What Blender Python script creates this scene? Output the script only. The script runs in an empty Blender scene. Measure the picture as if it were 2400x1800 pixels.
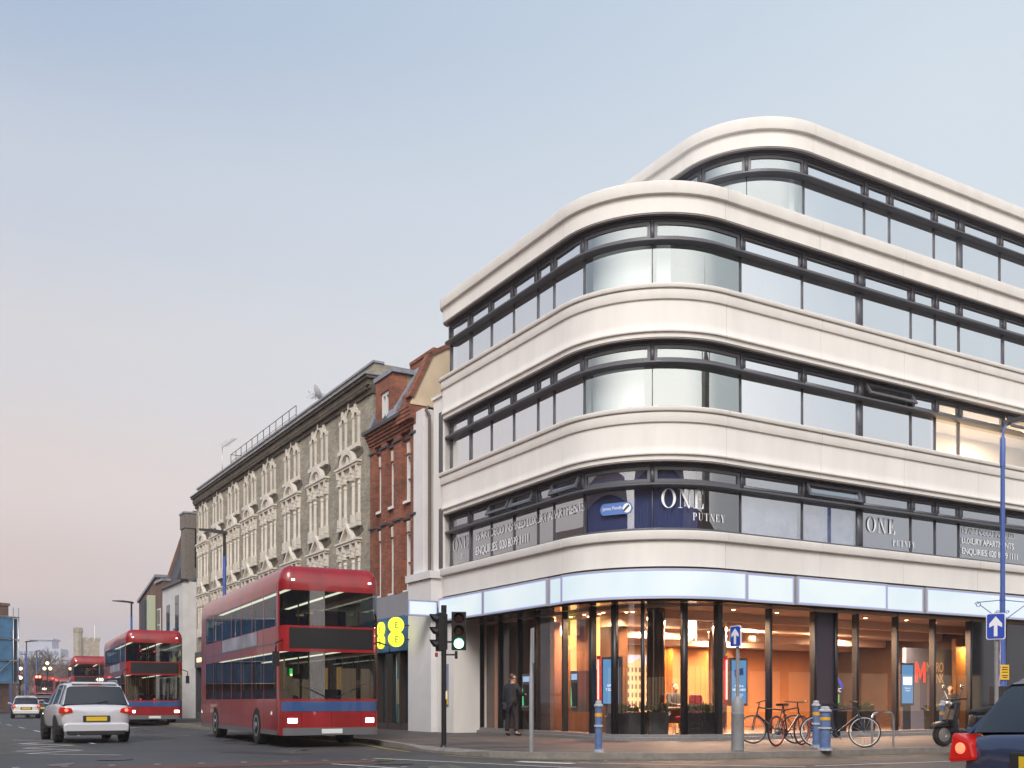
import bpy, bmesh, math, random
from mathutils import Vector, Matrix

# ------------------------------------------------------------------ camera, sky, sun, exposure
scene = bpy.context.scene
COL = scene.collection
R = math.radians
SUN_EL, SUN_AZ = R(42), R(188)

cam_d = bpy.data.cameras.new('camera')
cam = bpy.data.objects.new('camera', cam_d)
COL.objects.link(cam)
cam.location = (0, 0, 1.0)
cam.rotation_euler = (R(90), 0, 0)
cam_d.sensor_width = 36.0
cam_d.lens = 36.0 * 2398.6 / 2400
cam_d.shift_y = (1643.8 - 900) / 2400
cam_d.clip_end = 6000
cam_d.clip_start = 0.1
scene.camera = cam

scene.view_settings.view_transform = 'Standard'
scene.view_settings.look = 'None'
scene.view_settings.exposure = 0.0
scene.view_settings.gamma = 1.0


def lin(r, g, b):
    def c(v):
        v /= 255.0
        return v / 12.92 if v <= 0.04045 else ((v + 0.055) / 1.055) ** 2.4
    return (c(r), c(g), c(b), 1.0)


world = bpy.data.worlds.new('World')
scene.world = world
world.use_nodes = True
wt = world.node_tree
wt.nodes.clear()


def wn(t, **k):
    n = wt.nodes.new(t)
    for a, b in k.items():
        setattr(n, a, b)
    return n


def wmath(op, a, b=None, c=None, clamp=False):
    n = wn('ShaderNodeMath', operation=op, use_clamp=clamp)
    for i, v in enumerate((a, b, c)):
        if v is None:
            continue
        if isinstance(v, (int, float)):
            n.inputs[i].default_value = v
        else:
            wt.links.new(v, n.inputs[i])
    return n.outputs[0]


def wramp(fac, stops):
    n = wn('ShaderNodeValToRGB')
    cr = n.color_ramp
    cr.interpolation = 'EASE'
    while len(cr.elements) < len(stops):
        cr.elements.new(0.5)
    for e, (p, c) in zip(cr.elements, stops):
        e.position = p
        e.color = c
    wt.links.new(fac, n.inputs[0])
    return n.outputs[0]


def wmix(fac, a, b):
    n = wn('ShaderNodeMix', data_type='RGBA')
    if isinstance(fac, (int, float)):
        n.inputs[0].default_value = fac
    else:
        wt.links.new(fac, n.inputs[0])
    wt.links.new(a, n.inputs[6])
    wt.links.new(b, n.inputs[7])
    return n.outputs[2]


tc = wn('ShaderNodeTexCoord')
sep = wn('ShaderNodeSeparateXYZ')
wt.links.new(tc.outputs['Generated'], sep.inputs[0])
dx, dy, dz = sep.outputs
hor = wmath('SQRT', wmath('ADD', wmath('MULTIPLY', dx, dx), wmath('MULTIPLY', dy, dy)))
hor = wmath('MAXIMUM', hor, 0.001)
xn = wmath('DIVIDE', dx, hor)
yn = wmath('DIVIDE', dy, hor)
el = wmath('MAXIMUM', dz, 0.0)
west = wramp(el, [(0.0, lin(168, 166, 176)), (0.055, lin(190, 181, 184)), (0.105, lin(214, 198, 195)), (0.19, lin(225, 213, 210)),
                  (0.30, lin(216, 215, 219)), (0.42, lin(201, 209, 222)), (0.55, lin(172, 190, 214)), (1.0, lin(110, 145, 195))])
east = wramp(el, [(0.0, lin(205, 202, 208)), (0.06, lin(217, 213, 216)), (0.16, lin(226, 227, 232)), (0.32, lin(222, 230, 237)),
                  (0.46, lin(214, 225, 235)), (0.60, lin(203, 218, 232)), (1.0, lin(120, 155, 200))])
front = wmix(wmath('MULTIPLY_ADD', xn, 1.25, 0.52, clamp=True), west, east)
back = wramp(el, [(0.0, (2.65, 2.28, 2.0, 1)), (0.25, (2.65, 2.45, 2.28, 1)), (0.55, (1.8, 1.78, 1.8, 1)), (1.0, (0.6, 0.7, 0.9, 1))])
ramped = wmix(wmath('MULTIPLY_ADD', yn, -1.5, -0.28, clamp=True), front, back)
nish = wn('ShaderNodeTexSky', sky_type='NISHITA')
nish.sun_disc = False
nish.sun_elevation = SUN_EL
nish.sun_rotation = SUN_AZ
nish.air_density = 1.2
nish.dust_density = 2.0
nb = wn('ShaderNodeBackground')
nb.inputs['Strength'].default_value = 0.002
wt.links.new(nish.outputs[0], nb.inputs['Color'])
rb = wn('ShaderNodeBackground')
rb.inputs['Strength'].default_value = 1.0
wt.links.new(ramped, rb.inputs['Color'])
ad = wn('ShaderNodeAddShader')
wt.links.new(rb.outputs[0], ad.inputs[0])
wt.links.new(nb.outputs[0], ad.inputs[1])
wo = wn('ShaderNodeOutputWorld')
wt.links.new(ad.outputs[0], wo.inputs['Surface'])

sun_d = bpy.data.lights.new('sun', 'SUN')
sun_d.energy = 2.5
sun_d.angle = R(22)
sun_d.color = (1.0, 0.955, 0.90)
sun = bpy.data.objects.new('sun', sun_d)
COL.objects.link(sun)
sun.rotation_euler = (R(90) - SUN_EL, 0, -R(8))   # shines towards +Y, from behind the camera
try:
    scene.cycles.max_bounces = 8
    scene.cycles.transparent_max_bounces = 12
    scene.cycles.sample_clamp_indirect = 6.0
    scene.cycles.caustics_reflective = False
    scene.cycles.caustics_refractive = False
except Exception:
    pass

# ------------------------------------------------------------------ materials
MATS = {}


def mat(name, color=(0.5, 0.5, 0.5), rough=0.6, metal=0.0, noise=None, bump=None, emit=None, estr=0.0, coat=0.0, streak=0.0, spec=0.5):
    """principled surface with optional colour variation (scale, amount) and bump (scale, strength)"""
    if name in MATS:
        return MATS[name]
    m = bpy.data.materials.new(name)
    m.use_nodes = True
    t = m.node_tree
    b = t.nodes['Principled BSDF']
    c = tuple(color[:3]) + (1.0,)
    b.inputs['Base Color'].default_value = c
    b.inputs['Roughness'].default_value = rough
    b.inputs['Metallic'].default_value = metal
    b.inputs['Coat Weight'].default_value = coat
    b.inputs['Specular IOR Level'].default_value = spec
    if emit is not None:
        b.inputs['Emission Color'].default_value = tuple(emit[:3]) + (1.0,)
        b.inputs['Emission Strength'].default_value = estr
    if noise or bump or streak:
        tcn = t.nodes.new('ShaderNodeTexCoord')
        src = tcn.outputs['Object']
    if noise or streak:
        n = t.nodes.new('ShaderNodeTexNoise')
        n.inputs['Scale'].default_value = noise[0] if noise else 1.0
        n.inputs['Detail'].default_value = 8
        n.inputs['Roughness'].default_value = 0.65
        if streak:
            mp = t.nodes.new('ShaderNodeMapping')
            mp.inputs['Scale'].default_value = (1, 1, streak)
            t.links.new(src, mp.inputs[0])
            t.links.new(mp.outputs[0], n.inputs['Vector'])
        else:
            t.links.new(src, n.inputs['Vector'])
        r = t.nodes.new('ShaderNodeValToRGB')
        a = noise[1] if noise else 0.2
        r.color_ramp.elements[0].position = 0.3
        r.color_ramp.elements[1].position = 0.72
        r.color_ramp.elements[0].color = tuple(max(0, v * (1 - a)) for v in c[:3]) + (1,)
        r.color_ramp.elements[1].color = tuple(min(1, v * (1 + a)) for v in c[:3]) + (1,)
        t.links.new(n.outputs[0], r.inputs[0])
        t.links.new(r.outputs[0], b.inputs['Base Color'])
    if bump:
        n2 = t.nodes.new('ShaderNodeTexNoise')
        n2.inputs['Scale'].default_value = bump[0]
        n2.inputs['Detail'].default_value = 6
        t.links.new(src, n2.inputs['Vector'])
        bp = t.nodes.new('ShaderNodeBump')
        bp.inputs['Strength'].default_value = bump[1]
        bp.inputs['Distance'].default_value = 0.02
        t.links.new(n2.outputs[0], bp.inputs['Height'])
        t.links.new(bp.outputs[0], b.inputs['Normal'])
    MATS[name] = m
    return m


def mat_brick(name, c1, c2, mortar, stain=0.35, bw=0.225, rh=0.075):
    m = bpy.data.materials.new(name)
    m.use_nodes = True
    t = m.node_tree
    b = t.nodes['Principled BSDF']
    b.inputs['Roughness'].default_value = 0.9
    tcn = t.nodes.new('ShaderNodeTexCoord')
    sp = t.nodes.new('ShaderNodeSeparateXYZ')
    t.links.new(tcn.outputs['Object'], sp.inputs[0])
    ad = t.nodes.new('ShaderNodeMath')
    t.links.new(sp.outputs[0], ad.inputs[0])
    t.links.new(sp.outputs[1], ad.inputs[1])
    cb = t.nodes.new('ShaderNodeCombineXYZ')
    t.links.new(ad.outputs[0], cb.inputs[0])
    t.links.new(sp.outputs[2], cb.inputs[1])
    br = t.nodes.new('ShaderNodeTexBrick')
    br.inputs['Scale'].default_value = 1.0
    br.inputs['Brick Width'].default_value = bw
    br.inputs['Row Height'].default_value = rh
    br.inputs['Mortar Size'].default_value = 0.009
    br.inputs['Mortar Smooth'].default_value = 0.2
    br.inputs['Bias'].default_value = 0.0
    br.inputs['Color1'].default_value = tuple(c1) + (1,)
    br.inputs['Color2'].default_value = tuple(c2) + (1,)
    br.inputs['Mortar'].default_value = tuple(mortar) + (1,)
    t.links.new(cb.outputs[0], br.inputs['Vector'])
    n = t.nodes.new('ShaderNodeTexNoise')
    n.inputs['Scale'].default_value = 0.9
    n.inputs['Detail'].default_value = 9
    n.inputs['Roughness'].default_value = 0.7
    t.links.new(tcn.outputs['Object'], n.inputs['Vector'])
    r = t.nodes.new('ShaderNodeValToRGB')
    r.color_ramp.elements[0].position = 0.35
    r.color_ramp.elements[1].position = 0.62
    lo = 1 - stain
    r.color_ramp.elements[0].color = (lo, lo, lo, 1)
    r.color_ramp.elements[1].color = (1, 1, 1, 1)
    t.links.new(n.outputs[0], r.inputs[0])
    mx = t.nodes.new('ShaderNodeMix')
    mx.data_type = 'RGBA'
    mx.blend_type = 'MULTIPLY'
    mx.inputs[0].default_value = 1
    t.links.new(br.outputs['Color'], mx.inputs[6])
    t.links.new(r.outputs[0], mx.inputs[7])
    t.links.new(mx.outputs[2], b.inputs['Base Color'])
    bp = t.nodes.new('ShaderNodeBump')
    bp.inputs['Strength'].default_value = 0.6
    bp.inputs['Distance'].default_value = 0.02
    bp.invert = True
    t.links.new(br.outputs['Fac'], bp.inputs['Height'])
    t.links.new(bp.outputs[0], b.inputs['Normal'])
    MATS[name] = m
    return m


def mat_glass(name, refl=0.7, tint=(0.85, 0.92, 0.95), rcol=(0.92, 0.96, 1.0), rough=0.01, fres=0.0, wave=0.0):
    """coated pane: mirror share + clear share (no refraction, so light passes)"""
    m = bpy.data.materials.new(name)
    m.use_nodes = True
    t = m.node_tree
    t.nodes.clear()
    o = t.nodes.new('ShaderNodeOutputMaterial')
    tr = t.nodes.new('ShaderNodeBsdfTransparent')
    tr.inputs[0].default_value = tuple(tint) + (1,)
    gl = t.nodes.new('ShaderNodeBsdfGlossy')
    gl.inputs['Color'].default_value = tuple(rcol) + (1,)
    gl.inputs['Roughness'].default_value = rough
    mx = t.nodes.new('ShaderNodeMixShader')
    mx.inputs[0].default_value = refl
    if fres:
        lw = t.nodes.new('ShaderNodeLayerWeight')
        lw.inputs['Blend'].default_value = 0.5
        pw = t.nodes.new('ShaderNodeMath')
        pw.operation = 'POWER'
        pw.inputs[1].default_value = 4.0
        t.links.new(lw.outputs['Facing'], pw.inputs[0])
        ma = t.nodes.new('ShaderNodeMath')
        ma.operation = 'MULTIPLY_ADD'
        ma.use_clamp = True
        ma.inputs[1].default_value = fres
        ma.inputs[2].default_value = refl
        t.links.new(pw.outputs[0], ma.inputs[0])
        t.links.new(ma.outputs[0], mx.inputs[0])
    if wave:
        tcn = t.nodes.new('ShaderNodeTexCoord')
        mp = t.nodes.new('ShaderNodeMapping')
        mp.inputs['Scale'].default_value = (1, 1, 0.35)
        n = t.nodes.new('ShaderNodeTexNoise')
        n.inputs['Scale'].default_value = 0.9
        n.inputs['Detail'].default_value = 1
        bp = t.nodes.new('ShaderNodeBump')
        bp.inputs['Strength'].default_value = wave
        bp.inputs['Distance'].default_value = 0.05
        t.links.new(tcn.outputs['Object'], mp.inputs[0])
        t.links.new(mp.outputs[0], n.inputs['Vector'])
        t.links.new(n.outputs[0], bp.inputs['Height'])
        t.links.new(bp.outputs[0], gl.inputs['Normal'])
    t.links.new(tr.outputs[0], mx.inputs[1])
    t.links.new(gl.outputs[0], mx.inputs[2])
    t.links.new(mx.outputs[0], o.inputs[0])
    MATS[name] = m
    return m


def mat_emit(name, color, strength, base=None, rough=0.4):
    return mat(name, base or color, rough=rough, emit=color, estr=strength)


STONE = mat('pale_limestone', (0.765, 0.735, 0.695), 0.85, noise=(1.5, 0.065), bump=(45, 0.08), streak=0.2, spec=0.25)
WHITE_RENDER = mat('white_render', (0.70, 0.68, 0.68), 0.8, noise=(1.5, 0.06))
FRAME = mat('dark_bronze_metal', (0.115, 0.115, 0.13), 0.42, metal=0.2)
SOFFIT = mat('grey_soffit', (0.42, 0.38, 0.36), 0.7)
BLACK = mat('black_metal', (0.012, 0.012, 0.014), 0.35)
GLASS_UP = mat_glass('solar_glass', 0.84, rcol=(0.97, 0.985, 1.0), wave=0.025)
GLASS_CV = mat_glass('curved_solar_glass', 0.40, tint=(0.78, 0.84, 0.85), rcol=(0.88, 0.965, 0.965), wave=0.03)
GLASS_LIT = mat_glass('lit_room_glass', 0.35, tint=(0.95, 0.95, 0.95), wave=0.03)
GLASS_L2 = mat_glass('clear_office_glass', 0.48, tint=(0.8, 0.85, 0.95), wave=0.04)
GLASS_L2C = mat_glass('clear_curved_glass', 0.22, tint=(0.9, 0.92, 0.98), wave=0.03)
GLASS_SHOP = mat_glass('shop_glass', 0.07, tint=(0.97, 0.93, 0.92), fres=0.5)
GLASS_DARK = mat('tinted_glass', (0.012, 0.014, 0.018), 0.04, spec=0.9)
GLASS_OLD = mat('old_window_glass', (0.02, 0.024, 0.03), 0.06, spec=0.9)
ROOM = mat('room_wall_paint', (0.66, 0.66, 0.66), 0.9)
BLIND = mat('white_blind', (0.8, 0.8, 0.8), 0.9)
CHROME = mat('polished_steel', (0.75, 0.72, 0.68), 0.08, metal=1.0)
STEEL = mat('brushed_steel', (0.5, 0.5, 0.52), 0.35, metal=0.9)
BRONZE = mat('bronze_mirror', (0.72, 0.50, 0.30), 0.12, metal=1.0, bump=(1.6, 0.35))
BLUEPOST = mat('blue_paint', (0.055, 0.11, 0.36), 0.4, noise=(3, 0.15))
GREYPOST = mat('galvanised_grey', (0.25, 0.25, 0.26), 0.5, noise=(8, 0.15))
WHITEPAINT = mat('white_paint', (0.75, 0.75, 0.74), 0.5)
CREAM = mat('cream_masonry_paint', (0.63, 0.585, 0.51), 0.75, noise=(2.5, 0.14), bump=(25, 0.1))
SLATE = mat('slate', (0.05, 0.055, 0.07), 0.6, noise=(3, 0.3))
LEAD = mat('lead_sheet', (0.22, 0.24, 0.28), 0.45, noise=(4, 0.3), bump=(5, 0.3))
B_STOCK = mat_brick('stock_brick', (0.45, 0.395, 0.295), (0.29, 0.26, 0.205), (0.33, 0.31, 0.28), 0.36)
B_DARK = mat_brick('sooty_brick', (0.15, 0.12, 0.085), (0.085, 0.07, 0.055), (0.10, 0.085, 0.07), 0.3)
B_RED = mat_brick('red_brick', (0.40, 0.12, 0.06), (0.22, 0.07, 0.045), (0.22, 0.15, 0.11), 0.45)
B_BROWN = mat_brick('brown_brick', (0.24, 0.12, 0.085), (0.15, 0.08, 0.06), (0.18, 0.14, 0.12), 0.35)
RUBBER = mat('tyre_rubber', (0.012, 0.012, 0.012), 0.8)
TAIL = mat('tail_light_lens', (0.25, 0.006, 0.005), 0.12, emit=(1.0, 0.03, 0.018), estr=0.28)
TAILCORE = mat_emit('tail_light_bulb', (1.0, 0.16, 0.08), 2.0)
HEADL = mat('headlight_lens', (0.9, 0.9, 0.85), 0.1, emit=(1.0, 0.93, 0.8), estr=9.0)


# ------------------------------------------------------------------ mesh builder
class MB:
    def __init__(self, M=None):
        self.v, self.f, self.M = [], [], M
        self.smooth = set()

    def p(self, co):
        co = Vector(co)
        if self.M is not None:
            co = self.M @ co
        self.v.append(co)
        return len(self.v) - 1

    def face(self, idx, smooth=False):
        if smooth:
            self.smooth.add(len(self.f))
        self.f.append(tuple(idx))

    def poly(self, pts, smooth=False):
        self.face([self.p(q) for q in pts], smooth)
        return self

    def box(self, x0, x1, y0, y1, z0, z1):
        a = [self.p(c) for c in ((x0, y0, z0), (x1, y0, z0), (x1, y1, z0), (x0, y1, z0), (x0, y0, z1), (x1, y0, z1), (x1, y1, z1), (x0, y1, z1))]
        for q in ((0, 3, 2, 1), (4, 5, 6, 7), (0, 1, 5, 4), (1, 2, 6, 5), (2, 3, 7, 6), (3, 0, 4, 7)):
            self.face([a[i] for i in q])
        return self

    def prism(self, pts2, y0, y1, plane='xz'):
        """extrude a 2-D outline; plane xz extrudes along y, xy along z, yz along x"""
        def m(a, b, c):
            return {'xz': (a, c, b), 'xy': (a, b, c), 'yz': (c, a, b)}[plane]
        n = len(pts2)
        A = [self.p(m(a, b, y0)) for a, b in pts2]
        B = [self.p(m(a, b, y1)) for a, b in pts2]
        self.face(A)
        self.face(B[::-1])
        for i in range(n):
            j = (i + 1) % n
            self.face((A[j], A[i], B[i], B[j]))
        return self

    def tube(self, pts, r, n=10, caps=True, smooth=True):
        pts = [Vector(q) for q in pts]
        rr = r if isinstance(r, (list, tuple)) else [r] * len(pts)
        rings = []
        up = None
        for i, q in enumerate(pts):
            d = (pts[min(i + 1, len(pts) - 1)] - pts[max(i - 1, 0)])
            d = d.normalized() if d.length > 1e-9 else Vector((0, 0, 1))
            if up is None:
                up = Vector((1, 0, 0)) if abs(d.x) < 0.8 else Vector((0, 1, 0))
            a = d.cross(up)
            if a.length < 1e-6:
                up = Vector((0, 1, 0)) if abs(d.y) < 0.8 else Vector((0, 0, 1))
                a = d.cross(up)
            a.normalize()
            b = d.cross(a).normalized()
            rings.append([self.p(q + (a * math.cos(k * 2 * math.pi / n) + b * math.sin(k * 2 * math.pi / n)) * rr[i]) for k in range(n)])
        for A, B in zip(rings, rings[1:]):
            for k in range(n):
                self.face((A[k], A[(k + 1) % n], B[(k + 1) % n], B[k]), smooth)
        if caps:
            self.face(rings[0][::-1])
            self.face(rings[-1])
        return self

    def lathe(self, prof, c=(0, 0, 0), n=20, smooth=True, axis='z'):
        rings = []
        for r, z in prof:
            ring = []
            for k in range(n):
                a = 2 * math.pi * k / n
                x, y = r * math.cos(a), r * math.sin(a)
                q = {'z': (x, y, z), 'y': (x, z, y), 'x': (z, x, y)}[axis]
                ring.append(self.p((c[0] + q[0], c[1] + q[1], c[2] + q[2])))
            rings.append(ring)
        for A, B in zip(rings, rings[1:]):
            for k in range(n):
                self.face((A[k], A[(k + 1) % n], B[(k + 1) % n], B[k]), smooth)
        self.face(rings[0][::-1])
        self.face(rings[-1])
        return self

    def disc(self, c, r, n=20, axis='y', rz=None):
        pts = []
        for k in range(n):
            a = 2 * math.pi * k / n
            x, y = r * math.cos(a), (rz or r) * math.sin(a)
            q = {'z': (x, y, 0), 'y': (x, 0, y), 'x': (0, x, y)}[axis]
            pts.append((c[0] + q[0], c[1] + q[1], c[2] + q[2]))
        return self.poly(pts)

    def ball(self, c, r, n=12, m=8, sc=(1, 1, 1)):
        prof = [(max(1e-4, r * math.sin(math.pi * i / m)), -r * math.cos(math.pi * i / m)) for i in range(m + 1)]
        rings = []
        for rr, z in prof:
            rings.append([self.p((c[0] + rr * math.cos(2 * math.pi * k / n) * sc[0], c[1] + rr * math.sin(2 * math.pi * k / n) * sc[1], c[2] + z * sc[2])) for k in range(n)])
        for A, B in zip(rings, rings[1:]):
            for k in range(n):
                self.face((A[k], A[(k + 1) % n], B[(k + 1) % n], B[k]), True)
        return self

    def sweep(self, stations, prof, path, cap=True, smooth=True):
        """closed profile (offset, z) swept along path(s, offset) -> (x, y)"""
        rings = []
        for s in stations:
            rings.append([self.p((*path(s, o), z)) for o, z in prof])
        n = len(prof)
        for A, B in zip(rings, rings[1:]):
            for k in range(n):
                self.face((A[k], A[(k + 1) % n], B[(k + 1) % n], B[k]), smooth)
        if cap:
            self.face(rings[0][::-1])
            self.face(rings[-1])
        return self

    def sheet(self, stations, o, z0, z1, path):
        for a, b in zip(stations, stations[1:]):
            self.poly([(*path(a, o), z0), (*path(b, o), z0), (*path(b, o), z1), (*path(a, o), z1)], True)
        return self

    def build(self, name, material, parent=None, world=False, bevel=0.0, subd=0, fix=True):
        me = bpy.data.meshes.new(name)
        off = Vector((0, 0, 0))
        if parent is not None and world:
            q = parent
            while q is not None:
                off += q.location
                q = q.parent
        me.from_pydata([tuple(c - off) for c in self.v], [], self.f)
        if self.smooth:
            for i in self.smooth:
                me.polygons[i].use_smooth = True
        if fix:
            bm = bmesh.new()
            bm.from_mesh(me)
            bmesh.ops.remove_doubles(bm, verts=bm.verts, dist=1e-5)
            bmesh.ops.recalc_face_normals(bm, faces=bm.faces)
            if self.smooth:
                for e in bm.edges:
                    lf = e.link_faces
                    if len(lf) == 2 and (lf[0].smooth != lf[1].smooth or e.calc_face_angle(0.0) > 0.6):
                        e.smooth = False
            bm.to_mesh(me)
            bm.free()
        me.materials.append(material)
        o = bpy.data.objects.new(name, me)
        COL.objects.link(o)
        if parent is not None:
            o.parent = parent
        if bevel:
            md = o.modifiers.new('bevel', 'BEVEL')
            md.width = bevel
            md.segments = 2
            md.limit_method = 'ANGLE'
        if subd:
            md = o.modifiers.new('sub', 'SUBSURF')
            md.levels = md.render_levels = subd
            for pl in me.polygons:
                pl.use_smooth = True
        return o


def tag(o, label=None, cat=None, group=None, kind=None):
    if label:
        o['label'] = label
    if cat:
        o['category'] = cat
    if group:
        o['group'] = group
    if kind:
        o['kind'] = kind
    return o


def thing(name, label, cat, loc=(0, 0, 0), rz=0.0, group=None):
    o = bpy.data.objects.new(name, None)
    o.empty_display_size = 0.2
    COL.objects.link(o)
    o.location = loc
    o.rotation_euler = (0, 0, rz)
    return tag(o, label, cat, group)


def copy_tree(o, parent=None):
    c = o.copy()
    COL.objects.link(c)
    if parent is not None:
        c.parent = parent
    for ch in list(o.children):
        copy_tree(ch, c)
    return c


def text_mb(mb, body, size, mapf, align='LEFT', depth=0.0, spacing=1.0):
    """set a line of the built-in font as mesh; mapf(x, y) -> 3-D point"""
    cu = bpy.data.curves.new('txt', 'FONT')
    cu.body = body
    cu.size = size
    cu.align_x = align
    cu.space_character = spacing
    cu.resolution_u = 4
    ob = bpy.data.objects.new('txt', cu)
    COL.objects.link(ob)
    dg = bpy.context.evaluated_depsgraph_get()
    dg.update()
    me = bpy.data.meshes.new_from_object(ob.evaluated_get(dg))
    base = len(mb.v)
    for v in me.vertices:
        mb.p(mapf(v.co.x, v.co.y))
    for pl in me.polygons:
        mb.face([base + i for i in pl.vertices])
    bpy.data.objects.remove(ob)
    bpy.data.curves.remove(cu)
    bpy.data.meshes.remove(me)
    return mb


# ------------------------------------------------------------------ the street grid
A_L, A_R = R(30.73), R(59.27)
U = Vector((-math.sin(A_L), math.cos(A_L)))       # along the high street, away from the junction
V = Vector((math.sin(A_R), math.cos(A_R)))        # along the side road, to the right
NL, NR = -V, -U                                    # outward normals of the two fronts
RAD = 2.9616
PR = Vector((5.4263, 26.0))
CEN = PR - NR * RAD
PL = CEN + NL * RAD
ARC = RAD * math.pi / 2
ROT_L = math.atan2(-U.y, -U.x)                     # frame: x to the right along the high-street front, y inwards
ROT_R = math.atan2(V.y, V.x)


def P(s, o=0.0):
    if s >= 0:
        q = PR + V * s + NR * o
    elif s <= -ARC:
        q = PL + U * (-s - ARC) + NL * o
    else:
        a = -s / RAD
        q = CEN + (NR * math.cos(a) + NL * math.sin(a)) * (RAD + o)
    return (q.x, q.y)


def stations(s0, s1, lo=-ARC, hi=0.0, step=0.14):
    out = [s0]
    if s0 < lo < s1:
        out.append(lo)
    a, b = max(s0, lo), min(s1, hi)
    if b > a:
        n = max(1, int((b - a) / step))
        out += [a + (b - a) * i / n for i in range(1, n)]
    if s0 < hi < s1:
        out.append(hi)
    out.append(s1)
    return sorted(set(round(q, 4) for q in out))


def front_l(s, o=0.0, z=0.0):
    q = P(s, o)
    return (q[0], q[1], z)
# ------------------------------------------------------------------ ground, roads, pavements
ASPH = mat('asphalt', (0.050, 0.049, 0.050), 0.62, noise=(0.35, 0.3), bump=(90, 0.35))
ASPH2 = mat('old_asphalt', (0.075, 0.068, 0.060), 0.7, noise=(0.5, 0.25), bump=(90, 0.35))
KERB = mat('granite_kerb', (0.21, 0.19, 0.17), 0.75, noise=(5, 0.25))
MARK = mat('road_marking_paint', (0.52, 0.52, 0.50), 0.7, noise=(9, 0.35))
YELLOW_M = mat('yellow_marking_paint', (0.42, 0.31, 0.06), 0.7, noise=(9, 0.4))
REDSURF = mat('red_brown_surfacing', (0.12, 0.045, 0.035), 0.75, noise=(6, 0.3))
TACT = mat('red_tactile_paving', (0.17, 0.07, 0.06), 0.8, noise=(10, 0.2))


def mat_paving(name, c1, c2, bw, rh, rot):
    m = bpy.data.materials.new(name)
    m.use_nodes = True
    t = m.node_tree
    b = t.nodes['Principled BSDF']
    b.inputs['Roughness'].default_value = 0.7
    tcn = t.nodes.new('ShaderNodeTexCoord')
    mp = t.nodes.new('ShaderNodeMapping')
    mp.inputs['Rotation'].default_value = (0, 0, rot)
    t.links.new(tcn.outputs['Object'], mp.inputs[0])
    br = t.nodes.new('ShaderNodeTexBrick')
    br.inputs['Scale'].default_value = 1
    br.inputs['Brick Width'].default_value = bw
    br.inputs['Row Height'].default_value = rh
    br.inputs['Mortar Size'].default_value = 0.012
    br.inputs['Color1'].default_value = tuple(c1) + (1,)
    br.inputs['Color2'].default_value = tuple(c2) + (1,)
    br.inputs['Mortar'].default_value = (0.05, 0.045, 0.04, 1)
    t.links.new(mp.outputs[0], br.inputs['Vector'])
    n = t.nodes.new('ShaderNodeTexNoise')
    n.inputs['Scale'].default_value = 0.8
    n.inputs['Detail'].default_value = 8
    t.links.new(tcn.outputs['Object'], n.inputs['Vector'])
    r = t.nodes.new('ShaderNodeValToRGB')
    r.color_ramp.elements[0].position = 0.35
    r.color_ramp.elements[1].position = 0.65
    r.color_ramp.elements[0].color = (0.62, 0.6, 0.6, 1)
    t.links.new(n.outputs[0], r.inputs[0])
    mx = t.nodes.new('ShaderNodeMix')
    mx.data_type = 'RGBA'
    mx.blend_type = 'MULTIPLY'
    mx.inputs[0].default_value = 1
    t.links.new(br.outputs[0], mx.inputs[6])
    t.links.new(r.outputs[0], mx.inputs[7])
    t.links.new(mx.outputs[2], b.inputs['Base Color'])
    return m


PAVE = mat_paving('york_paving', (0.115, 0.10, 0.094), (0.088, 0.078, 0.076), 0.75, 0.5, -ROT_R)

ROAD_Z = -0.12


def flat(name, pts, z, m, kind='structure'):
    mb = MB()
    mb.poly([(x, y, z) for x, y in pts])
    o = mb.build(name, m)
    tag(o, kind=kind)
    return o


flat('ground', [(-700, -600), (700, -600), (700, 740), (-700, 740)], ROAD_Z - 0.05, mat('far_ground', (0.07, 0.07, 0.07), 0.9, noise=(0.02, 0.2)))


def L2(s, o):
    return P(s, o)


# the high street carriageway and the junction, one sheet
rp = [P(-160, 4.45), P(-160, 16.5), (-34, 0), (-34, -30), (50, -30)]
rp = [tuple(PL + U * 155 + NL * 4.0), tuple(PL + U * 155 + NL * 17.0), tuple(PL + U * 4 + NL * 17.0), (-26, -25), (45, -25), tuple(PR + V * 60 + NR * 18), tuple(PR + V * 60 + NR * 5.0), (2, 24)]
flat('road', rp, ROAD_Z, ASPH)
# lighter worn patch of carriageway in the high street
flat('road_patch', [tuple(PL + U * 1 + NL * 11.2), tuple(PL + U * 28 + NL * 11.2), tuple(PL + U * 28 + NL * 16.2), tuple(PL + U * 1.5 + NL * 16.2)], ROAD_Z + 0.004, ASPH2)

kerb_line = [tuple(PL + U * 150 + NL * 4.4), tuple(PL + U * 2.4 + NL * 4.4), (-2.55, 24.0), (-1.95, 22.7), (-1.15, 21.4), (-0.45, 20.5), (0.4, 20.0), (1.5, 19.75), (2.7, 19.7), (4.2, 19.95),
             (6.2, 20.7), tuple(PR + V * 3.5 + NR * 5.3), tuple(PR + V * 60 + NR * 5.3)]
inner = [tuple(PR + V * 60 + NR * -1.2), tuple(PR - NR * 1.2 + V * -0.5), tuple(PL - NL * 1.2 + U * 0.2), tuple(PL + U * 150 - NL * 1.2)]


def offset_line(pts, d):
    out = []
    for i, q in enumerate(pts):
        a = Vector(pts[max(i - 1, 0)])
        b = Vector(pts[min(i + 1, len(pts) - 1)])
        t = (b - a).normalized()
        n = Vector((-t.y, t.x))
        out.append(tuple(Vector(q) + n * d))
    return out


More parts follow.
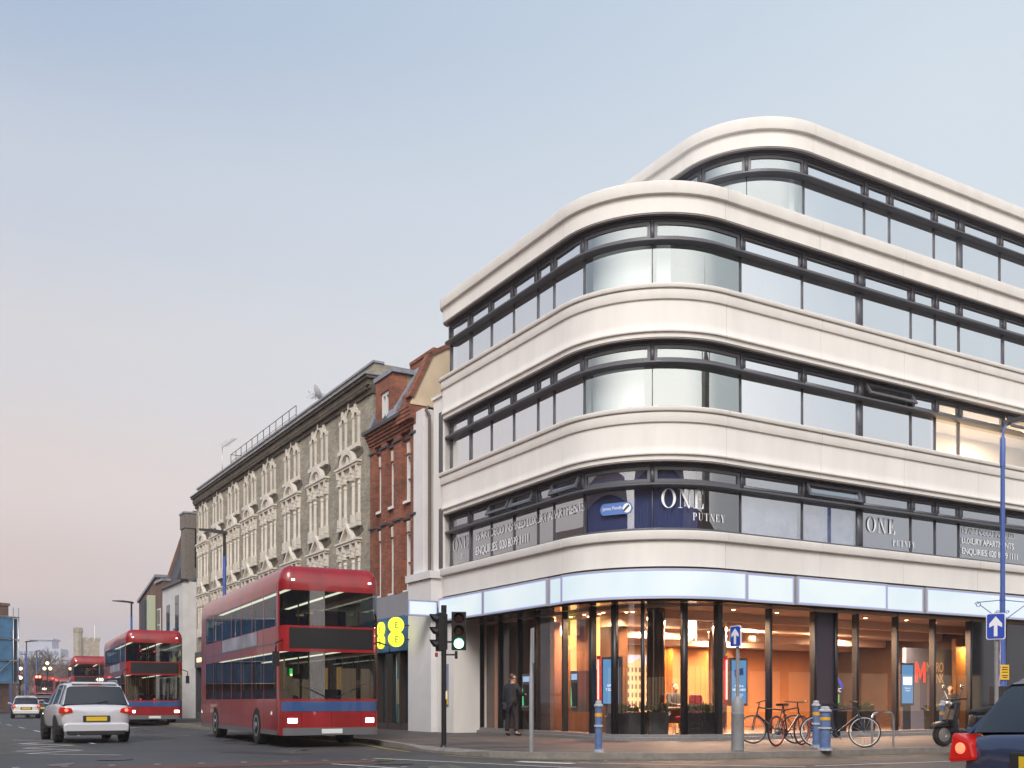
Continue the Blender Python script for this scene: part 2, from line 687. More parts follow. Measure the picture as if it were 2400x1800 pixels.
kin = offset_line(kerb_line, 0.16)
pv = MB()
pv.poly([(x, y, 0) for x, y in kin + inner])
tag(pv.build('pavement', PAVE), kind='structure')
kb = MB()
for i in range(len(kin) - 1):
    a, b, c, d = kerb_line[i], kerb_line[i + 1], kin[i + 1], kin[i]
    drop = -0.07 if 4 <= i <= 4 else 0.0
    za = -0.085 if i in (3, 4) else 0.0
    zb = -0.085 if i + 1 in (3, 4) else 0.0
    za, zb = za * 0.8, zb * 0.8
    kb.poly([(a[0], a[1], za + 0.003), (b[0], b[1], zb + 0.003), (c[0], c[1], 0.003), (d[0], d[1], 0.003)])
    kb.poly([(a[0], a[1], ROAD_Z - 0.03), (b[0], b[1], ROAD_Z - 0.03), (b[0], b[1], zb + 0.003), (a[0], a[1], za + 0.003)])
tag(kb.build('kerb', KERB), kind='structure')
# far pavement of the high street and of the side road
op = [tuple(PL + U * 150 + NL * 16.6), tuple(PL + U * 8 + NL * 16.6), tuple(PL + U * 3 + NL * 18.5), tuple(PL + U * 3 + NL * 24), tuple(PL + U * 150 + NL * 24)]
mb = MB()
mb.prism(op, ROAD_Z - 0.04, 0.0, 'xy')
tag(mb.build('opposite_pavement', PAVE), kind='structure')
op2 = [tuple(PR + V * 2 + NR * 17.6), tuple(PR + V * 60 + NR * 17.6), tuple(PR + V * 60 + NR * 22), tuple(PR + V * 2 + NR * 22)]
mb = MB()
mb.prism(op2, ROAD_Z - 0.04, 0.0, 'xy')
tag(mb.build('side_pavement', PAVE), kind='structure')


def stripe(mb, a, b, w, z):
    a, b = Vector(a), Vector(b)
    t = (b - a).normalized()
    n = Vector((-t.y, t.x)) * (w / 2)
    mb.poly([(*(a + n), z), (*(b + n), z), (*(b - n), z), (*(a - n), z)])


mk = MB()
MZ = ROAD_Z + 0.009
# zigzag lines approaching the crossing
zz = [(-11.9, 26.6), (-9.9, 25.4), (-10.9, 24.4), (-8.9, 23.0), (-9.7, 21.8), (-8.0, 20.5), (-8.7, 19.2), (-7.0, 18.4)]
zz = [(-14.4, 29.5), (-12.6, 28.9), (-12.95, 26.9), (-11.15, 26.0), (-11.6, 24.3), (-9.8, 23.3), (-10.3, 21.7), (-8.1, 21.2)]
for a, b in zip(zz, zz[1:]):
    stripe(mk, a, b, 0.11, MZ)
# studs and give-way lines round the junction mouth
for i in range(9):
    q = Vector((-8.4, 17.2)) + Vector((0.92, 0.40)) * (i * 0.75)
    stripe(mk, q, q + Vector((0.1, 0.043)), 0.1, MZ)
    q = Vector((-7.4, 14.9)) + Vector((0.92, 0.40)) * (i * 0.75)
    stripe(mk, q, q + Vector((0.1, 0.043)), 0.1, MZ)
stripe(mk, (-3.2, 18.2), (-1.0, 16.2), 0.1, MZ)
stripe(mk, (-2.7, 20.0), (2.0, 16.4), 0.1, MZ)
stripe(mk, (0.1, 18.9), (1.1, 18.3), 0.3, MZ)
stripe(mk, (1.2, 18.5), (5.0, 17.4), 0.09, MZ)
stripe(mk, (5.2, 17.6), (11.5, 20.6), 0.09, MZ)
for i in range(14):
    q = PL + U * (6 + i * 6) + NL * 10.7
    stripe(mk, q, q + U * 2.5, 0.1, MZ)
tag(mk.build('road_markings', MARK), kind='structure')
ym = MB()
yl = offset_line(kerb_line, -0.35)
for i in range(0, 12):
    if i in (3,):
        continue
    stripe(ym, yl[i], yl[i + 1], 0.07, MZ)
tag(ym.build('yellow_line', YELLOW_M), kind='structure')
flat('crossing_band', [(-9.2, 16.6), (-2.6, 19.4), (-2.4, 18.7), (-8.6, 15.6)], ROAD_Z + 0.005, REDSURF)
flat('tactile_paving', [(0.6, 24.6), (3.4, 23.9), (3.3, 23.1), (0.4, 23.6)], 0.004, TACT)
# repairs, tyre-polished tracks, ironwork
RP = mat('patched_asphalt', (0.030, 0.030, 0.032), 0.7, noise=(3, 0.3), bump=(80, 0.3))
for k, pts in enumerate((((-6.5, 22.5), (-4.6, 21.2), (-4.2, 21.8), (-6.1, 23.1)), ((-3.2, 15.2), (-1.2, 14.6), (-1.0, 15.4), (-3.0, 16.0)), ((3.0, 16.6), (6.5, 17.9), (6.3, 18.5), (2.8, 17.2)), ((-12.5, 33), (-10.6, 30), (-9.9, 30.5), (-11.8, 33.5)))):
    flat('road_repair', pts, ROAD_Z + 0.0045 + 0.0003 * k, RP)
OIL = mat('oil_stain', (0.022, 0.021, 0.022), 0.35, noise=(2, 0.5))
random.seed(31)
mb = MB()
for k in range(26):
    t_ = random.uniform(-8, 30)
    o_ = random.choice((7.0, 7.4, 12.4, 13.0)) + random.uniform(-0.3, 0.3)
    c_ = PL + U * t_ + NL * o_
    r_ = random.uniform(0.12, 0.4)
    mb.poly([(c_.x + r_ * random.uniform(.6, 1.2) * math.cos(a), c_.y + 1.8 * r_ * random.uniform(.6, 1.2) * math.sin(a), ROAD_Z + 0.007 + k * 0.00005) for a in [q * 0.7 for q in range(9)]])
tag(mb.build('oil_stains', OIL), kind='structure')
IRON = mat('cast_iron', (0.05, 0.045, 0.045), 0.6, noise=(20, 0.2))
for x, y in ((-2.1, 18.3), (2.4, 17.4), (-7.6, 19.6), (0.9, 15.2)):
    mb = MB()
    mb.poly([(x + 0.33 * math.cos(a * 0.3142), y + 0.33 * math.sin(a * 0.3142), ROAD_Z + 0.012) for a in range(20)])
    tag(mb.build('manhole', IRON), kind='structure')
# shallow dark stains and gratings on the pavement
mb = MB()
mb.poly([(-2.2, 23.8, 0.005), (-1.0, 23.9, 0.005), (-1.0, 23.55, 0.005), (-2.2, 23.45, 0.005)])
mb.poly([(-0.9, 22.2, 0.005), (0.4, 22.5, 0.005), (0.4, 22.2, 0.005), (-0.8, 21.9, 0.005)])
tag(mb.build('pavement_cover', mat('cast_iron', (0.05, 0.045, 0.045), 0.6, noise=(20, 0.2))), kind='structure')
# ------------------------------------------------------------------ the curved corner building
bld = thing('corner_building', 'tall cream stone building with rounded corner and stepped window bands', 'building', (CEN.x, CEN.y, 0))
S_END = 21.0
S_LEFT = -11.75


def W(mb, name, m, parent=bld, **k):
    return mb.build(name, m, parent, world=True, **k)


def split_stations(bounds, gap=0.012):
    """station runs between joints, leaving a thin open joint"""
    out = []
    for a, b in zip(bounds, bounds[1:]):
        out.append(st_end(a + gap / 2, b - gap / 2))
    return out


JOINTS = [S_LEFT, -11.2, -9.1, -7.0, -ARC, -0.0, 3.4, 6.8, 10.2, 13.6, 17.0, S_END]


END_S, END_R = -11.62, 0.30


def PB(s, o=0.0):
    """the front line with a small rounded return at the high-street end"""
    if s >= END_S:
        return P(s, o)
    a = min(math.pi / 2, (END_S - s) / END_R)
    c = Vector(P(END_S, -END_R))
    q = c + (NL * math.cos(a) + U * math.sin(a)) * max(0.02, END_R + o)
    return (q.x, q.y)


def st_end(a, b):
    st = stations(a, b)
    if a <= S_LEFT + 0.4:
        st = sorted(set([round(END_S - END_R * math.pi / 2 * k / 8, 4) for k in range(9)] + [q for q in st if q > END_S]))
    return st


def stone_band(name, prof, path=PB, joints=JOINTS, st=None):
    mb = MB()
    for run in (st or split_stations(joints)):
        mb.sweep(run, prof, path)
    return W(mb, name, STONE)


def spandrel(zs, zt, flare_z):
    """fascia between the soffit at zs and the sill at zt"""
    f0 = zs + 0.125
    return [(-0.55, zs), (0.0, zs), (0.0, f0 - 0.006), (0.055, f0), (0.06, f0 + 0.01), (0.06, f0 + 0.04), (0.045, f0 + 0.06), (0.03, f0 + 0.25), (0.03, flare_z - 0.012), (0.075, flare_z), (0.085, flare_z + 0.02), (0.085, flare_z + 0.232),
            (0.06, flare_z + 0.25), (0.06, flare_z + 0.262), (0.125, flare_z + 0.268), (0.14, flare_z + 0.29), (0.14, zt - 0.015), (0.125, zt), (-0.55, zt)]


Z1, PITCH = 5.27, 3.07          # top of first sill, floor to floor
stone_band('stone_fascia', [(-0.55, 4.38), (0.0, 4.38), (0.0, 5.04), (0.09, 5.052), (0.10, 5.07), (0.10, 5.255), (0.085, 5.27), (-0.55, 5.27)])
stone_band('stone_band', spandrel(7.05, 8.355, 7.98))
stone_band('stone_band', spandrel(10.12, 11.425, 11.05))
stone_band('stone_parapet', [(-0.55, 13.24), (0.0, 13.24), (0.0, 13.665), (0.09, 13.68), (0.10, 13.70), (0.10, 13.97), (0.08, 13.99), (-0.45, 14.0), (-0.45, 13.5), (-0.55, 13.5)])

# penthouse storey, set well back over the high street
R5 = 2.5
C5 = CEN + NR * (RAD - 0.65 - R5) + NL * (RAD - 4.3 - R5)
PR5, PL5 = C5 + NR * R5, C5 + NL * R5
ARC5 = R5 * math.pi / 2


def P5(s, o=0.0):
    if s >= 0:
        q = PR5 + V * s + NR * o
    elif s <= -ARC5:
        q = PL5 + U * (-s - ARC5) + NL * o
    else:
        a = -s / R5
        q = C5 + (NR * math.cos(a) + NL * math.sin(a)) * (R5 + o)
    return (q.x, q.y)


def st5(a, b):
    return stations(a, b, -ARC5, 0.0)


J5 = [-11.0, -7.4, -ARC5, 0.0, 3.3, 6.7, 10.1, 13.5, 18.0]
runs5 = [st5(a + 0.0035, b - 0.0035) for a, b in zip(J5, J5[1:])]
stone_band('stone_parapet', [(-0.55, 16.29), (0.0, 16.29), (0.0, 16.715), (0.09, 16.73), (0.10, 16.75), (0.10, 17.04), (0.08, 17.06), (-0.45, 17.06), (-0.45, 16.9), (-0.55, 16.9)], P5, st=runs5)

# floors, roofs and the dim rooms behind the glass
mb = MB()


def plan(path, st, o):
    return [path(s, o) for s in st]


def slab(mb, path, st, o, z0, z1, back):
    mb.prism(plan(path, st, o) + back, z0, z1, 'xy')


back_main = [tuple(PR + V * S_END + U * 14.0), tuple(PL + U * 7.1 + V * 22)]
back_main = [tuple(PR + V * S_END + U * 11.0), tuple(PR + V * 4.0 + U * 11.0)]
stm = stations(S_LEFT, S_END, step=0.4)
for k in range(1, 4):
    slab(mb, P, stm, -0.56, 7.06 + PITCH * (k - 1) + (0.06 if k == 3 else 0), 7.30 + PITCH * (k - 1), back_main)
slab(mb, P, stm, -0.56, 4.45, 5.0, back_main)
slab(mb, P, stm, -0.46, 13.3, 13.55, back_main)
slab(mb, P5, st5(-10.9, 17.9), -0.46, 16.35, 16.9, [tuple(PR5 + V * 17.9 + U * 10), tuple(PR5 + V * 4 + U * 10)])
W(mb, 'floor_slab', ROOM)
mb = MB()
for z0, z1 in ((7.31, 10.13), (10.38, 13.3)):
    for a, b in ((P(S_LEFT, -2.9), P(-4.6, -2.9)), (P(-4.6, -2.9), P(0, -2.9)), (P(0, -2.9), P(S_END, -2.9))):
        mb.poly([(*a, z0), (*b, z0), (*b, z1), (*a, z1)])
for a, b in ((P5(-10.9, -2.4), P5(-3.9, -2.4)), (P5(-3.9, -2.4), P5(0, -2.4)), (P5(0, -2.4), P5(17.9, -2.4))):
    mb.poly([(*a, 13.55), (*b, 13.55), (*b, 16.35), (*a, 16.35)])
W(mb, 'room_wall', ROOM)
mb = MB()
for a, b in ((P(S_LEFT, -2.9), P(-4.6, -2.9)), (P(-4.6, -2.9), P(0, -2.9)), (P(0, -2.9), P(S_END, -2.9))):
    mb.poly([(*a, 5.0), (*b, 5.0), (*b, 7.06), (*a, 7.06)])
W(mb, 'room_wall', mat('darkened_office_wall', (0.16, 0.15, 0.15), 0.9))  # first-floor gloom put into the wall colour, darker than upstairs
# end walls
mb = MB()
q0, q1 = P(S_END, -0.1), tuple(PR + V * S_END + U * 11.0)
mb.poly([(*q0, 0), (*q1, 0), (*q1, 13.6), (*q0, 13.6)])
q0, q1 = P(S_LEFT - 0.02, -0.5), tuple(PL + U * (-S_LEFT - ARC) + V * 11)
mb.poly([(*q0, 3.4), (*q1, 3.4), (*q1, 13.6), (*q0, 13.6)])
q0, q1 = P5(17.95, -0.2), tuple(PR5 + V * 17.95 + U * 10)
mb.poly([(*q0, 13.5), (*q1, 13.5), (*q1, 16.5), (*q0, 16.5)])
q0, q1 = P5(-10.95, -0.2), tuple(PL5 + U * (10.95 - ARC5) + V * 8)
mb.poly([(*q0, 13.5), (*q1, 13.5), (*q1, 16.5), (*q0, 16.5)])
W(mb, 'end_wall', STONE)

# ---- ribbon windows
BOUNDS = [-11.72, -10.38, -9.06, -7.74, -6.42, -5.59, -4.15, -1.99, 0.80, 3.05, 5.32, 7.52, 8.62, 9.74, 11.92, 14.2, 16.4, 18.6]
THICK = {-10.38: 0.10, 5.32: 0.22, -11.72: 0.08, 11.92: 0.08}
OG = -0.30        # glass line


def frame_box(mb, path, st, o0, o1, z0, z1):
    mb.sweep(st, [(o0, z0), (o1, z0), (o1, z1), (o0, z1)], path)


def ribbon(path, stf, bounds, thick, sill, soff, lowtop, ledge_z, arc, opened=(), glass=None, lit=(), blinds=()):
    rnd = random.Random(int(sill * 100))
    gs, fs = soff - 0.055, None
    a, b = bounds[0], bounds[-1]
    # continuous head, ledge and sill members
    hd = MB()
    hd.sweep(stf(a - 0.02, b), [(OG - 0.08, soff - 0.10), (OG + 0.05, soff - 0.10), (OG + 0.05, soff - 0.05), (OG + 0.14, soff - 0.045), (OG + 0.14, soff - 0.004), (OG - 0.08, soff - 0.004)], path)
    W(hd, 'window_head', FRAME)
    if path is P:
        pass
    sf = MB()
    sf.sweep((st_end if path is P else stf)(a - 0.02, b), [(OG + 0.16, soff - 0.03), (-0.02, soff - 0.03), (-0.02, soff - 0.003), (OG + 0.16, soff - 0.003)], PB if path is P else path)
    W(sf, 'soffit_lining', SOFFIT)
    ld = MB()
    ld.sweep((st_end if path is P else stf)(a - 0.05, b), [(OG - 0.06, ledge_z), (-0.08, ledge_z), (-0.055, ledge_z + 0.015), (-0.055, ledge_z + 0.05), (-0.08, ledge_z + 0.065), (OG - 0.06, ledge_z + 0.10)], PB if path is P else path)
    W(ld, 'transom_ledge', FRAME)
    sl = MB()
    sl.sweep(stf(a - 0.02, b), [(OG - 0.06, sill - 0.01), (OG + 0.07, sill - 0.01), (OG + 0.07, sill + 0.10), (OG + 0.03, sill + 0.12), (OG - 0.06, sill + 0.12)], path)
    W(sl, 'window_sill', FRAME)
    vt0, vt1 = ledge_z + 0.10, soff - 0.10
    for i, (s0, s1) in enumerate(zip(bounds, bounds[1:])):
        t0, t1 = thick.get(s0, 0.026) / 2, thick.get(s1, 0.026) / 2
        fr = MB()
        # left-hand post of the bay, full height
        fr.sweep(stf(s0 - t0, s0 + t0), [(OG - 0.10, sill + 0.12), (OG + 0.02, sill + 0.12), (OG + 0.02, ledge_z - 0.001), (OG - 0.10, ledge_z - 0.001)], path)
        fr.sweep(stf(s0 - max(t0, 0.045), s0 + max(t0, 0.045)), [(OG - 0.10, vt0 + 0.001), (OG + 0.06, vt0 + 0.001), (OG + 0.06, vt1 - 0.001), (OG - 0.10, vt1 - 0.001)], path)
        win = W(fr, 'window', FRAME)
        curved = s1 > -ARC + 0.6 and s0 < -0.3
        g = arc if curved else (GLASS_LIT if i in lit else glass)
        pn = MB()
        if curved:
            pn.sheet(stf(s0 + t0, s1 - t1), OG - 0.02, sill + 0.11, ledge_z + 0.01, path)
        else:
            # each flat pane sits a hair out of true, as real units do
            j = [rnd.uniform(-0.004, 0.004) for _ in range(3)]
            ca, cb = s0 + t0, s1 - t1
            q0_, q1_ = OG - 0.02 + j[0], OG - 0.02 + j[1]
            pn.poly([(*path(ca, q0_), sill + 0.11), (*path(cb, q1_), sill + 0.11), (*path(cb, q1_ + j[2]), ledge_z + 0.01), (*path(ca, q0_ + j[2]), ledge_z + 0.01)])
        W(pn, 'pane', g, win)
        # top-hung vent
        e0, e1 = s0 + max(t0, 0.045) + 0.012, s1 - max(t1, 0.045) - 0.012
        fw = 0.085
        q0, q1, m0, m1 = vt0 + 0.012, vt1 - 0.012, e0 + fw, e1 - fw
        vs, vg = MB(), MB()
        if i in opened:
            ang = R(opened[i] if isinstance(opened, dict) else 24)
            hz, ho = q1, OG + 0.05
            A = Vector(path(e0, ho))
            B = Vector(path(e1, ho))
            t = (B - A)
            ln = t.length
            t.normalize()
            n = Vector((t.y, -t.x))
            hgt = q1 - q0

            def mp(x, d, th):
                c = A + t * x + n * (d * math.sin(ang) + th * math.cos(ang))
                return (c.x, c.y, hz - d * math.cos(ang) + th * math.sin(ang))

            def bar(mbx, x0, x1, d0, d1, th0=0.0, th1=0.05):
                idx = [mbx.p(mp(x, d, th)) for th in (th0, th1) for x, d in ((x0, d0), (x1, d0), (x1, d1), (x0, d1))]
                for qd in ((0, 1, 2, 3), (7, 6, 5, 4), (0, 4, 5, 1), (1, 5, 6, 2), (2, 6, 7, 3), (3, 7, 4, 0)):
                    mbx.face([idx[j] for j in qd])
            bar(vs, 0, ln, 0, fw)
            bar(vs, 0, ln, hgt - fw, hgt)
            bar(vs, 0, fw, fw, hgt - fw)
            bar(vs, ln - fw, ln, fw, hgt - fw)
            vg.poly([mp(fw, fw, 0.02), mp(ln - fw, fw, 0.02), mp(ln - fw, hgt - fw, 0.02), mp(fw, hgt - fw, 0.02)])
            # stays
            for x in (0.05, ln - 0.05):
                c0 = Vector(mp(x, hgt * 0.75, 0))
                w = A + t * x
                vs.tube([c0, (w.x, w.y, q0 + hgt * 0.35)], 0.012, 6)
        else:
            frame_box(vs, path, stf(e0, e1), OG - 0.04, OG + 0.035, q0, q0 + fw)
            frame_box(vs, path, stf(e0, e1), OG - 0.04, OG + 0.035, q1 - fw, q1)
            frame_box(vs, path, stf(e0, m0), OG - 0.04, OG + 0.033, q0 + fw, q1 - fw)
            frame_box(vs, path, stf(m1, e1), OG - 0.04, OG + 0.033, q0 + fw, q1 - fw)
            vg.sheet(stf(m0, m1), OG, q0 + fw, q1 - fw, path)
            for x in (m0 + 0.12, m1 - 0.12):
                if m1 - m0 > 0.6:
                    vs.sweep(stf(x - 0.02, x + 0.02), [(OG + 0.035, q0 + 0.02), (OG + 0.042, q0 + 0.02), (OG + 0.042, q0 + 0.035), (OG + 0.035, q0 + 0.035)], path)
        W(vs, 'vent_sash', FRAME, win)
        W(vg, 'vent_pane', g, win)
        if i in blinds:
            bd = MB()
            f0, f1 = blinds[i]
            w = (s1 - s0) - 0.1
            bd.sheet(stf(s0 + 0.05 + w * f0, s0 + 0.05 + w * f1), OG - 0.30, sill + 0.02, soff - 0.05, path)
            W(bd, 'curtain', BLIND, win)


def stf_main(a, b):
    return stations(a, b)


ribbon(P, stf_main, BOUNDS, THICK, 5.27, 7.05, 6.45, 6.43, GLASS_L2C, opened={2: 26, 3: 24, 5: 24, 9: 20}, glass=GLASS_L2)
ribbon(P, stf_main, BOUNDS, THICK, 8.355, 10.12, 9.52, 9.50, GLASS_CV, opened={10: 30, 14: 24}, glass=GLASS_UP, lit=(12, 13, 14, 15, 16),
       blinds={0: (0, 1), 1: (0, 1), 2: (0, 1), 3: (0, 1), 4: (0, 1), 5: (0, 1), 9: (0.45, 0.97), 11: (0, 1), 6: (0.0, 0.9)})
ribbon(P, stf_main, BOUNDS, THICK, 11.425, 13.24, 12.59, 12.57, GLASS_CV, glass=GLASS_UP,
       blinds={6: (0.0, 1.0), 8: (0.5, 0.8), 0: (0, 1), 1: (0, 0.7), 2: (0, 0.5), 3: (0, 1), 5: (0.2, 0.7), 7: (0.03, 0.2), 9: (0.45, 0.97), 11: (0, 1), 13: (0.75, 0.97)})
B5 = [-10.9, -8.6, -6.2, -3.55, -2.0, -0.05, 2.45, 3.55, 5.6, 6.85, 8.9, 11.0, 13.2, 15.4, 17.6]
ribbon(P5, st5, B5, {6.85: 0.22}, 14.0, 16.29, 15.64, 15.62, GLASS_CV, glass=GLASS_UP, blinds={4: (0.85, 0.98), 5: (0.03, 0.28), 6: (0.05, 0.95), 8: (0.1, 0.9), 11: (0, 1)})

# lit rooms on the second floor (ceiling downlights burning)
WARM = mat_emit('warm_downlight', (1.0, 0.72, 0.38), 30.0)
mb = MB()
for s in (8.55, 19.5):
    a, b = P(s, -0.4), P(s, -2.9)
    mb.poly([(*a, 7.31), (*b, 7.31), (*b, 10.18), (*a, 10.18)])
W(mb, 'partition', ROOM)
for s in (9.2, 10.8, 12.6, 14.6):
    mb = MB()
    q = P(s, -1.3)
    mb.disc((q[0], q[1], 10.11), 0.06, 12, 'z')
    W(mb, 'downlight', WARM)


def area_light(name, loc, size, power, color, sy=None):
    d = bpy.data.lights.new(name, 'AREA')
    d.energy = power
    d.color = color
    d.size = size
    if sy:
        d.shape = 'RECTANGLE'
        d.size_y = sy
    o = bpy.data.objects.new(name, d)
    COL.objects.link(o)
    o.location = loc
    return o


for s in (10.2, 13.8):
    q = P(s, -1.4)
    area_light('room_lamp', (q[0], q[1], 10.05), 1.2, 330, (1.0, 0.70, 0.42))

# ---- window lettering on the first floor (white vinyl on the glass)
VINYL = mat('white_vinyl', (0.85, 0.86, 0.88), 0.6)
VINYL_D = mat('frosted_vinyl', (0.62, 0.64, 0.66), 0.7)


def on_glass(s0, z0, o=OG + 0.004, kx=1.0):
    return lambda x, y: (*P(s0 + x * kx, o), z0 + y)


def serif_letter(mb, ch, x, y, h, mp):
    """high-contrast serif capitals built from strips; returns the advance"""
    T, t, sf = 0.155 * h, 0.035 * h, 0.03 * h

    def rect(x0, y0, x1, y1):
        n = max(1, int((x1 - x0) / 0.06))
        for i in range(n):
            a, b = x0 + (x1 - x0) * i / n, x0 + (x1 - x0) * (i + 1) / n
            mb.poly([mp(x + a, y + y0), mp(x + b, y + y0), mp(x + b, y + y1), mp(x + a, y + y1)])

    def quad(*pts):
        mb.poly([mp(x + a, y + b) for a, b in pts])

    def ser(cx, yb, w, top=False):
        rect(cx - w / 2, h - sf if top else yb, cx + w / 2, h if top else yb + sf)
    if ch == 'O':
        w = 0.86 * h
        n = 40
        for i in range(n):
            a, b = 2 * math.pi * i / n, 2 * math.pi * (i + 1) / n
            f = lambda q, rx, ry: (w / 2 + rx * math.cos(q), h / 2 + ry * math.sin(q))
            quad(f(a, w / 2, h * 0.515), f(b, w / 2, h * 0.515), f(b, w / 2 - T * 1.05, h * 0.515 - t), f(a, w / 2 - T * 1.05, h * 0.515 - t))
        return w + 0.08 * h
    if ch == 'N':
        w = 0.86 * h
        rect(0.13 * h, sf, 0.13 * h + t, h - sf)
        rect(w - 0.13 * h - t, 0, w - 0.13 * h, h - sf)
        quad((0.11 * h, h - sf), (0.11 * h + T * 1.1, h - sf), (w - 0.13 * h, 0), (w - 0.13 * h - T * 0.6, 0))
        ser(0.14 * h, 0, 0.26 * h)
        ser(0.13 * h, 0, 0.24 * h, True)
        ser(w - 0.14 * h, 0, 0.26 * h, True)
        return w + 0.06 * h
    if ch == 'E':
        w = 0.66 * h
        rect(0.1 * h, sf, 0.1 * h + T, h - sf)
        rect(0, 0, w, sf)
        rect(0, h - sf, w - 0.03 * h, h)
        rect(0.1 * h + T, h * 0.5 - t / 2, w * 0.66, h * 0.5 + t / 2)
        rect(w * 0.66 - t, h * 0.38, w * 0.66, h * 0.62)
        quad((w, sf), (w, 0.27 * h), (w - t, 0.27 * h), (w - 0.13 * h, sf))
        quad((w - 0.03 * h, h - sf), (w - 0.03 * h, 0.75 * h), (w - 0.03 * h - t, 0.75 * h), (w - 0.15 * h, h - sf))
        return w + 0.08 * h
    if ch == 'P':
        w = 0.66 * h
        rect(0.1 * h, sf, 0.1 * h + T, h - sf)
        rect(0, 0, 0.36 * h, sf)
        rect(0, h - sf, 0.4 * h, h)
        n = 14
        for i in range(n):
            a, b = -math.pi / 2 + math.pi * i / n, -math.pi / 2 + math.pi * (i + 1) / n
            f = lambda q, rx, ry: (0.36 * h + rx * math.cos(q), 0.72 * h + ry * math.sin(q))
            quad(f(a, 0.3 * h, 0.28 * h), f(b, 0.3 * h, 0.28 * h), f(b, 0.3 * h - T, 0.28 * h - t), f(a, 0.3 * h - T, 0.28 * h - t))
        return w + 0.1 * h
    if ch == 'U':
        w = 0.8 * h
        rect(0.1 * h, 0.3 * h, 0.1 * h + T, h - sf)
        rect(w - 0.12 * h - t, 0.3 * h, w - 0.12 * h, h - sf)
        ser(0.17 * h, 0, 0.32 * h, True)
        ser(w - 0.13 * h, 0, 0.24 * h, True)
        n = 14
        x1 = w - 0.12 * h
        for i in range(n):
            a, b = math.pi + math.pi * i / n, math.pi + math.pi * (i + 1) / n
            cx, rx = (0.1 * h + x1) / 2, (x1 - 0.1 * h) / 2

            def f(q, inner):
                th = (T if math.cos(q) < 0 else t) if inner else 0
                return (cx + (rx - th) * math.cos(q), 0.3 * h + (0.3 * h - (t if inner else 0)) * math.sin(q))
            quad(f(a, 0), f(b, 0), f(b, 1), f(a, 1))
        return w + 0.08 * h
    if ch == 'T':
        w = 0.74 * h
        rect(w / 2 - T / 2, sf, w / 2 + T / 2, h - sf)
        rect(0, h - sf, w, h)
        ser(w / 2, 0, 0.34 * h)
        rect(0, 0.76 * h, t, h)
        rect(w - t, 0.76 * h, w, h)
        return w + 0.08 * h
    if ch == 'Y':
        w = 0.78 * h
        rect(w / 2 - T / 2, sf, w / 2 + T / 2, 0.45 * h)
        ser(w / 2, 0, 0.32 * h)
        quad((w / 2 - T / 2, 0.45 * h), (w / 2 + T / 2, 0.45 * h), (0.1 * h + T, h - sf), (0.1 * h, h - sf))
        quad((w / 2 + T / 2 - t, 0.40 * h), (w / 2 + T / 2, 0.45 * h), (w - 0.1 * h, h - sf), (w - 0.1 * h - t, h - sf))
        ser(0.16 * h, 0, 0.32 * h, True)
        ser(w - 0.12 * h, 0, 0.22 * h, True)
        return w + 0.06 * h
    return 0.4 * h


def serif(mb, word, s0, z0, h, sp=0.0):
    x = 0.0
    mp = on_glass(s0, z0)
    for ch in word:
        x += serif_letter(mb, ch, x, 0, h, mp) + sp


mb = MB()
serif(mb, 'ONE', -1.74, 5.90, 0.48, 0.02)
serif(mb, 'PUTNEY', -0.83, 5.60, 0.19, 0.03)
W(mb, 'window_lettering', VINYL)
mb = MB()
serif(mb, 'ONE', 5.62, 5.84, 0.44, 0.04)
serif(mb, 'PUTNEY', 6.72, 5.52, 0.17, 0.03)
W(mb, 'window_lettering', VINYL)
mb = MB()
serif(mb, 'ONE', -11.58, 5.85, 0.40, 0.0)
serif(mb, 'PUTNEY', -11.02, 5.55, 0.15, 0.0)
W(mb, 'window_lettering', VINYL_D)
mb = MB()
text_mb(mb, '15 ART DECO INSPIRED LUXURY APARTMENTS', 0.36, on_glass(-10.05, 5.99, kx=0.83), spacing=0.93)
W(mb, 'window_lettering', VINYL)
mb = MB()
text_mb(mb, 'ENQUIRIES: 020 8099 1111', 0.36, on_glass(-10.05, 5.54, kx=0.83), spacing=0.93)
W(mb, 'window_lettering', VINYL)
for i, tx in enumerate(('15 ART DECO INSPIRED', 'LUXURY APARTMENTS', 'ENQUIRIES: 020 8099 1111')):
    mb = MB()
    text_mb(mb, tx, 0.27, on_glass(9.86, 6.16 - i * 0.32), spacing=0.93)
    W(mb, 'window_lettering', VINYL)
# estate-agent pill on the curved pane
PILL = mat('blue_vinyl', (0.10, 0.20, 0.52), 0.5)
mb = MB()
ph, pw, s0, z0 = 0.15, 1.0, -3.55, 5.93
n = 22
ptsU = []
for i in range(n + 1):
    x = pw * i / n
    e = min(x, pw - x)
    hh = ph if e > ph else math.sqrt(max(0, ph * ph - (ph - e) ** 2))
    ptsU.append((x, hh))
for (x0, h0), (x1, h1) in zip(ptsU, ptsU[1:]):
    mp = on_glass(s0, z0, OG + 0.003)
    mb.poly([mp(x0, -h0), mp(x1, -h1), mp(x1, h1), mp(x0, h0)])
pill = W(mb, 'agent_sticker', PILL)
mb = MB()
text_mb(mb, 'James Pendleton', 0.125, on_glass(s0 + 0.09, z0 - 0.02, OG + 0.006), spacing=0.95)
mp = on_glass(s0 + pw - 0.16, z0, OG + 0.006)
mb.poly([mp(0.12 * math.cos(q * math.pi / 12), 0.12 * math.sin(q * math.pi / 12)) for q in range(24)])
W(mb, 'sticker_lettering', VINYL, pill)
mb = MB()
mp = on_glass(s0 + pw - 0.16, z0, OG + 0.009)
mb.poly([mp(-0.11, -0.05), mp(-0.08, -0.09), mp(0.08, 0.05), mp(0.05, 0.09)])
W(mb, 'sticker_mark', BLACK, pill)
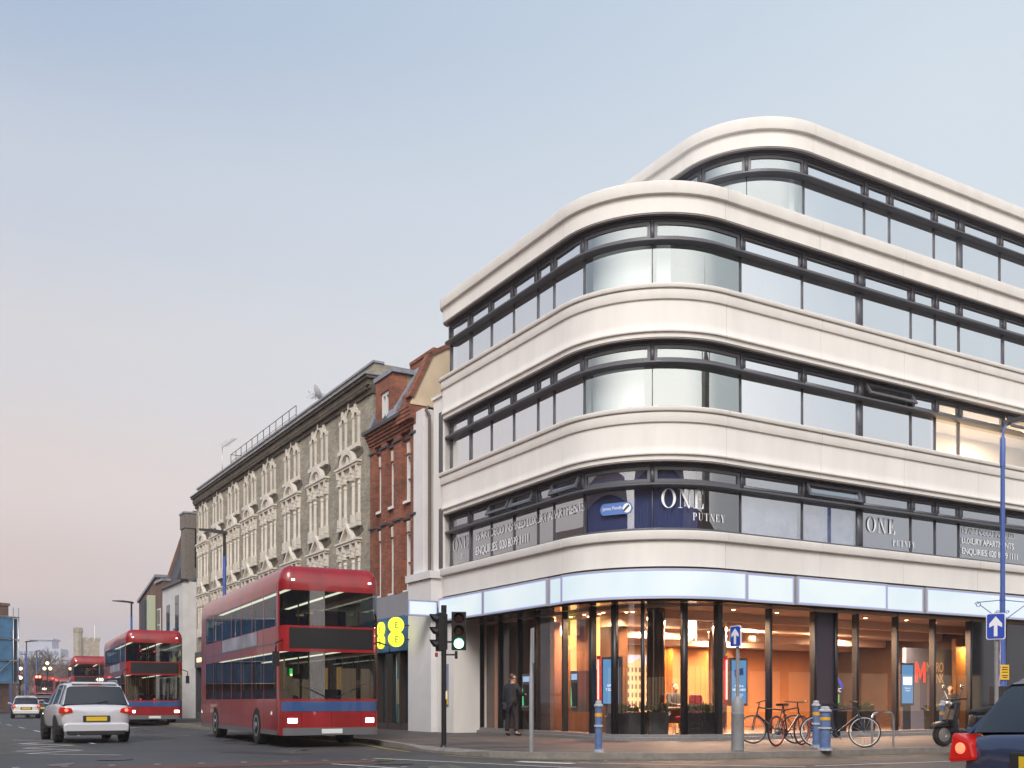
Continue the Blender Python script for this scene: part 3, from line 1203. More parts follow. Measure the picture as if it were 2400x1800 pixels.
# navy show-flat screens behind the curved first-floor glass, pale picture films beside them
NAVY = mat('navy_window_film', (0.035, 0.055, 0.16), 0.8)
mb = MB()
mb.sheet(stations(-4.1, -0.62), OG - 0.10, 5.38, 7.0, P)
W(mb, 'window_film', NAVY)
mb = MB()
mb.sheet(stations(0.85, 2.95), OG - 0.10, 5.38, 6.44, P)
mb.sheet(stations(3.12, 5.18), OG - 0.10, 5.38, 6.44, P)
FILM = mat('grey_picture_film', (0.55, 0.53, 0.55), 0.9, noise=(2.5, 0.35))
W(mb, 'window_film', FILM)
# moire pattern on the navy vents
mb = MB()
for (a, b) in ((-3.95, -2.2), (-1.8, -0.75)):
    for k in range(7):
        zb = 6.64 + k * 0.05
        st = stations(a, b, step=0.12)
        for p, q in zip(st, st[1:]):
            w0, w1 = 0.035 * math.sin(p * 7 + k * 0.2), 0.035 * math.sin(q * 7 + k * 0.2)
            mb.poly([(*P(p, OG - 0.095), zb + w0), (*P(q, OG - 0.095), zb + w1), (*P(q, OG - 0.095), zb + w1 + 0.008), (*P(p, OG - 0.095), zb + w0 + 0.008)])
W(mb, 'film_pattern', mat('film_lines', (0.16, 0.19, 0.34), 0.8))

# ---- return wall and pilaster at the high-street end
mb = MB()
mb.M = Matrix.Translation(front_l(-13.9)) @ Matrix.Rotation(ROT_L, 4, 'Z')   # x towards the corner, y inwards
mb.box(1.28, 2.14, 0.12, 0.9, 0.0, 10.95)
mb.box(2.08, 2.14, 0.06, 0.6, 3.4, 10.95)
mb.box(1.24, 2.2, 0.06, 0.95, 10.95, 11.05)
W(mb, 'return_wall', STONE)
for z0 in (5.35, 8.5):
    mb = MB(Matrix.Translation(front_l(-13.9)) @ Matrix.Rotation(ROT_L, 4, 'Z'))
    mb.box(1.70, 2.0, 0.10, 0.14, z0, z0 + 1.95)
    W(mb, 'slot_window', GLASS_DARK)
mb = MB(Matrix.Translation(front_l(-13.9)) @ Matrix.Rotation(ROT_L, 4, 'Z'))
mb.box(0.28, 1.02, -0.14, 0.8, 5.26, 10.75)
mb.box(0.02, 1.78, -0.22, 0.8, 0.0, 5.02)
W(mb, 'pilaster', WHITE_RENDER)
mb = MB(Matrix.Translation(front_l(-13.9)) @ Matrix.Rotation(ROT_L, 4, 'Z'))
mb.box(-0.05, 1.85, -0.30, 0.8, 5.02, 5.26)
W(mb, 'pilaster_cap', WHITE_RENDER)
mb = MB(Matrix.Translation(front_l(-13.9)) @ Matrix.Rotation(ROT_L, 4, 'Z'))
mb.tube([(1.15, 0.03, 5.3), (1.15, 0.03, 10.5), (1.15, -0.1, 10.65), (1.15, 0.0, 10.8)], 0.05, 8)
W(mb, 'downpipe', mat('brown_pipe', (0.12, 0.09, 0.07), 0.6))
mb = MB(Matrix.Translation(front_l(-13.9)) @ Matrix.Rotation(ROT_L, 4, 'Z'))
mb.box(1.82, 2.95, 0.0, 1.2, 0.0, 3.5)
W(mb, 'stone_pier', STONE)
mb = MB(Matrix.Translation(front_l(-13.9)) @ Matrix.Rotation(ROT_L, 4, 'Z'))
mb.box(2.28, 2.62, -0.02, 0.0, 0.85, 2.2)
nb_ = W(mb, 'notice_board', mat('notice_blue_grey', (0.25, 0.28, 0.40), 0.5))
mb = MB(Matrix.Translation(front_l(-13.9)) @ Matrix.Rotation(ROT_L, 4, 'Z'))
mb.box(2.30, 2.60, -0.05, -0.021, 0.9, 1.35)
W(mb, 'leaflet_box', mat('yellow_plastic', (0.75, 0.5, 0.03), 0.4), nb_)
mb = MB(Matrix.Translation(front_l(-13.9)) @ Matrix.Rotation(ROT_L, 4, 'Z'))
text_mb(mb, 'PHASE', 0.09, lambda x, y: (2.31 + x, -0.024, 2.03 + y))
W(mb, 'notice_lettering', PILL, nb_)

# ---- ground floor: signboard, mirrored soffit, shop glass


def OGF(s):
    t = min(1, max(0, (s + 7.6) / 5.0))
    t = t * t * (3 - 2 * t)
    return -1.0 * (1 - t) - 0.30 * t


def PG(s, d=0.0):
    return P(s, OGF(s) + d)


mb = MB()
mb.sweep(stations(-11.7, S_END), [(-1.3, 3.52), (0.02, 3.52), (0.02, 4.36), (-1.3, 4.36)], P)
W(mb, 'sign_beam', BLACK)
mb = MB()
for run in [stations(-11.0, S_END)]:
    for a, b in zip(run, run[1:]):
        mb.poly([(*P(a, 0.10), 3.50), (*P(b, 0.10), 3.50), (*PG(b, -0.1), 3.50), (*PG(a, -0.1), 3.50)])
W(mb, 'mirror_soffit', BRONZE)

GB = [-11.0, -9.75, -8.6, -7.6, -5.85, -3.97, -3.1, -2.26, -1.08, 0.05, 1.83, 3.5, 4.33, 5.18, 6.86, 8.54, 10.26, 12.0, 13.8, 15.6, 17.4, 19.2, 20.9]
DARKPANEL = mat('opaque_plum_panel', (0.05, 0.04, 0.055), 0.25)
for i, (a, b) in enumerate(zip(GB, GB[1:])):
    fin = MB()
    fw = 0.05 if i not in (5, 6, 8, 9) else 0.08
    fin.sweep(stations(a - fw, a + fw), [(-0.12, 0.16), (0.05, 0.16), (0.05, 3.49), (-0.12, 3.49)], PG)
    wn_ = W(fin, 'shop_window', BLACK)
    pn = MB()
    pn.sheet(stations(a + fw, b - 0.05), -0.02, 0.17, 3.49, PG)
    W(pn, 'pane', DARKPANEL if i == 11 else (GLASS_DARK if i >= 16 else GLASS_SHOP), wn_)
mb = MB()
mb.sweep(stations(-11.1, S_END), [(-0.2, -0.02), (0.16, -0.02), (0.16, 0.085), (0.06, 0.09), (0.06, 0.16), (-0.2, 0.16)], PG)
W(mb, 'plinth_step', mat('grey_granite', (0.20, 0.19, 0.19), 0.5, noise=(12, 0.2)))

sgn = thing('shop_fascia_sign', 'long pale blue backlit sign band wrapping the rounded corner above the shop', 'sign', (CEN.x, CEN.y, 3.5))
SIGNLIT = mat('backlit_pale_blue', (0.02, 0.02, 0.02), 0.3)
sb = [(-11.7, -8.8, 0.16), (-8.74, -5.25, 0.16), (-5.19, -ARC + 0.05, 0.11), (-ARC + 0.1, 0.58, 0.16), (0.64, 2.33, 0.10), (2.39, 5.90, 0.17), (5.95, 7.55, 0.11), (7.62, 11.1, 0.17), (11.16, 12.8, 0.11), (12.86, 16.4, 0.17), (16.46, 20.9, 0.11)]


def mat_sign():
    m = bpy.data.materials.new('backlit_sign_face')
    m.use_nodes = True
    t = m.node_tree
    b = t.nodes['Principled BSDF']
    b.inputs['Base Color'].default_value = (0.3, 0.3, 0.3, 1)
    b.inputs['Roughness'].default_value = 0.25
    tcn = t.nodes.new('ShaderNodeTexCoord')
    n = t.nodes.new('ShaderNodeTexNoise')
    n.inputs['Scale'].default_value = 0.55
    n.inputs['Detail'].default_value = 1
    t.links.new(tcn.outputs['Object'], n.inputs['Vector'])
    r = t.nodes.new('ShaderNodeValToRGB')
    r.color_ramp.elements[0].position = 0.35
    r.color_ramp.elements[1].position = 0.62
    r.color_ramp.elements[0].color = lin(206, 229, 239)
    r.color_ramp.elements[1].color = lin(224, 239, 243)
    t.links.new(n.outputs[0], r.inputs[0])
    t.links.new(r.outputs[0], b.inputs['Emission Color'])
    b.inputs['Emission Strength'].default_value = 0.79
    return m


SIGNF = mat_sign()
SILV = mat('satin_silver_frame', (0.55, 0.55, 0.60), 0.4, metal=0.3)
SIGNEDGE = mat_emit('blue_edge_light', (0.40, 0.47, 0.95), 0.85, (0.1, 0.1, 0.2))
for a, b, o in sb:
    fr = MB()
    st = stations(a, b)
    fr.sweep(st, [(0.021, 3.56), (o, 3.56), (o, 3.60), (0.021, 3.60)], P)
    fr.sweep(st, [(0.021, 4.27), (o, 4.27), (o, 4.31), (0.021, 4.31)], P)
    fr.sweep(stations(a, a + 0.035), [(0.021, 3.60), (o, 3.60), (o, 4.27), (0.021, 4.27)], P)
    fr.sweep(stations(b - 0.035, b), [(0.021, 3.60), (o, 3.60), (o, 4.27), (0.021, 4.27)], P)
    pnl = fr.build('sign_panel', SILV, sgn, world=False)
    pnl.data.transform(Matrix.Translation((-CEN.x, -CEN.y, -3.5)))
    ed = MB()
    ed.sheet(stations(a + 0.035, b - 0.035), o - 0.012, 3.60, 4.27, P)
    e_ = ed.build('edge_glow', SIGNEDGE, pnl)
    e_.data.transform(Matrix.Translation((-CEN.x, -CEN.y, -3.5)))
    fc = MB()
    fc.sheet(stations(a + 0.06, b - 0.06), o - 0.006, 3.625, 4.245, P)
    f_ = fc.build('lit_face', SIGNF, pnl)
    f_.data.transform(Matrix.Translation((-CEN.x, -CEN.y, -3.5)))

# small projecting light box at the high-street end
pj = thing('projecting_sign', 'small pale blue light box projecting from the wall above the traffic signal', 'sign', front_l(-12.0, 0.02, 3.75), ROT_L)
mb = MB()
mb.box(-0.09, 0.09, -1.12, -0.06, 0.0, 0.5)
mb.box(-0.03, 0.03, -0.06, 0.06, 0.2, 0.3)
mb.build('sign_case', STEEL, pj)
mb = MB()
mb.box(0.091, 0.096, -1.09, -0.09, 0.03, 0.47)
mb.build('edge_glow', SIGNEDGE, pj)
mb = MB()
mb.box(0.0965, 0.099, -1.06, -0.12, 0.05, 0.45)
mb.build('lit_face', SIGNF, pj)
# ------------------------------------------------------------------ inside the bank
def Q(s, d, z=0.0):
    q = PR + V * s + U * d
    return (q.x, q.y, z)


MQ = Matrix.Translation(Q(0, 0)) @ Matrix.Rotation(ROT_R, 4, 'Z')      # x along the side road, y inwards
FLOORW = mat('dark_timber_floor', (0.10, 0.06, 0.04), 0.35, noise=(3, 0.3))
CEIL = mat('warm_white_ceiling', (0.72, 0.58, 0.46), 0.85)
TERRA = mat('terracotta_panel', (0.42, 0.17, 0.06), 0.6, noise=(1.2, 0.15))
TIMBER = mat('oak_veneer', (0.38, 0.20, 0.08), 0.5, noise=(2, 0.2), streak=0.2)
DARKIN = mat('dark_brown_wall', (0.09, 0.05, 0.035), 0.5, noise=(2, 0.3))
mb = MB(MQ)
mb.prism([(-1.9, 9.5), (-1.9, 3.1), (-1.4, 1.7), (-0.2, 0.6), (1, 0.25), (20.8, 0.25), (20.8, 9.5)], -0.02, 0.1, 'xy')
W(mb, 'shop_floor', FLOORW)
mb = MB(MQ)
mb.prism([(-1.9, 9.5), (-1.9, 3.1), (-1.4, 1.7), (-0.2, 0.55), (1, 0.25), (20.8, 0.25), (20.8, 9.5)], 3.46, 3.52, 'xy')
for a, b, z in ((1.8, 2.1, 3.22), (3.6, 4.4, 3.12), (6.0, 6.4, 3.0), (7.4, 8.2, 2.9)):
    mb.box(-0.8, 13.4, a, b, z, 3.45)
W(mb, 'shop_ceiling', CEIL)
mb = MB(MQ)
mb.box(-1.9, 13.5, 8.3, 8.5, 0.1, 3.45)
W(mb, 'shop_back_wall', TERRA)
mb = MB(MQ)
mb.box(13.5, 13.65, 0.3, 8.5, 0.1, 3.45)
mb.box(-1.75, -1.6, 5.5, 9.4, 0.1, 3.45)
W(mb, 'shop_side_wall', DARKIN)
mb = MB(MQ)
for x0, x1 in ((2.9, 4.1), (4.9, 5.4), (7.3, 7.7)):
    mb.box(x0, x1, 8.0, 8.29, 0.1, 3.0)
mb.box(12.35, 13.45, 2.3, 2.45, 0.1, 3.1)
W(mb, 'timber_panel', TIMBER)
# white feature wall with the raised bank lettering
mb = MB(MQ)
mb.box(10.1, 12.6, 2.5, 2.65, 0.1, 2.75)
fw_ = W(mb, 'feature_wall', mat('lilac_white_wall', (0.22, 0.26, 0.38), 0.8))
REDL = mat_emit('red_letter', (1.0, 0.13, 0.08), 0.9, (0.7, 0.05, 0.03))
GOLD = mat('gold_letter', (0.85, 0.62, 0.30), 0.35, metal=0.1, emit=(1.0, 0.7, 0.35), estr=0.25)  # faint glow of its own added to lift the dim letters


def on_feature(x0, z0, y0=2.49, k=1.0):
    return lambda x, y: tuple(MQ @ Vector((x0 + x * k, y0, z0 + y)))


mb = MB()
for dz_ in (0.0,):
    mp = lambda x, y: on_feature(10.55, 1.62)(x * 0.5, y * 0.75)
    for pts in (((0, 0), (0.22, 0), (0.22, 0.9), (0, 0.9)), ((0.22, 0.9), (0.5, 0.42), (0.5, 0.12), (0.22, 0.6)), ((0.5, 0.12), (0.5, 0.42), (0.78, 0.9), (0.78, 0.6)), ((0.78, 0), (1.0, 0), (1.0, 0.9), (0.78, 0.9))):
        mb.poly([mp(*q) for q in pts])
W(mb, 'raised_letter', REDL, fw_)
mb = MB()
text_mb(mb, 'METRO', 0.46, on_feature(11.08, 1.98, 2.485, 0.62), spacing=0.9)
text_mb(mb, 'BANK', 0.46, on_feature(11.26, 1.61, 2.485, 0.62), spacing=0.9)
W(mb, 'raised_letter', GOLD, fw_)
# photographic street mural on the back wall
mb = MB(MQ)
mb.box(1.6, 3.75, 7.62, 7.7, 0.6, 2.55)
mu = W(mb, 'wall_mural', mat_emit('mural_sky', lin(150, 180, 215), 0.55, (0.3, 0.4, 0.55)))
mb = MB(MQ)
for x0, x1, h in ((2.15, 2.75, 2.1), (2.75, 3.2, 2.25), (3.2, 3.75, 2.15)):
    mb.poly([(x0, 7.61, 0.6), (x1, 7.61, 0.6), (x1, 7.61, h + 0.2), (x0, 7.61, h)])
W(mb, 'mural_house', mat_emit('mural_brick', lin(200, 165, 120), 0.5, (0.4, 0.25, 0.15)), mu)
mb = MB(MQ)
for r in range(5):
    for c in range(10):
        x = 2.2 + c * 0.155
        z = 0.85 + r * 0.28
        mb.poly([(x, 7.60, z), (x + 0.07, 7.60, z), (x + 0.07, 7.60, z + 0.16), (x, 7.60, z + 0.16)])
W(mb, 'mural_window', mat('mural_dark', (0.05, 0.045, 0.04), 0.6), mu)
# columns
for s, d, r, m in ((-0.85, 1.75, 0.24, mat('smoked_steel', (0.10, 0.085, 0.075), 0.12, metal=1.0)), (2.35, 2.9, 0.27, CHROME)):
    mb = MB()
    q = Q(s, d)
    mb.lathe([(r, 0.1), (r, 3.0), (r * 1.0, 3.46)], (q[0], q[1], 0), 28)
    W(mb, 'column', m)
pd = thing('pendant_cluster', 'cluster of white glass light rods hanging above the oak desk', 'pendant light', Q(0.95, 2.4, 3.2), ROT_R)
mb = MB()
mb.box(-0.2, 0.2, -0.1, 0.1, 0.2, 0.25)
mb.build('ceiling_plate', STEEL, pd)
for k in range(7):
    mb = MB()
    x, y = -0.15 + 0.05 * k, 0.06 * (-1) ** k
    mb.tube([(x, y, -0.42 - 0.06 * (k % 3)), (x, y, 0.08)], 0.014, 6)
    mb.build('light_rod', mat_emit('white_rod', (1.0, 0.96, 0.9), 6.0), pd)
# downlights and the light they give
for s, d in ((1.2, 1.0), (2.9, 1.1), (4.8, 1.0), (6.5, 1.1), (8.2, 1.0), (9.8, 1.2), (2.0, 5.2), (5.2, 5.2), (6.8, 5.2), (8.4, 2.8), (5.8, 7.0), (9.2, 4.4)):
    mb = MB()
    mb.disc(Q(s, d, 3.455), 0.05, 10, 'z')
    W(mb, 'downlight', WARM)
ORANGE = (1.0, 0.64, 0.40)
for s, d, pw in ((1.0, 2.3, 620), (4.3, 2.8, 800), (7.3, 2.6, 800), (9.0, 1.9, 220), (2.5, 5.3, 700), (6.5, 6.9, 640), (10.5, 5.5, 260)):
    area_light('ceiling_lamp', Q(s, d, 3.09 if 3.6 < d < 4.4 else 3.2), 1.5, pw, ORANGE)
for s, d in ((2.2, 7.8), (4.6, 7.9), (7.0, 7.9), (12.9, 2.05)):
    area_light('wall_washer', Q(s, d, 2.85), 0.22, 60, (1.0, 0.55, 0.15))
# dark lobby wall behind the cash machines, with two gilded uprights
mb = MB()
st = stations(-10.9, -5.3)
mb.sheet(st, -2.6, 0.1, 3.48, P)
W(mb, 'lobby_wall', mat('lobby_walnut', (0.20, 0.10, 0.055), 0.4, noise=(1.5, 0.4), streak=0.15))
mb = MB()
mb.prism([P(s, -1.02) for s in stations(-10.9, -6.0)] + [P(s, -2.7) for s in stations(-10.9, -6.0)][::-1], -0.02, 0.09, 'xy')
W(mb, 'lobby_floor', FLOORW)
for s, w in ((-7.3, 0.32), (-6.1, 0.3)):
    mb = MB()
    mb.sheet(stations(s, s + w), -2.0, 1.9, 3.4, P)
    W(mb, 'lit_wall_panel', mat_emit('amber_glow', (1.0, 0.62, 0.22), 1.3, (0.5, 0.3, 0.1)))
q = P(-8.5, -1.8)
area_light('lobby_lamp', (q[0], q[1], 3.3), 0.8, 260, ORANGE)

random.seed(17)
for k in range(16):
    mb = MB()
    sx = -10.6 + k * 0.42
    q = P(sx, -1.35 - 0.9 * random.random())
    mb.disc((q[0], q[1], 3.44), 0.045, 10, 'z')
    W(mb, 'downlight', WARM)
q = P(-5.0, -1.7)
area_light('lobby_lamp', (q[0], q[1], 3.3), 0.8, 200, ORANGE)
# cash machines set in the glass
SCREEN_BLUE = mat_emit('pale_screen', lin(150, 190, 235), 0.9, (0.1, 0.1, 0.12))
GREENGLOW = mat_emit('green_keypad_glow', (0.1, 0.9, 0.35), 0.8, (0.02, 0.1, 0.04))


def frame_at(s, d=0.0):
    """matrix on the shop-glass line: x to the right, y inwards"""
    a, b = Vector(PG(s - 0.05, d)), Vector(PG(s + 0.05, d))
    t = (b - a).normalized()
    c = (a + b) / 2
    return (c.x, c.y), math.atan2(t.y, t.x)


def cash_machine(s, label):
    c, r = frame_at(s, 0.0)
    t = thing('cash_machine', label, 'cash machine', (c[0], c[1], 0.72), r, 'cash machines in the shop glass')
    mb = MB()
    mb.box(-0.26, 0.26, -0.07, 0.25, 0.0, 1.1)
    mb.build('housing', mat('bronze_housing', (0.20, 0.16, 0.14), 0.35, metal=0.6), t)
    mb = MB()
    mb.box(-0.20, 0.20, -0.085, -0.071, 0.12, 0.78)
    mb.build('recess', BLACK, t)
    mb = MB()
    mb.box(-0.18, 0.18, -0.085, -0.071, 0.86, 1.02)
    s_ = mb.build('lit_header', SCREEN_BLUE, t)
    mb = MB()
    text_mb(mb, 'CASH', 0.09, lambda x, y: (-0.12 + x, -0.087, 0.905 + y))
    mb.build('lettering', WHITEPAINT, s_)
    mb = MB()
    mb.poly([(-0.20, -0.088, 0.12), (-0.13, -0.088, 0.18), (-0.17, -0.088, 0.62), (-0.20, -0.088, 0.70)])
    mb.build('keypad_glow', GREENGLOW, t)
    mb = MB()
    mb.box(-0.18, 0.18, -0.13, -0.086, 0.10, 0.15)
    mb.build('shelf', STEEL, t)


cash_machine(-8.05, 'bronze cash machine being used by the man in the dark suit')
cash_machine(-4.95, 'bronze cash machine with nobody at it, beside the slim grey post')

NEON = mat_emit('red_neon', (1.0, 0.16, 0.13), 7.0, (0.5, 0.02, 0.02))


def totem(s, d, label, lines, w=0.52, card=False, table=False, rot=0.0):
    c, r = frame_at(s, -d)
    t = thing('digital_screen', label, 'screen', (c[0], c[1], 0.1), r + rot, 'digital screens behind the glass')
    mb = MB()
    mb.box(-w / 2 - 0.05, w / 2 + 0.05, 0.0, 0.12, 0.78, 2.06)
    mb.box(-0.18, 0.18, 0.02, 0.10, 0.0, 0.78)
    mb.build('casing', mat('charcoal_casing', (0.05, 0.05, 0.06), 0.4), t)
    mb = MB()
    mb.box(-w / 2, w / 2, -0.008, -0.001, 0.84, 2.0)
    sc = mb.build('display', mat_emit('blue_display', lin(92, 152, 205), 0.85, (0.05, 0.1, 0.15)), t)
    mb = MB()
    y = 1.28
    for k, (tx, sz) in enumerate(lines):
        text_mb(mb, tx, sz, lambda a, b: (a, -0.011, y + b), 'CENTER')
        y -= sz * 1.15
    mb.build('lettering', mat_emit('white_pixels', (1, 1, 1), 0.9), sc)
    if card:
        mb = MB()
        mb.poly([(-0.16, -0.010, 1.55), (0.16, -0.010, 1.62), (0.14, -0.010, 1.80), (-0.18, -0.010, 1.73)])
        mb.build('bank_card', mat_emit('navy_card', lin(30, 50, 110), 0.8), sc)
    if table:
        mb = MB()
        mb.poly([(-0.2, -0.010, 1.40), (0.2, -0.010, 1.40), (0.2, -0.010, 1.64), (-0.2, -0.010, 1.64)])
        tb = mb.build('white_table', mat_emit('white_pixels2', (0.95, 0.95, 0.95), 0.9), sc)
        for q in range(4):
            mb = MB()
            mb.poly([(-0.05, -0.012, 1.44 + q * 0.05), (0.12 - 0.02 * (q % 2), -0.012, 1.44 + q * 0.05), (0.12, -0.012, 1.46 + q * 0.05), (-0.05, -0.012, 1.46 + q * 0.05)])
        mb.build('table_rows', REDL, sc)
    mb = MB()
    x = -w / 2 - 0.16
    mb.tube([(x, 0.02, 0.95), (x, 0.02, 2.0)], 0.022, 8)
    mb.build('neon_tube', NEON, t)
    mb = MB()
    mb.box(x - 0.06, x + 0.06, 0.05, 0.09, 0.8, 2.1)
    mb.build('neon_back', mat('red_back', (0.35, 0.02, 0.03), 0.4), t)


totem(-9.25, 0.45, 'blue screen and red neon tube behind the man in the suit', [('MEET', 0.1), ('A NEW', 0.07), ('BANK', 0.08)], 0.42, rot=R(10))
totem(-3.45, 0.35, 'tall blue screen with red neon tube right of the unused cash machine', [('OPEN', 0.09), ('7 DAYS', 0.09)], 0.46, rot=R(12))
totem(1.3, 0.6, 'blue screen asking about a new card, near the blue arrow sign', [('NEED A', 0.085), ('NEW CARD?', 0.085), ('Ask for the paperwork', 0.033), ('and we will print one', 0.033), ('while you wait', 0.033)], 0.52, card=True)
totem(8.12, 0.6, 'blue screen showing a white results table, in front of the raised lettering', [('Thanks for', 0.06), ('voting us', 0.06)], 0.5, table=True)

# desk, chair, planters
dk = thing('oak_desk', 'pale oak meeting desk behind the corner glass', 'desk', Q(0.15, 1.95), ROT_R)
mb = MB()
mb.box(-0.9, 0.9, -0.4, 0.4, 0.80, 0.84)
mb.build('desk_top', TIMBER, dk)
for x in (-0.85, 0.81):
    mb = MB()
    mb.box(x, x + 0.04, -0.38, 0.38, 0.1, 0.8)
    mb.build('leg', TIMBER, dk)
mb = MB()
mb.box(-0.8, 0.8, 0.30, 0.33, 0.4, 0.8)
mb.build('modesty_panel', TIMBER, dk)

ch = thing('red_office_chair', 'red high-backed office chair at the oak desk, its back to the street', 'chair', Q(-0.05, 1.15, 0.1), ROT_R + R(8))
REDFAB = mat('red_fabric', (0.45, 0.02, 0.03), 0.8)
mb = MB()
mb.box(-0.24, 0.24, -0.02, 0.46, 0.42, 0.50)
mb.build('seat', REDFAB, ch, bevel=0.03)
mb = MB()
mb.prism([(-0.23, 0.5), (0.23, 0.5), (0.25, 1.0), (0.2, 1.08), (-0.2, 1.08), (-0.25, 1.0)], -0.09, -0.02)
mb.build('backrest', REDFAB, ch, bevel=0.03)
mb = MB()
mb.tube([(0, 0.2, 0.1), (0, 0.2, 0.42)], 0.03, 8)
mb.build('gas_stem', BLACK, ch)
for k in range(5):
    a = k * 2 * math.pi / 5
    mb = MB()
    mb.tube([(0, 0.2, 0.12), (0.3 * math.cos(a), 0.2 + 0.3 * math.sin(a), 0.05)], [0.025, 0.015], 6)
    mb.ball((0.3 * math.cos(a), 0.2 + 0.3 * math.sin(a), 0.03), 0.03, 8, 6)
    mb.build('castor_leg', BLACK, ch)

random.seed(5)
LEAF = mat('ribbed_leaf', (0.07, 0.085, 0.03), 0.5, noise=(6, 0.5))


def planter(s, d, w, label):
    c, r = frame_at(s, -d)
    t = thing('planter', label, 'planter', (c[0], c[1], 0.1), r, 'planters of leafy plants behind the glass')
    mb = MB()
    mb.prism([(-w / 2 + 0.03, 0.0), (w / 2 - 0.03, 0.0), (w / 2, 0.62), (-w / 2, 0.62)], -0.14, 0.14)
    mb.build('trough', BLACK, t)
    mb = MB()
    for k in range(int(70 * w / 0.6)):
        x, y = random.uniform(-w / 2, w / 2), random.uniform(-0.1, 0.1)
        a, tl, ln = random.uniform(0, 6.28), random.uniform(0.3, 1.1), random.uniform(0.16, 0.32)
        d_ = Vector((math.cos(a) * math.sin(tl), math.sin(a) * math.sin(tl), math.cos(tl)))
        sd = d_.cross(Vector((0, 0, 1))).normalized() * 0.035
        b = Vector((x, y, 0.58 + random.uniform(0, 0.12)))
        m_ = b + d_ * ln * 0.5 + Vector((0, 0, 0.02))
        e = b + d_ * ln - Vector((0, 0, 0.05))
        mb.poly([b, m_ + sd, e])
        mb.poly([b, e, m_ - sd])
    mb.build('foliage', LEAF, t)


planter(-2.75, 0.55, 0.8, 'black trough of leafy plants left of the smoked column')
planter(-1.75, 0.55, 0.5, 'black trough of leafy plants directly under the dark column edge')
planter(-0.3, 0.35, 1.1, 'black trough of leafy plants in front of the oak desk')
planter(4.75, 0.4, 0.7, 'black trough of leafy plants by the round kiosk sign')
planter(6.0, 0.4, 0.6, 'black trough of yellowish plants between kiosk and results screen')
planter(9.35, 0.4, 1.1, 'black trough of yellowish plants right of the results screen')

# round-topped kiosk with blue arched header
c, r = frame_at(5.1, -0.7)
kk = thing('coin_kiosk', 'round-topped coin kiosk with blue arched header and white lettering', 'kiosk', (c[0], c[1], 0.1), r)
mb = MB()
pts = [(-0.32, 0)] + [(0.36 * math.cos(a), 1.25 + 0.36 * math.sin(a)) for a in [math.pi - k * math.pi / 14 for k in range(15)]] + [(0.32, 0)]
mb.prism(pts, 0.0, 0.35)
mb.build('body', mat('dark_red_casing', (0.10, 0.02, 0.03), 0.4), kk)
mb = MB()
n = 16
for k in range(n):
    a, b = math.pi * k / n, math.pi * (k + 1) / n
    mb.poly([(0.24 * math.cos(a), -0.004, 1.25 + 0.24 * math.sin(a)), (0.35 * math.cos(a), -0.004, 1.25 + 0.35 * math.sin(a)), (0.35 * math.cos(b), -0.004, 1.25 + 0.35 * math.sin(b)), (0.24 * math.cos(b), -0.004, 1.25 + 0.24 * math.sin(b))])
hd = mb.build('arched_header', mat_emit('blue_header', lin(40, 70, 190), 0.8, (0.02, 0.05, 0.3)), kk)
mb = MB()
text_mb(mb, 'MAGIC', 0.16, lambda x, y: (x, -0.006, 1.17 + y), 'CENTER')
text_mb(mb, 'MONEY', 0.075, lambda x, y: (x, -0.008, 1.515 + y), 'CENTER')
mb.build('lettering', mat_emit('kiosk_white', (1, 1, 0.95), 0.9), kk)
mb = MB()
mb.box(-0.17, 0.17, -0.01, -0.001, 0.80, 1.10)
mb.build('screen', mat_emit('kiosk_screen', lin(120, 190, 110), 0.6), kk)
# ------------------------------------------------------------------ brick terrace along the high street
def along(s, o=0.0, z=0.0):
    q = P(s, o)
    return (q[0], q[1], z)


S0 = -44.1
ter = thing('brick_terrace', 'long sooty stock-brick terrace with eight bays of cream pedimented windows', 'building', along(S0), ROT_L)
TW = 26.65
mb = MB()
mb.box(0, TW, 0.0, 9.5, 3.9, 12.5)
mb.box(0, TW, 0.06, 9.5, 12.5, 13.60)
mb.build('wall', B_STOCK, ter)
mb = MB()
for z0, z1, y in ((12.45, 12.62, -0.08), (12.62, 12.75, -0.15), (12.75, 12.98, -0.22), (12.98, 13.10, -0.30)):
    mb.box(-0.05 if y > -0.3 else -0.12, TW + (0.05 if y > -0.3 else 0.12), y, 0.5, z0, z1 - 0.002)
for i in range(150):
    x = 0.1 + i * (TW - 0.2) / 150
    mb.box(x, x + 0.09, -0.215, -0.05, 12.63, 12.74)
mb.build('cornice', B_DARK, ter)
mb = MB()
mb.box(-0.15, TW + 0.15, -0.37, 0.4, 13.10, 13.15)
mb.box(-0.05, TW + 0.05, 0.0, 0.45, 13.60, 13.68)
mb.build('lead_capping', LEAD, ter)

WCX = [s - S0 for s in (-42.4, -39.2, -36.1, -33.1, -30.0, -26.6, -23.15, -19.7)]


def glazing(win, x0, x1, z0, z1, y=0.22):
    mb = MB()
    mb.box(x0, x1, y, y + 0.02, z0, z1)
    mb.build('pane', GLASS_OLD, win)
    mb = MB()
    w = 0.045
    mb.box(x0, x0 + w, y - 0.05, y - 0.001, z0, z1)
    mb.box(x1 - w, x1, y - 0.05, y - 0.001, z0, z1)
    mb.box(x0 + w, x1 - w, y - 0.05, y - 0.001, z0, z0 + w)
    mb.box(x0 + w, x1 - w, y - 0.05, y - 0.001, z1 - w, z1)
    zm = (z0 + z1) / 2
    mb.box(x0 + w, x1 - w, y - 0.06, y - 0.001, zm - 0.03, zm + 0.03)
    if x1 - x0 > 0.5:
        mb.box((x0 + x1) / 2 - 0.015, (x0 + x1) / 2 + 0.015, y - 0.045, y - 0.001, z0 + w, z1 - w)
    mb.build('sash', WHITEPAINT, win)


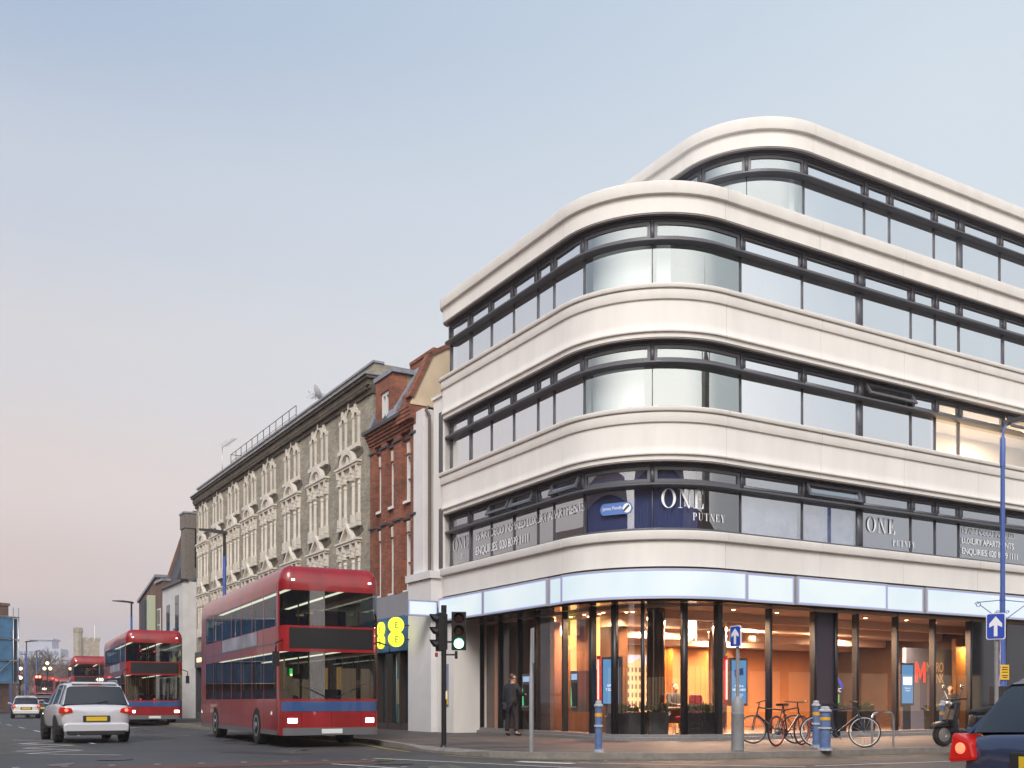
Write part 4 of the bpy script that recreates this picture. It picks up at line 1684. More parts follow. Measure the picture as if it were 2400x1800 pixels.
def arch_pts(x0, x1, zs, rise, n=8):
    return [(x0 + (x1 - x0) * k / n, zs + rise * math.sin(math.pi * k / n)) for k in range(n + 1)]


def TM(cx, z0=0.0):
    return Matrix.Translation((cx, 0, z0)) @ Matrix.Diagonal((0.88, 0.72, 1.0, 1.0))


def window_top(cx):
    """three round-headed lights in a moulded cream surround"""
    mb = MB(TM(cx))
    yo, yi = -0.07, 0.20
    LI = ((-0.98, -0.52, 11.95), (-0.36, 0.36, 12.12), (0.52, 0.98, 11.95))
    mb.box(-1.22, 1.22, -0.17, 0.2, 10.74, 10.90)
    for a, b in ((-1.16, -0.98), (-0.52, -0.36), (0.36, 0.52), (0.98, 1.16)):
        mb.box(a, b, yo, yi, 10.90, 11.95)
    for a, b, zs in LI:
        r = (b - a) / 2
        ar = arch_pts(a, b, zs, r * 0.8)
        for (x0, q0), (x1, q1) in zip(ar, ar[1:]):
            mb.prism([(x0, q0), (x1, q1), (x1, max(q1, zs) + 0.17), (x0, max(q0, zs) + 0.17)], yo, yi)
        mb.prism([((a + b) / 2 - 0.07, zs + r * 0.7), ((a + b) / 2 + 0.07, zs + r * 0.7), ((a + b) / 2 + 0.11, zs + r * 0.8 + 0.30), ((a + b) / 2 - 0.11, zs + r * 0.8 + 0.30)], yo - 0.05, yi)
    for a, b in ((-1.16, -0.98), (-0.52, -0.36), (0.36, 0.52), (0.98, 1.16)):
        mb.box(a - 0.03, b + 0.03, yo - 0.03, yi, 11.95, 12.10)
    # sloping links between the arches
    mb.prism([(-0.6, 12.1), (-0.36, 12.1), (-0.36, 12.45), (-0.6, 12.22)], yo - 0.01, yi)
    mb.prism([(0.36, 12.1), (0.6, 12.1), (0.6, 12.22), (0.36, 12.45)], yo - 0.01, yi)
    win = mb.build('window', CREAM, ter)
    for a, b, zs in LI:
        r = (b - a) / 2
        g = MB(TM(cx))
        glz = [(a, 10.9), (b, 10.9)] + [(x, z) for x, z in arch_pts(a, b, zs, r * 0.8)][::-1]
        g.prism(glz, 0.16, 0.18)
        g.build('pane', GLASS_OLD, win)
    sm = MB(TM(cx))
    for a, b, zs in LI:
        for x0, x1 in ((a, a + 0.05), (b - 0.05, b)):
            sm.box(x0, x1, 0.10, 0.159, 10.9, zs)
        sm.box(a + 0.05, b - 0.05, 0.10, 0.159, 11.38, 11.44)
        sm.box(a + 0.05, b - 0.05, 0.10, 0.159, 10.9, 10.96)
    sm.build('sash', WHITEPAINT, win)


def window_order(cx, z0, kind):
    """columned three-light window under a segmental or triangular pediment"""
    mb = MB(TM(cx, z0))
    H1, H2, H3 = 1.70, 1.90, 2.33     # shaft top, capital top, entablature top (above the sill)
    mb.box(-1.27, 1.27, -0.18, 0.2, 0.0, 0.15)
    for x, r in ((-1.12, 0.09), (-0.47, 0.11), (0.47, 0.11), (1.12, 0.09)):
        mb.box(x - r - 0.03, x + r + 0.03, -0.17, 0.2, 0.17, 0.5)
        mb.lathe([(r, 0.5), (r * 0.97, 1.1), (r * 0.88, H1)], (x, -0.02, 0), 12)
        mb.box(x - r * 0.9, x + r * 0.9, 0.05, 0.2, 0.5, H1)
        mb.lathe([(r * 0.9, H1 - 0.12), (r * 1.15, H1 - 0.10), (r * 1.15, H1 - 0.05), (r * 0.95, H1), (r * 1.2, H1 + 0.06), (r * 1.35, H1 + 0.09)], (x, -0.02, 0), 12)
        mb.box(x - r * 1.4, x + r * 1.4, -0.2, 0.2, H1 + 0.09, H2)
    mb.box(-1.25, 1.25, -0.08, 0.2, H2, H3)
    for x in (-1.12, -0.47, 0.47, 1.12):
        mb.box(x - 0.08, x + 0.08, -0.24, -0.08, H2 + 0.17, H3)
        mb.box(x - 0.06, x + 0.06, -0.19, -0.08, H2 + 0.02, H2 + 0.17)
    for a, b in ((-0.98, -0.62), (-0.32, 0.32), (0.62, 0.98)):
        for q in ((a, b, H2 + 0.10, H2 + 0.13), (a, b, H2 + 0.33, H2 + 0.36), (a, a + 0.03, H2 + 0.13, H2 + 0.33), (b - 0.03, b, H2 + 0.13, H2 + 0.33)):
            mb.box(q[0], q[1], -0.10, -0.08, q[2], q[3])
    mb.box(-1.30, 1.30, -0.24, 0.2, H3, H3 + 0.09)
    mb.box(-1.36, 1.36, -0.30, 0.2, H3 + 0.09, H3 + 0.17)
    zt = H3 + 0.17
    if kind == 'arch':
        n = 12
        ro, ri, k = 0.80, 0.56, 0.72
        for i in range(n):
            a, b = math.pi * i / n, math.pi * (i + 1) / n
            mb.prism([(ri * math.cos(a), zt + ri * k * math.sin(a) - 0.02), (ro * math.cos(a), zt + ro * k * math.sin(a) - 0.02), (ro * math.cos(b), zt + ro * k * math.sin(b) - 0.02), (ri * math.cos(b), zt + ri * k * math.sin(b) - 0.02)], -0.28, 0.1)
            mb.prism([(0.0, zt - 0.02), (ri * math.cos(a), zt + ri * k * math.sin(a) - 0.02), (ri * math.cos(b), zt + ri * k * math.sin(b) - 0.02)], -0.06, 0.1)
        mb.box(-0.08, 0.08, -0.2, -0.06, zt, zt + 0.3)
    else:
        mb.prism([(-0.80, zt), (-0.58, zt), (0, zt + 0.50), (0, zt + 0.68)], -0.28, 0.1)
        mb.prism([(0.80, zt), (0, zt + 0.68), (0, zt + 0.50), (0.58, zt)], -0.28, 0.1)
        mb.prism([(-0.58, zt), (0.58, zt), (0, zt + 0.5)], -0.06, 0.1)
    win = mb.build('window', CREAM, ter)
    for a, b in ((-0.98, -0.62), (-0.32, 0.32), (0.62, 0.98)):
        g = MB(TM(cx, z0))
        g.box(a, b, 0.15, 0.17, 0.17, H2)
        g.build('pane', GLASS_OLD, win)
    sm = MB(TM(cx, z0))
    for a, b in ((-0.98, -0.62), (-0.32, 0.32), (0.62, 0.98)):
        for x0, x1 in ((a, a + 0.05), (b - 0.05, b)):
            sm.box(x0, x1, 0.09, 0.149, 0.17, H2)
        sm.box(a + 0.05, b - 0.05, 0.08, 0.149, 1.0, 1.06)
        sm.box(a + 0.05, b - 0.05, 0.09, 0.149, 0.17, 0.24)
    sm.build('sash', WHITEPAINT, win)


for cx in WCX:
    window_top(cx)
    window_order(cx, 7.72, 'arch')
    window_order(cx, 4.75, 'tri')
for cx in WCX:
    for zz_ in (10.7, 7.72):
        mb = MB()
        mb.prism([(cx - 1.2, zz_ - 0.002), (cx - 1.3, zz_ - 0.22), (cx - 0.7, zz_ - 0.36), (cx, zz_ - 0.28), (cx + 0.8, zz_ - 0.42), (cx + 1.4, zz_ - 0.25), (cx + 1.25, zz_ - 0.002)], -0.006, 0.004)
        mb.build('soot_stain', B_DARK, ter)
mb = MB()
xs = [0.6 + i * 1.02 for i in range(17)]
xs = [6.2 + i * 0.98 for i in range(12)]
for x in xs:
    mb.tube([(x, 0.35, 13.65), (x, 0.35, 14.45)], 0.018, 6)
mb.tube([(xs[0], 0.35, 14.45), (xs[-1], 0.35, 14.45)], 0.018, 6)
mb.tube([(xs[0], 0.35, 14.05), (xs[-1], 0.35, 14.05)], 0.012, 6)
mb.tube([(xs[0], 0.35, 14.45), (xs[0], 1.8, 14.45), (xs[0], 1.8, 13.65)], 0.018, 6)
mb.build('roof_railing', BLACK, ter)
for x in (4.3, 5.5):
    mb = MB()
    mb.lathe([(0.19, 13.5), (0.17, 14.0), (0.15, 14.35), (0.19, 14.38), (0.19, 14.48), (0.13, 14.5)], (x, 1.1, 0), 14)
    mb.build('chimney_pot', mat('clay_pot', (0.42, 0.24, 0.15), 0.8, noise=(6, 0.3)), ter)
# shops along the foot of the terrace
mb = MB()
mb.box(0, TW, -0.1, 0.4, 3.0, 3.9)
mb.build('shop_fascia', mat('black_fascia', (0.02, 0.02, 0.024), 0.4), ter)
mb = MB()
mb.box(0, TW, 0.25, 0.45, 0.0, 3.0)
mb.build('shop_glass', GLASS_DARK, ter)
mb = MB()
for i in range(19):
    x = i * TW / 18
    mb.box(max(0, x - 0.12), min(TW, x + 0.12), -0.05, 0.26, 0.0, 3.0)
mb.box(0, TW, -0.03, 0.26, 0.0, 0.35)
mb.build('shop_pillar', mat('dark_shop_pillar', (0.05, 0.05, 0.06), 0.5), ter)
mb = MB()
for x0, x1, c in ((0.6, 2.6, 0), (12.5, 15.5, 1), (17.2, 19.2, 0)):
    mb.box(x0, x1, -0.13, -0.101, 3.3, 3.55)
mb.build('lit_shop_lettering', mat_emit('warm_sign_glow', (1.0, 0.7, 0.35), 1.6), ter)
mb = MB()
mb.box(14.2, 17.6, 0.23, 0.249, 2.2, 2.5)
mb.build('green_neon', mat_emit('green_neon', (0.1, 1.0, 0.2), 3.0), ter)
for i in range(8):
    mb = MB()
    x = 11.5 + i * 1.05
    mb.ball((x, 0.2, 1.9 + 0.15 * (i % 3)), 0.05, 8, 6)
    mb.build('shop_bulb', mat_emit('bulb', (1.0, 0.65, 0.3), 14.0), ter)
for i, x in enumerate((9.2, 10.6, 12.4, 20.6, 22.0)):
    mb = MB()
    mb.box(x, x + 0.9, 0.235, 0.249, 0.8, 2.4)
    mb.build('lit_window', mat_emit('warm_shop_window', (1.0, 0.55, 0.2), 0.45), ter)

dish = thing('satellite_dish', 'pale grey satellite dish on the terrace roof', 'dish', along(-24.1, -0.35, 13.6), ROT_L)
mb = MB()
mb.tube([(0, 0, 0), (0, 0, 0.5)], 0.03, 8)
mb.build('mast', STEEL, dish)
mb = MB(Matrix.Translation((0, -0.05, 0.62)) @ Matrix.Rotation(R(-62), 4, 'X') @ Matrix.Rotation(R(10), 4, 'Y'))
mb.lathe([(0.01, -0.13), (0.16, -0.10), (0.31, -0.04), (0.40, 0.02), (0.385, 0.035), (0.30, -0.02), (0.16, -0.08), (0.01, -0.11)], (0, 0, 0), 24)
mb.build('reflector', mat('dish_grey', (0.5, 0.5, 0.52), 0.5), dish)
mb = MB()
mb.tube([(0, -0.05, 0.45), (-0.06, -0.42, 0.66)], 0.012, 6)
mb.box(-0.10, -0.03, -0.46, -0.40, 0.62, 0.70)
mb.build('feed_arm', STEEL, dish)
aer = thing('tv_aerial', 'thin television aerial with comb of rods near the chimney pots', 'aerial', along(-40.6, -0.6, 13.6), ROT_L)
mb = MB()
mb.tube([(0, 0, 0), (0, 0, 1.9)], 0.02, 6)
mb.build('mast', STEEL, aer)
mb = MB()
mb.tube([(0, 0, 1.85), (2.2, 0.2, 1.9)], 0.012, 5)
for i in range(11):
    x = 0.15 + i * 0.2
    mb.tube([(x, -0.25, 1.86), (x, 0.25, 1.9)], 0.008, 5)
mb.build('boom', STEEL, aer)
aer2 = thing('tv_aerial', 'small rod aerial fixed beside the satellite dish', 'aerial', along(-25.0, -0.5, 13.6), ROT_L)
mb = MB()
mb.tube([(0, 0, 0), (0, 0, 0.8)], 0.015, 6)
mb.tube([(-0.5, 0, 0.75), (0.5, 0, 0.8)], 0.01, 5)
for i in range(8):
    mb.tube([(-0.45 + i * 0.12, -0.3, 0.76), (-0.45 + i * 0.12, 0.3, 0.8)], 0.007, 5)
mb.build('boom', STEEL, aer2)

# ------------------------------------------------------------------ narrow red-brick house with phone shop
SR = -17.43
red = thing('red_brick_house', 'narrow red-brick house with slit windows, dormer and phone shop below', 'building', along(SR), ROT_L)
RW = 3.98
mb = MB()
PX = [(0.0, 0.42), (1.02, 1.52), (2.12, 2.72), (3.52, RW)]
SL = [(0.42, 1.02), (1.52, 2.12), (2.72, 3.52)]
WN = [(0.50, 1.015), (1.58, 2.115), (2.86, 3.48)]
for a, b in PX:
    mb.box(a, b, -0.12, 0.35, 4.75, 10.75)
for (a, b), (wa, wb) in zip(SL, WN):
    for z0, z1 in ((4.75, 4.85), (6.85, 7.95), (9.55, 10.75)):
        mb.box(a + 0.002, b - 0.002, 0.02, 0.35, z0, z1)
    for z0, z1 in ((4.85, 6.85), (7.95, 9.55)):
        mb.box(a + 0.002, wa, 0.02, 0.35, z0 + 0.002, z1 - 0.002)
        if b - wb > 0.02:
            mb.box(wb, b - 0.002, 0.02, 0.35, z0 + 0.002, z1 - 0.002)
mb.box(0, RW, 0.352, 8, 4.75, 10.9)
# corbelled eaves
for i in range(5):
    mb.box(-0.02, RW + 0.02, -0.13 - i * 0.05, 0.3, 10.30 + i * 0.1, 10.398 + i * 0.1)
for i in range(4):
    mb.box(2.85 + i * 0.07, RW + 0.03, -0.36 - i * 0.02, 0.2, 10.55 + i * 0.12, 10.668 + i * 0.12)
mb.box(3.25, RW + 0.03, -0.30, 0.3, 10.79, 11.45)
mb.build('wall', B_RED, red)
mb = MB()
for z in (7.32, 10.08):
    for a, b in PX:
        mb.box(a - 0.02, b + 0.02, -0.18, 0.0, z, z + 0.07)
    for a, b in SL:
        mb.box(a + 0.02, b - 0.02, -0.03, 0.05, z - 0.03, z + 0.04)
mb.build('string_course', mat('blue_brick', (0.06, 0.055, 0.065), 0.6, noise=(9, 0.3)), red)
for a, b in WN:
    for z0, z1 in ((4.85, 6.85), (7.95, 9.55)):
        mb = MB()
        mb.box(a, a + 0.07, 0.06, 0.16, z0, z1)
        mb.box(b - 0.10, b, 0.06, 0.16, z0, z1)
        mb.box(a + 0.07, b - 0.10, 0.06, 0.16, z1 - 0.07, z1)
        mb.box(a + 0.07, b - 0.10, 0.06, 0.16, (z0 + z1) / 2 - 0.03, (z0 + z1) / 2 + 0.03)
        win = mb.build('window', WHITEPAINT, red)
        mb = MB()
        mb.box(a, b, 0.17, 0.19, z0, z1)
        mb.build('pane', GLASS_OLD, win)
        mb = MB()
        mb.box(a - 0.06, b + 0.06, -0.08, 0.2, z0 - 0.10, z0 - 0.005)
        mb.build('sill', WHITEPAINT, win)
        mb = MB()
        xm = (a + b) / 2
        mb.prism([(xm - 0.06, z1), (xm + 0.06, z1), (xm + 0.08, z1 + 0.36), (xm - 0.08, z1 + 0.36)], -0.06, 0.02)
        mb.build('keystone', CREAM, win)
mb = MB()
mb.box(-0.1, 3.3, -0.42, -0.30, 10.80, 10.92)
mb.build('gutter', BLACK, red)
mb = MB()
mb.prism([(-0.3, 10.85), (0.95, 13.0), (2.2, 13.3), (7.5, 13.3), (7.5, 10.85)], 0.01, RW - 0.35, 'yz')
mb.build('mansard_roof', SLATE, red)
mb = MB()
mb.prism([(-0.25, 10.95), (-0.15, 11.3), (0.85, 12.95), (1.0, 13.05), (0.3, 11.2), (0.2, 10.95)], 1.75, 2.45, 'yz')
mb.prism([(-0.22, 10.95), (0.05, 11.7), (0.3, 11.9), (0.3, 10.95)], -0.02, 0.12, 'yz')
mb.build('lead_flashing', LEAD, red)
DMM = Matrix.Translation((0.36, 0.12, -0.16))
mb = MB(DMM)
mb.box(0.18, 0.62, -0.24, 0.3, 11.0, 12.3)
mb.box(1.32, 1.72, -0.24, 0.3, 11.0, 12.3)
mb.box(0.18, 1.72, -0.24, 0.3, 12.3, 12.8)
dm = mb.build('dormer', B_RED, red)
mb = MB(DMM)
mb.box(0.2, 1.70, 0.3, 1.9, 11.4, 12.78)
mb.build('dormer_cheek', mat('ochre_render', (0.27, 0.22, 0.13), 0.9, noise=(7, 0.3), bump=(14, 0.5)), dm)
mb = MB(DMM)
mb.box(0.1, 1.82, -0.30, 2.2, 12.802, 12.96)
mb.build('dormer_roof', LEAD, dm)
mb = MB(DMM)
for q in ((0.62, 0.72, 11.0, 12.3), (1.22, 1.32, 11.0, 12.3), (0.72, 1.22, 12.18, 12.3), (0.72, 1.22, 11.0, 11.08), (0.94, 1.0, 11.08, 12.18)):
    mb.box(q[0], q[1], -0.18, -0.08, q[2], q[3])
mb.box(0.5, 1.45, -0.40, -0.08, 10.92, 11.0)
mb.build('dormer_window', WHITEPAINT, dm)
mb = MB(DMM)
mb.box(0.62, 1.32, -0.079, -0.06, 11.0, 12.3)
mb.build('pane', GLASS_OLD, dm)
# cream party wall with brick coping, seen side-on
gab = [(-0.35, 11.0), (-0.28, 11.2), (0.45, 12.75), (0.95, 13.05), (2.4, 13.6), (5, 13.6), (5, 11.0)]
mb = MB()
mb.prism(gab, RW - 0.02, RW + 0.06, 'yz')
mb.build('party_wall', mat('cream_render', (0.58, 0.47, 0.33), 0.9, noise=(1.2, 0.15)), red)
mb = MB()
for (y0, z0), (y1, z1) in zip(gab[1:5], gab[2:6]):
    d = Vector((y1 - y0, z1 - z0)).normalized()
    n = Vector((-d.y, d.x)) * 0.14
    mb.prism([(y0, z0 + 0.002), (y1, z1 + 0.002), (y1 + n.x, z1 + n.y), (y0 + n.x, z0 + n.y)], RW - 0.30, RW + 0.12, 'yz')
mb.build('brick_coping', B_RED, red)
mb = MB()
mb.box(-0.2, 1.9, 1.6, 3.5, 13.2, 13.75)
for i in range(9):
    mb.box(-0.15 + i * 0.23, 0.05 + i * 0.23, 1.55, 3.5, 13.75, 13.87)
mb.build('ridge_wall', B_RED, red)
# shop front
mb = MB()
mb.box(-0.85, RW - 0.55, -0.12, 0.3, 3.98, 4.78)
mb.build('grey_fascia', mat('grey_cladding', (0.26, 0.26, 0.29), 0.6, noise=(1, 0.08)), red)
mb = MB()
mb.box(-0.5, RW - 0.6, -0.16, 0.3, 2.76, 3.976)
fs = mb.build('shop_sign', mat('teal_blue_sign', (0.03, 0.12, 0.26), 0.5), red)
EEY = mat_emit('acid_yellow', (0.88, 0.95, 0.06), 1.05, (0.6, 0.65, 0.02))
TEAL = mat('dark_teal', (0.0, 0.09, 0.11), 0.5)


def double_disc(mb, mp, r, asp=1.0, n=40):
    """two overlapping discs, one above the other, as one outline"""
    d = r * 0.86
    pts = []
    a0 = math.asin(min(1, 0.86))
    for k in range(n + 1):
        a = -a0 + (math.pi + 2 * a0) * k / n
        pts.append((r * math.cos(a), d + r * math.sin(a)))
    for k in range(n + 1):
        a = math.pi - a0 + (math.pi + 2 * a0) * k / n
        pts.append((r * math.cos(a), -d + r * math.sin(a)))
    return pts


mb = MB()
dd = double_disc(None, None, 0.29)
mb.prism([(1.2 + x, 3.37 + z * 0.9) for x, z in dd], -0.24, -0.165)
ee1 = mb.build('sign_disc', EEY, red)
mb = MB()
for zc in (0.22, -0.22):
    text_mb(mb, 'E', 0.32, lambda x, y: (1.2 + x, -0.246, 3.25 + zc + y), 'CENTER')
mb.build('sign_letter', TEAL, ee1)
mb = MB()
mb.box(-0.4, RW - 0.6, 0.2, 0.35, 0.0, 2.75)
mb.build('shop_glass', mat('dark_shop_glass', (0.015, 0.04, 0.045), 0.06), red)
mb = MB()
for x in (0.35, 1.2, 2.35, 3.1):
    mb.box(x, x + 0.09, -0.02, 0.2, 0.0, 2.75)
mb.box(-0.4, RW - 0.6, 0.0, 0.199, 0.0, 0.22)
mb.build('shop_frame', mat('bronze_shop_frame', (0.05, 0.035, 0.03), 0.4), red)
mb = MB()
mb.box(1.75, 2.3, 0.15, 0.199, 0.25, 2.7)
dr_ = mb.build('teal_door', mat('teal_door', (0.02, 0.16, 0.17), 0.3), red)
mb = MB()
mb.box(1.86, 2.02, 0.10, 0.149, 0.9, 1.8)
mb.tube([(1.94, 0.08, 0.3), (1.94, 0.08, 2.6)], 0.02, 8)
mb.build('door_handle', mat('olive_plate', (0.3, 0.28, 0.2), 0.5), dr_)
mb = MB()
mb.box(RW - 0.55, RW - 0.02, -0.1, 0.3, 0.0, 2.75)
mb.build('blue_pier', mat('flaking_navy_paint', (0.05, 0.07, 0.13), 0.7, noise=(7, 0.5)), red)
mb = MB()
mb.box(RW - 0.55, RW - 0.02, -0.1, 0.3, 2.752, 4.75)
mb.build('grey_pier', mat('grey_pier_paint', (0.33, 0.32, 0.34), 0.8), red)
# projecting twin-disc sign
es = thing('projecting_disc_sign', 'glowing yellow twin-disc sign projecting over the phone shop door', 'sign', along(SR + 3.62, 0.16, 3.34), ROT_L)
mb = MB()
mb.prism([(-0.54 + x, z) for x, z in double_disc(None, None, 0.27)], -0.06, 0.06, 'yz')
ed_ = mb.build('sign_disc', EEY, es)
mb = MB()
for zc in (0.24, -0.24):
    text_mb(mb, 'E', 0.32, lambda x, y: (0.064, -0.54 + x, zc - 0.115 + y), 'CENTER')
mb.build('sign_letter', TEAL, ed_)
mb = MB()
for z in (0.3, -0.3):
    mb.tube([(0, -0.3, z * 0.8), (0, 0.02, z * 0.8)], 0.02, 8)
mb.build('bracket', BLACK, es)

# ------------------------------------------------------------------ houses beyond the terrace
SW = -49.6
wh = thing('white_rendered_house', 'white rendered house jutting past the terrace under a dark slate mansard', 'building', along(SW, 0.8), ROT_L)
mb = MB()
mb.box(0, 5.5, 0.0, 8, 0.0, 8.1)
mb.build('wall', mat('weathered_white_render', (0.56, 0.555, 0.55), 0.85, noise=(1.2, 0.12), bump=(8, 0.15)), wh)
mb = MB()
mb.box(-0.05, 5.6, -0.15, 0.3, 8.1, 8.25)
mb.build('gutter', BLACK, wh)
mb = MB()
mb.prism([(0.3, 8.1), (1.6, 12.2), (1.8, 12.3), (7, 12.3), (7, 8.1)], -0.2, 1.9, 'yz')
mb.prism([(0.5, 8.1), (2.6, 9.6), (7, 9.6), (7, 8.1)], 2.92, 5.4, 'yz')
mb.build('mansard_roof', SLATE, wh)
mb = MB()
mb.prism([(0.1, 8.1), (1.4, 12.2), (1.4, 13.0), (2.4, 13.0), (2.4, 8.1)], -0.55, -0.22, 'yz')
mb.box(-0.55, 1.9, 1.5, 2.4, 12.31, 13.0)
mb.build('brick_upstand', B_BROWN, wh)
for x, z0, z1 in ((1.2, 4.9, 7.0), (3.6, 5.4, 7.4), (1.2, 1.6, 3.6), (3.6, 2.0, 4.0)):
    mb = MB()
    mb.box(x, x + 0.9, -0.02, 0.02, z0, z1)
    w_ = mb.build('window', GLASS_OLD, wh)
    mb = MB()
    mb.box(x - 0.05, x + 0.95, -0.12, 0.0, z0 - 0.1, z0)
    mb.build('sill', BLACK, w_)
sk = thing('rendered_chimney_stack', 'tall grey-brown rendered stack with a pale diamond, at the terrace end', 'chimney', along(-46.75, 0.1), ROT_L)
mb = MB()
mb.box(-0.9, 0.15, 0.0, 2.3, 7.5, 12.6)
mb.box(-0.95, 0.2, -0.05, 2.35, 11.7, 12.6)
mb.build('stack', mat('brown_roughcast', (0.17, 0.145, 0.125), 0.95, noise=(9, 0.3), bump=(20, 0.4)), sk)
mb = MB()
mb.box(-1.0, 0.25, -0.1, 2.4, 12.6, 12.7)
mb.build('coping', LEAD, sk)
mb = MB()
for y in (0.6, 1.5):
    mb.box(0.151, 0.19, y, y + 0.12, 9.3, 11.7)
mb.build('pipe', BLACK, sk)
mb = MB()
mb.prism([(0.7, 8.75), (1.0, 9.1), (1.3, 8.75), (1.0, 8.4)], 0.151, 0.17, 'yz')
mb.build('diamond_plate', mat('pale_plate', (0.55, 0.52, 0.47), 0.7), sk)


def simple_house(name, label, s, w, o, h, m, wins, dep=9, roof=None, extra=None):
    t = thing(name, label, 'building', along(s, o), ROT_L)
    mb = MB()
    if roof == 'slope':
        mb.prism([(0, 0), (w, 0), (w, h), (0, h - 1.2)], 0, dep)
    else:
        mb.box(0, w, 0, dep, 0, h)
    mb.build('wall', m, t)
    mb = MB()
    if roof == 'slope':
        mb.prism([(-0.1, h - 1.2), (w + 0.1, h + 0.02), (w + 0.1, h + 0.2), (-0.1, h - 1.02)], -0.12, dep)
    else:
        mb.box(-0.05, w + 0.05, -0.1, dep, h, h + 0.16)
    mb.build('coping', LEAD, t)
    for x, z, ww, hh in wins:
        mb = MB()
        mb.box(x, x + ww, -0.04, 0.02, z, z + hh)
        f = mb.build('window', WHITEPAINT, t)
        mb = MB()
        mb.box(x + 0.07, x + ww - 0.07, -0.05, -0.041, z + 0.07, z + hh / 2 - 0.03)
        mb.box(x + 0.07, x + ww - 0.07, -0.05, -0.041, z + hh / 2 + 0.03, z + hh - 0.07)
        mb.build('pane', GLASS_OLD, f)
        mb = MB()
        mb.box(x - 0.06, x + ww + 0.06, -0.12, -0.051 + 0.05, z - 0.1, z)
        mb.build('sill', KERB, f)
    mb = MB()
    mb.box(0.05, w - 0.05, -0.06, -0.002, 0.0, 2.9)
    mb.build('shop_front', GLASS_DARK, t)
    mb = MB()
    mb.box(0.0, w, -0.12, -0.003, 2.9, 3.7)
    mb.build('shop_fascia', mat('black_fascia', (0.02, 0.02, 0.024), 0.4), t)
    return t


b1 = simple_house('brown_brick_house', 'brown brick house with a tall window, squeezed beside the white house', -51.9, 2.25, 0.75, 8.7, B_BROWN, [(0.65, 4.9, 0.9, 2.1)])
mb = MB()
mb.box(0.1, 1.0, 1.2, 2.4, 8.7, 9.7)
mb.build('chimney', B_BROWN, b1)
mb = MB()
for x in (0.35, 0.75):
    mb.lathe([(0.14, 9.7), (0.11, 10.2), (0.14, 10.25)], (x, 1.8, 0), 10)
mb.build('chimney_pot', mat('clay_pot', (0.42, 0.24, 0.15), 0.8), b1)
b2 = simple_house('dark_brick_house', 'dark red-brown brick house with sloping parapet and dark screen, farthest in the row', -57.7, 5.75, 0.7, 9.15, B_BROWN, [(0.8, 4.6, 1.0, 2.0)], roof='slope')
mb = MB()
mb.box(3.7, 4.8, -0.6, 0.0, 1.5, 7.7)
mb.build('dark_screen', SLATE, b2)
mb = MB()
mb.box(4.95, 5.5, -0.45, 0.0, 1.5, 8.0)
mb.build('pale_green_panel', mat('pale_green_panel', (0.45, 0.50, 0.36), 0.6), b2)

# high-street shop sign details seen left of the big bus
mb = MB()
hs = thing('hanging_shop_board', 'tall white picture board on a shop wall at the end of the terrace', 'sign', along(-45.4, 0.95, 0.0), ROT_L)
mb.box(-0.5, 0.5, -0.08, 0.0, 1.2, 3.1)
hb = mb.build('board', WHITEPAINT, hs)
mb = MB()
random.seed(2)
for k in range(12):
    x, z = random.uniform(-0.4, 0.3), random.uniform(1.3, 2.85)
    mb.box(x, x + random.uniform(0.08, 0.2), -0.083 - k * 0.001, -0.081, z, z + random.uniform(0.06, 0.18))
mb.build('picture', mat('food_pictures', (0.35, 0.16, 0.08), 0.7, noise=(12, 0.6)), hb)
# ------------------------------------------------------------------ far end of the high street
def at(px, depth, z=0.0):
    """ground point at a bearing (image column of the 2400-wide photo) and a distance in metres"""
    return ((px - 1200) / 2398.6 * depth, depth, z)


# scaffolded block on the left
D_ = 92.0
sc = thing('scaffolded_building', 'old brick block wrapped in blue scaffold netting at the left edge', 'building', at(30, 96), R(62))
mb = MB()
mb.box(-16, 0, 0.6, 12, 0, 8.6)
mb.build('wall', B_BROWN, sc)
NET = mat('blue_debris_netting', (0.06, 0.17, 0.30), 0.8, noise=(0.7, 0.45), bump=(2, 0.4))
mb = MB()
for x0 in range(-16, 0, 2):
    for z0, z1 in ((2.8, 4.7), (4.9, 6.7), (6.9, 8.8)):
        mb.box(x0 + 0.08, x0 + 1.92, -0.02, 0.0, z0, z1)
for y0 in range(0, 10, 2):
    for z0, z1 in ((2.8, 4.7), (4.9, 6.7), (6.9, 8.8)):
        mb.box(0.5, 0.52, y0 + 0.08, y0 + 1.92, z0, z1)
mb.build('netting', NET, sc)
mb = MB()
for x0 in range(-16, 1, 2):
    mb.tube([(x0, -0.08, 0), (x0, -0.08, 9.8)], 0.05, 6)
for y0 in range(0, 11, 2):
    mb.tube([(0.6, y0, 0), (0.6, y0, 9.8 if y0 != 4 else 12.5)], 0.05, 6)
for z in (2.7, 4.8, 6.8, 8.9):
    mb.tube([(-16, -0.1, z), (0.6, -0.1, z), (0.62, 11, z)], 0.05, 6)
    mb.box(-16, 0.4, -0.06, 0.55, z, z + 0.06)
mb.tube([(-6, -0.12, 0), (0, -0.12, 5)], 0.05, 6)
mb.build('scaffold_tubes', STEEL, sc)
for y in (0.9, 4.6, 8.2):
    mb = MB()
    mb.box(-1.6, 0.2, y, y + 1.5, 8.6, 10.0)
    mb.box(-1.7, 0.3, y - 0.1, y + 1.6, 10.0, 10.25)
    mb.build('chimney', B_BROWN, sc)
ob = thing('narrow_brick_house', 'narrow brown house beyond the scaffold with white downpipe', 'building', at(38, 112), R(62))
mb = MB()
mb.box(-6, 0, 0, 9, 0, 8.2)
mb.build('wall', B_BROWN, ob)
mb = MB()
mb.tube([(0.08, 0.5, 0), (0.08, 0.5, 8)], 0.12, 8)
mb.build('downpipe', WHITEPAINT, ob)
mb = MB()
mb.box(-6.1, 0.1, -0.1, 9.1, 8.2, 8.4)
mb.build('coping', LEAD, ob)
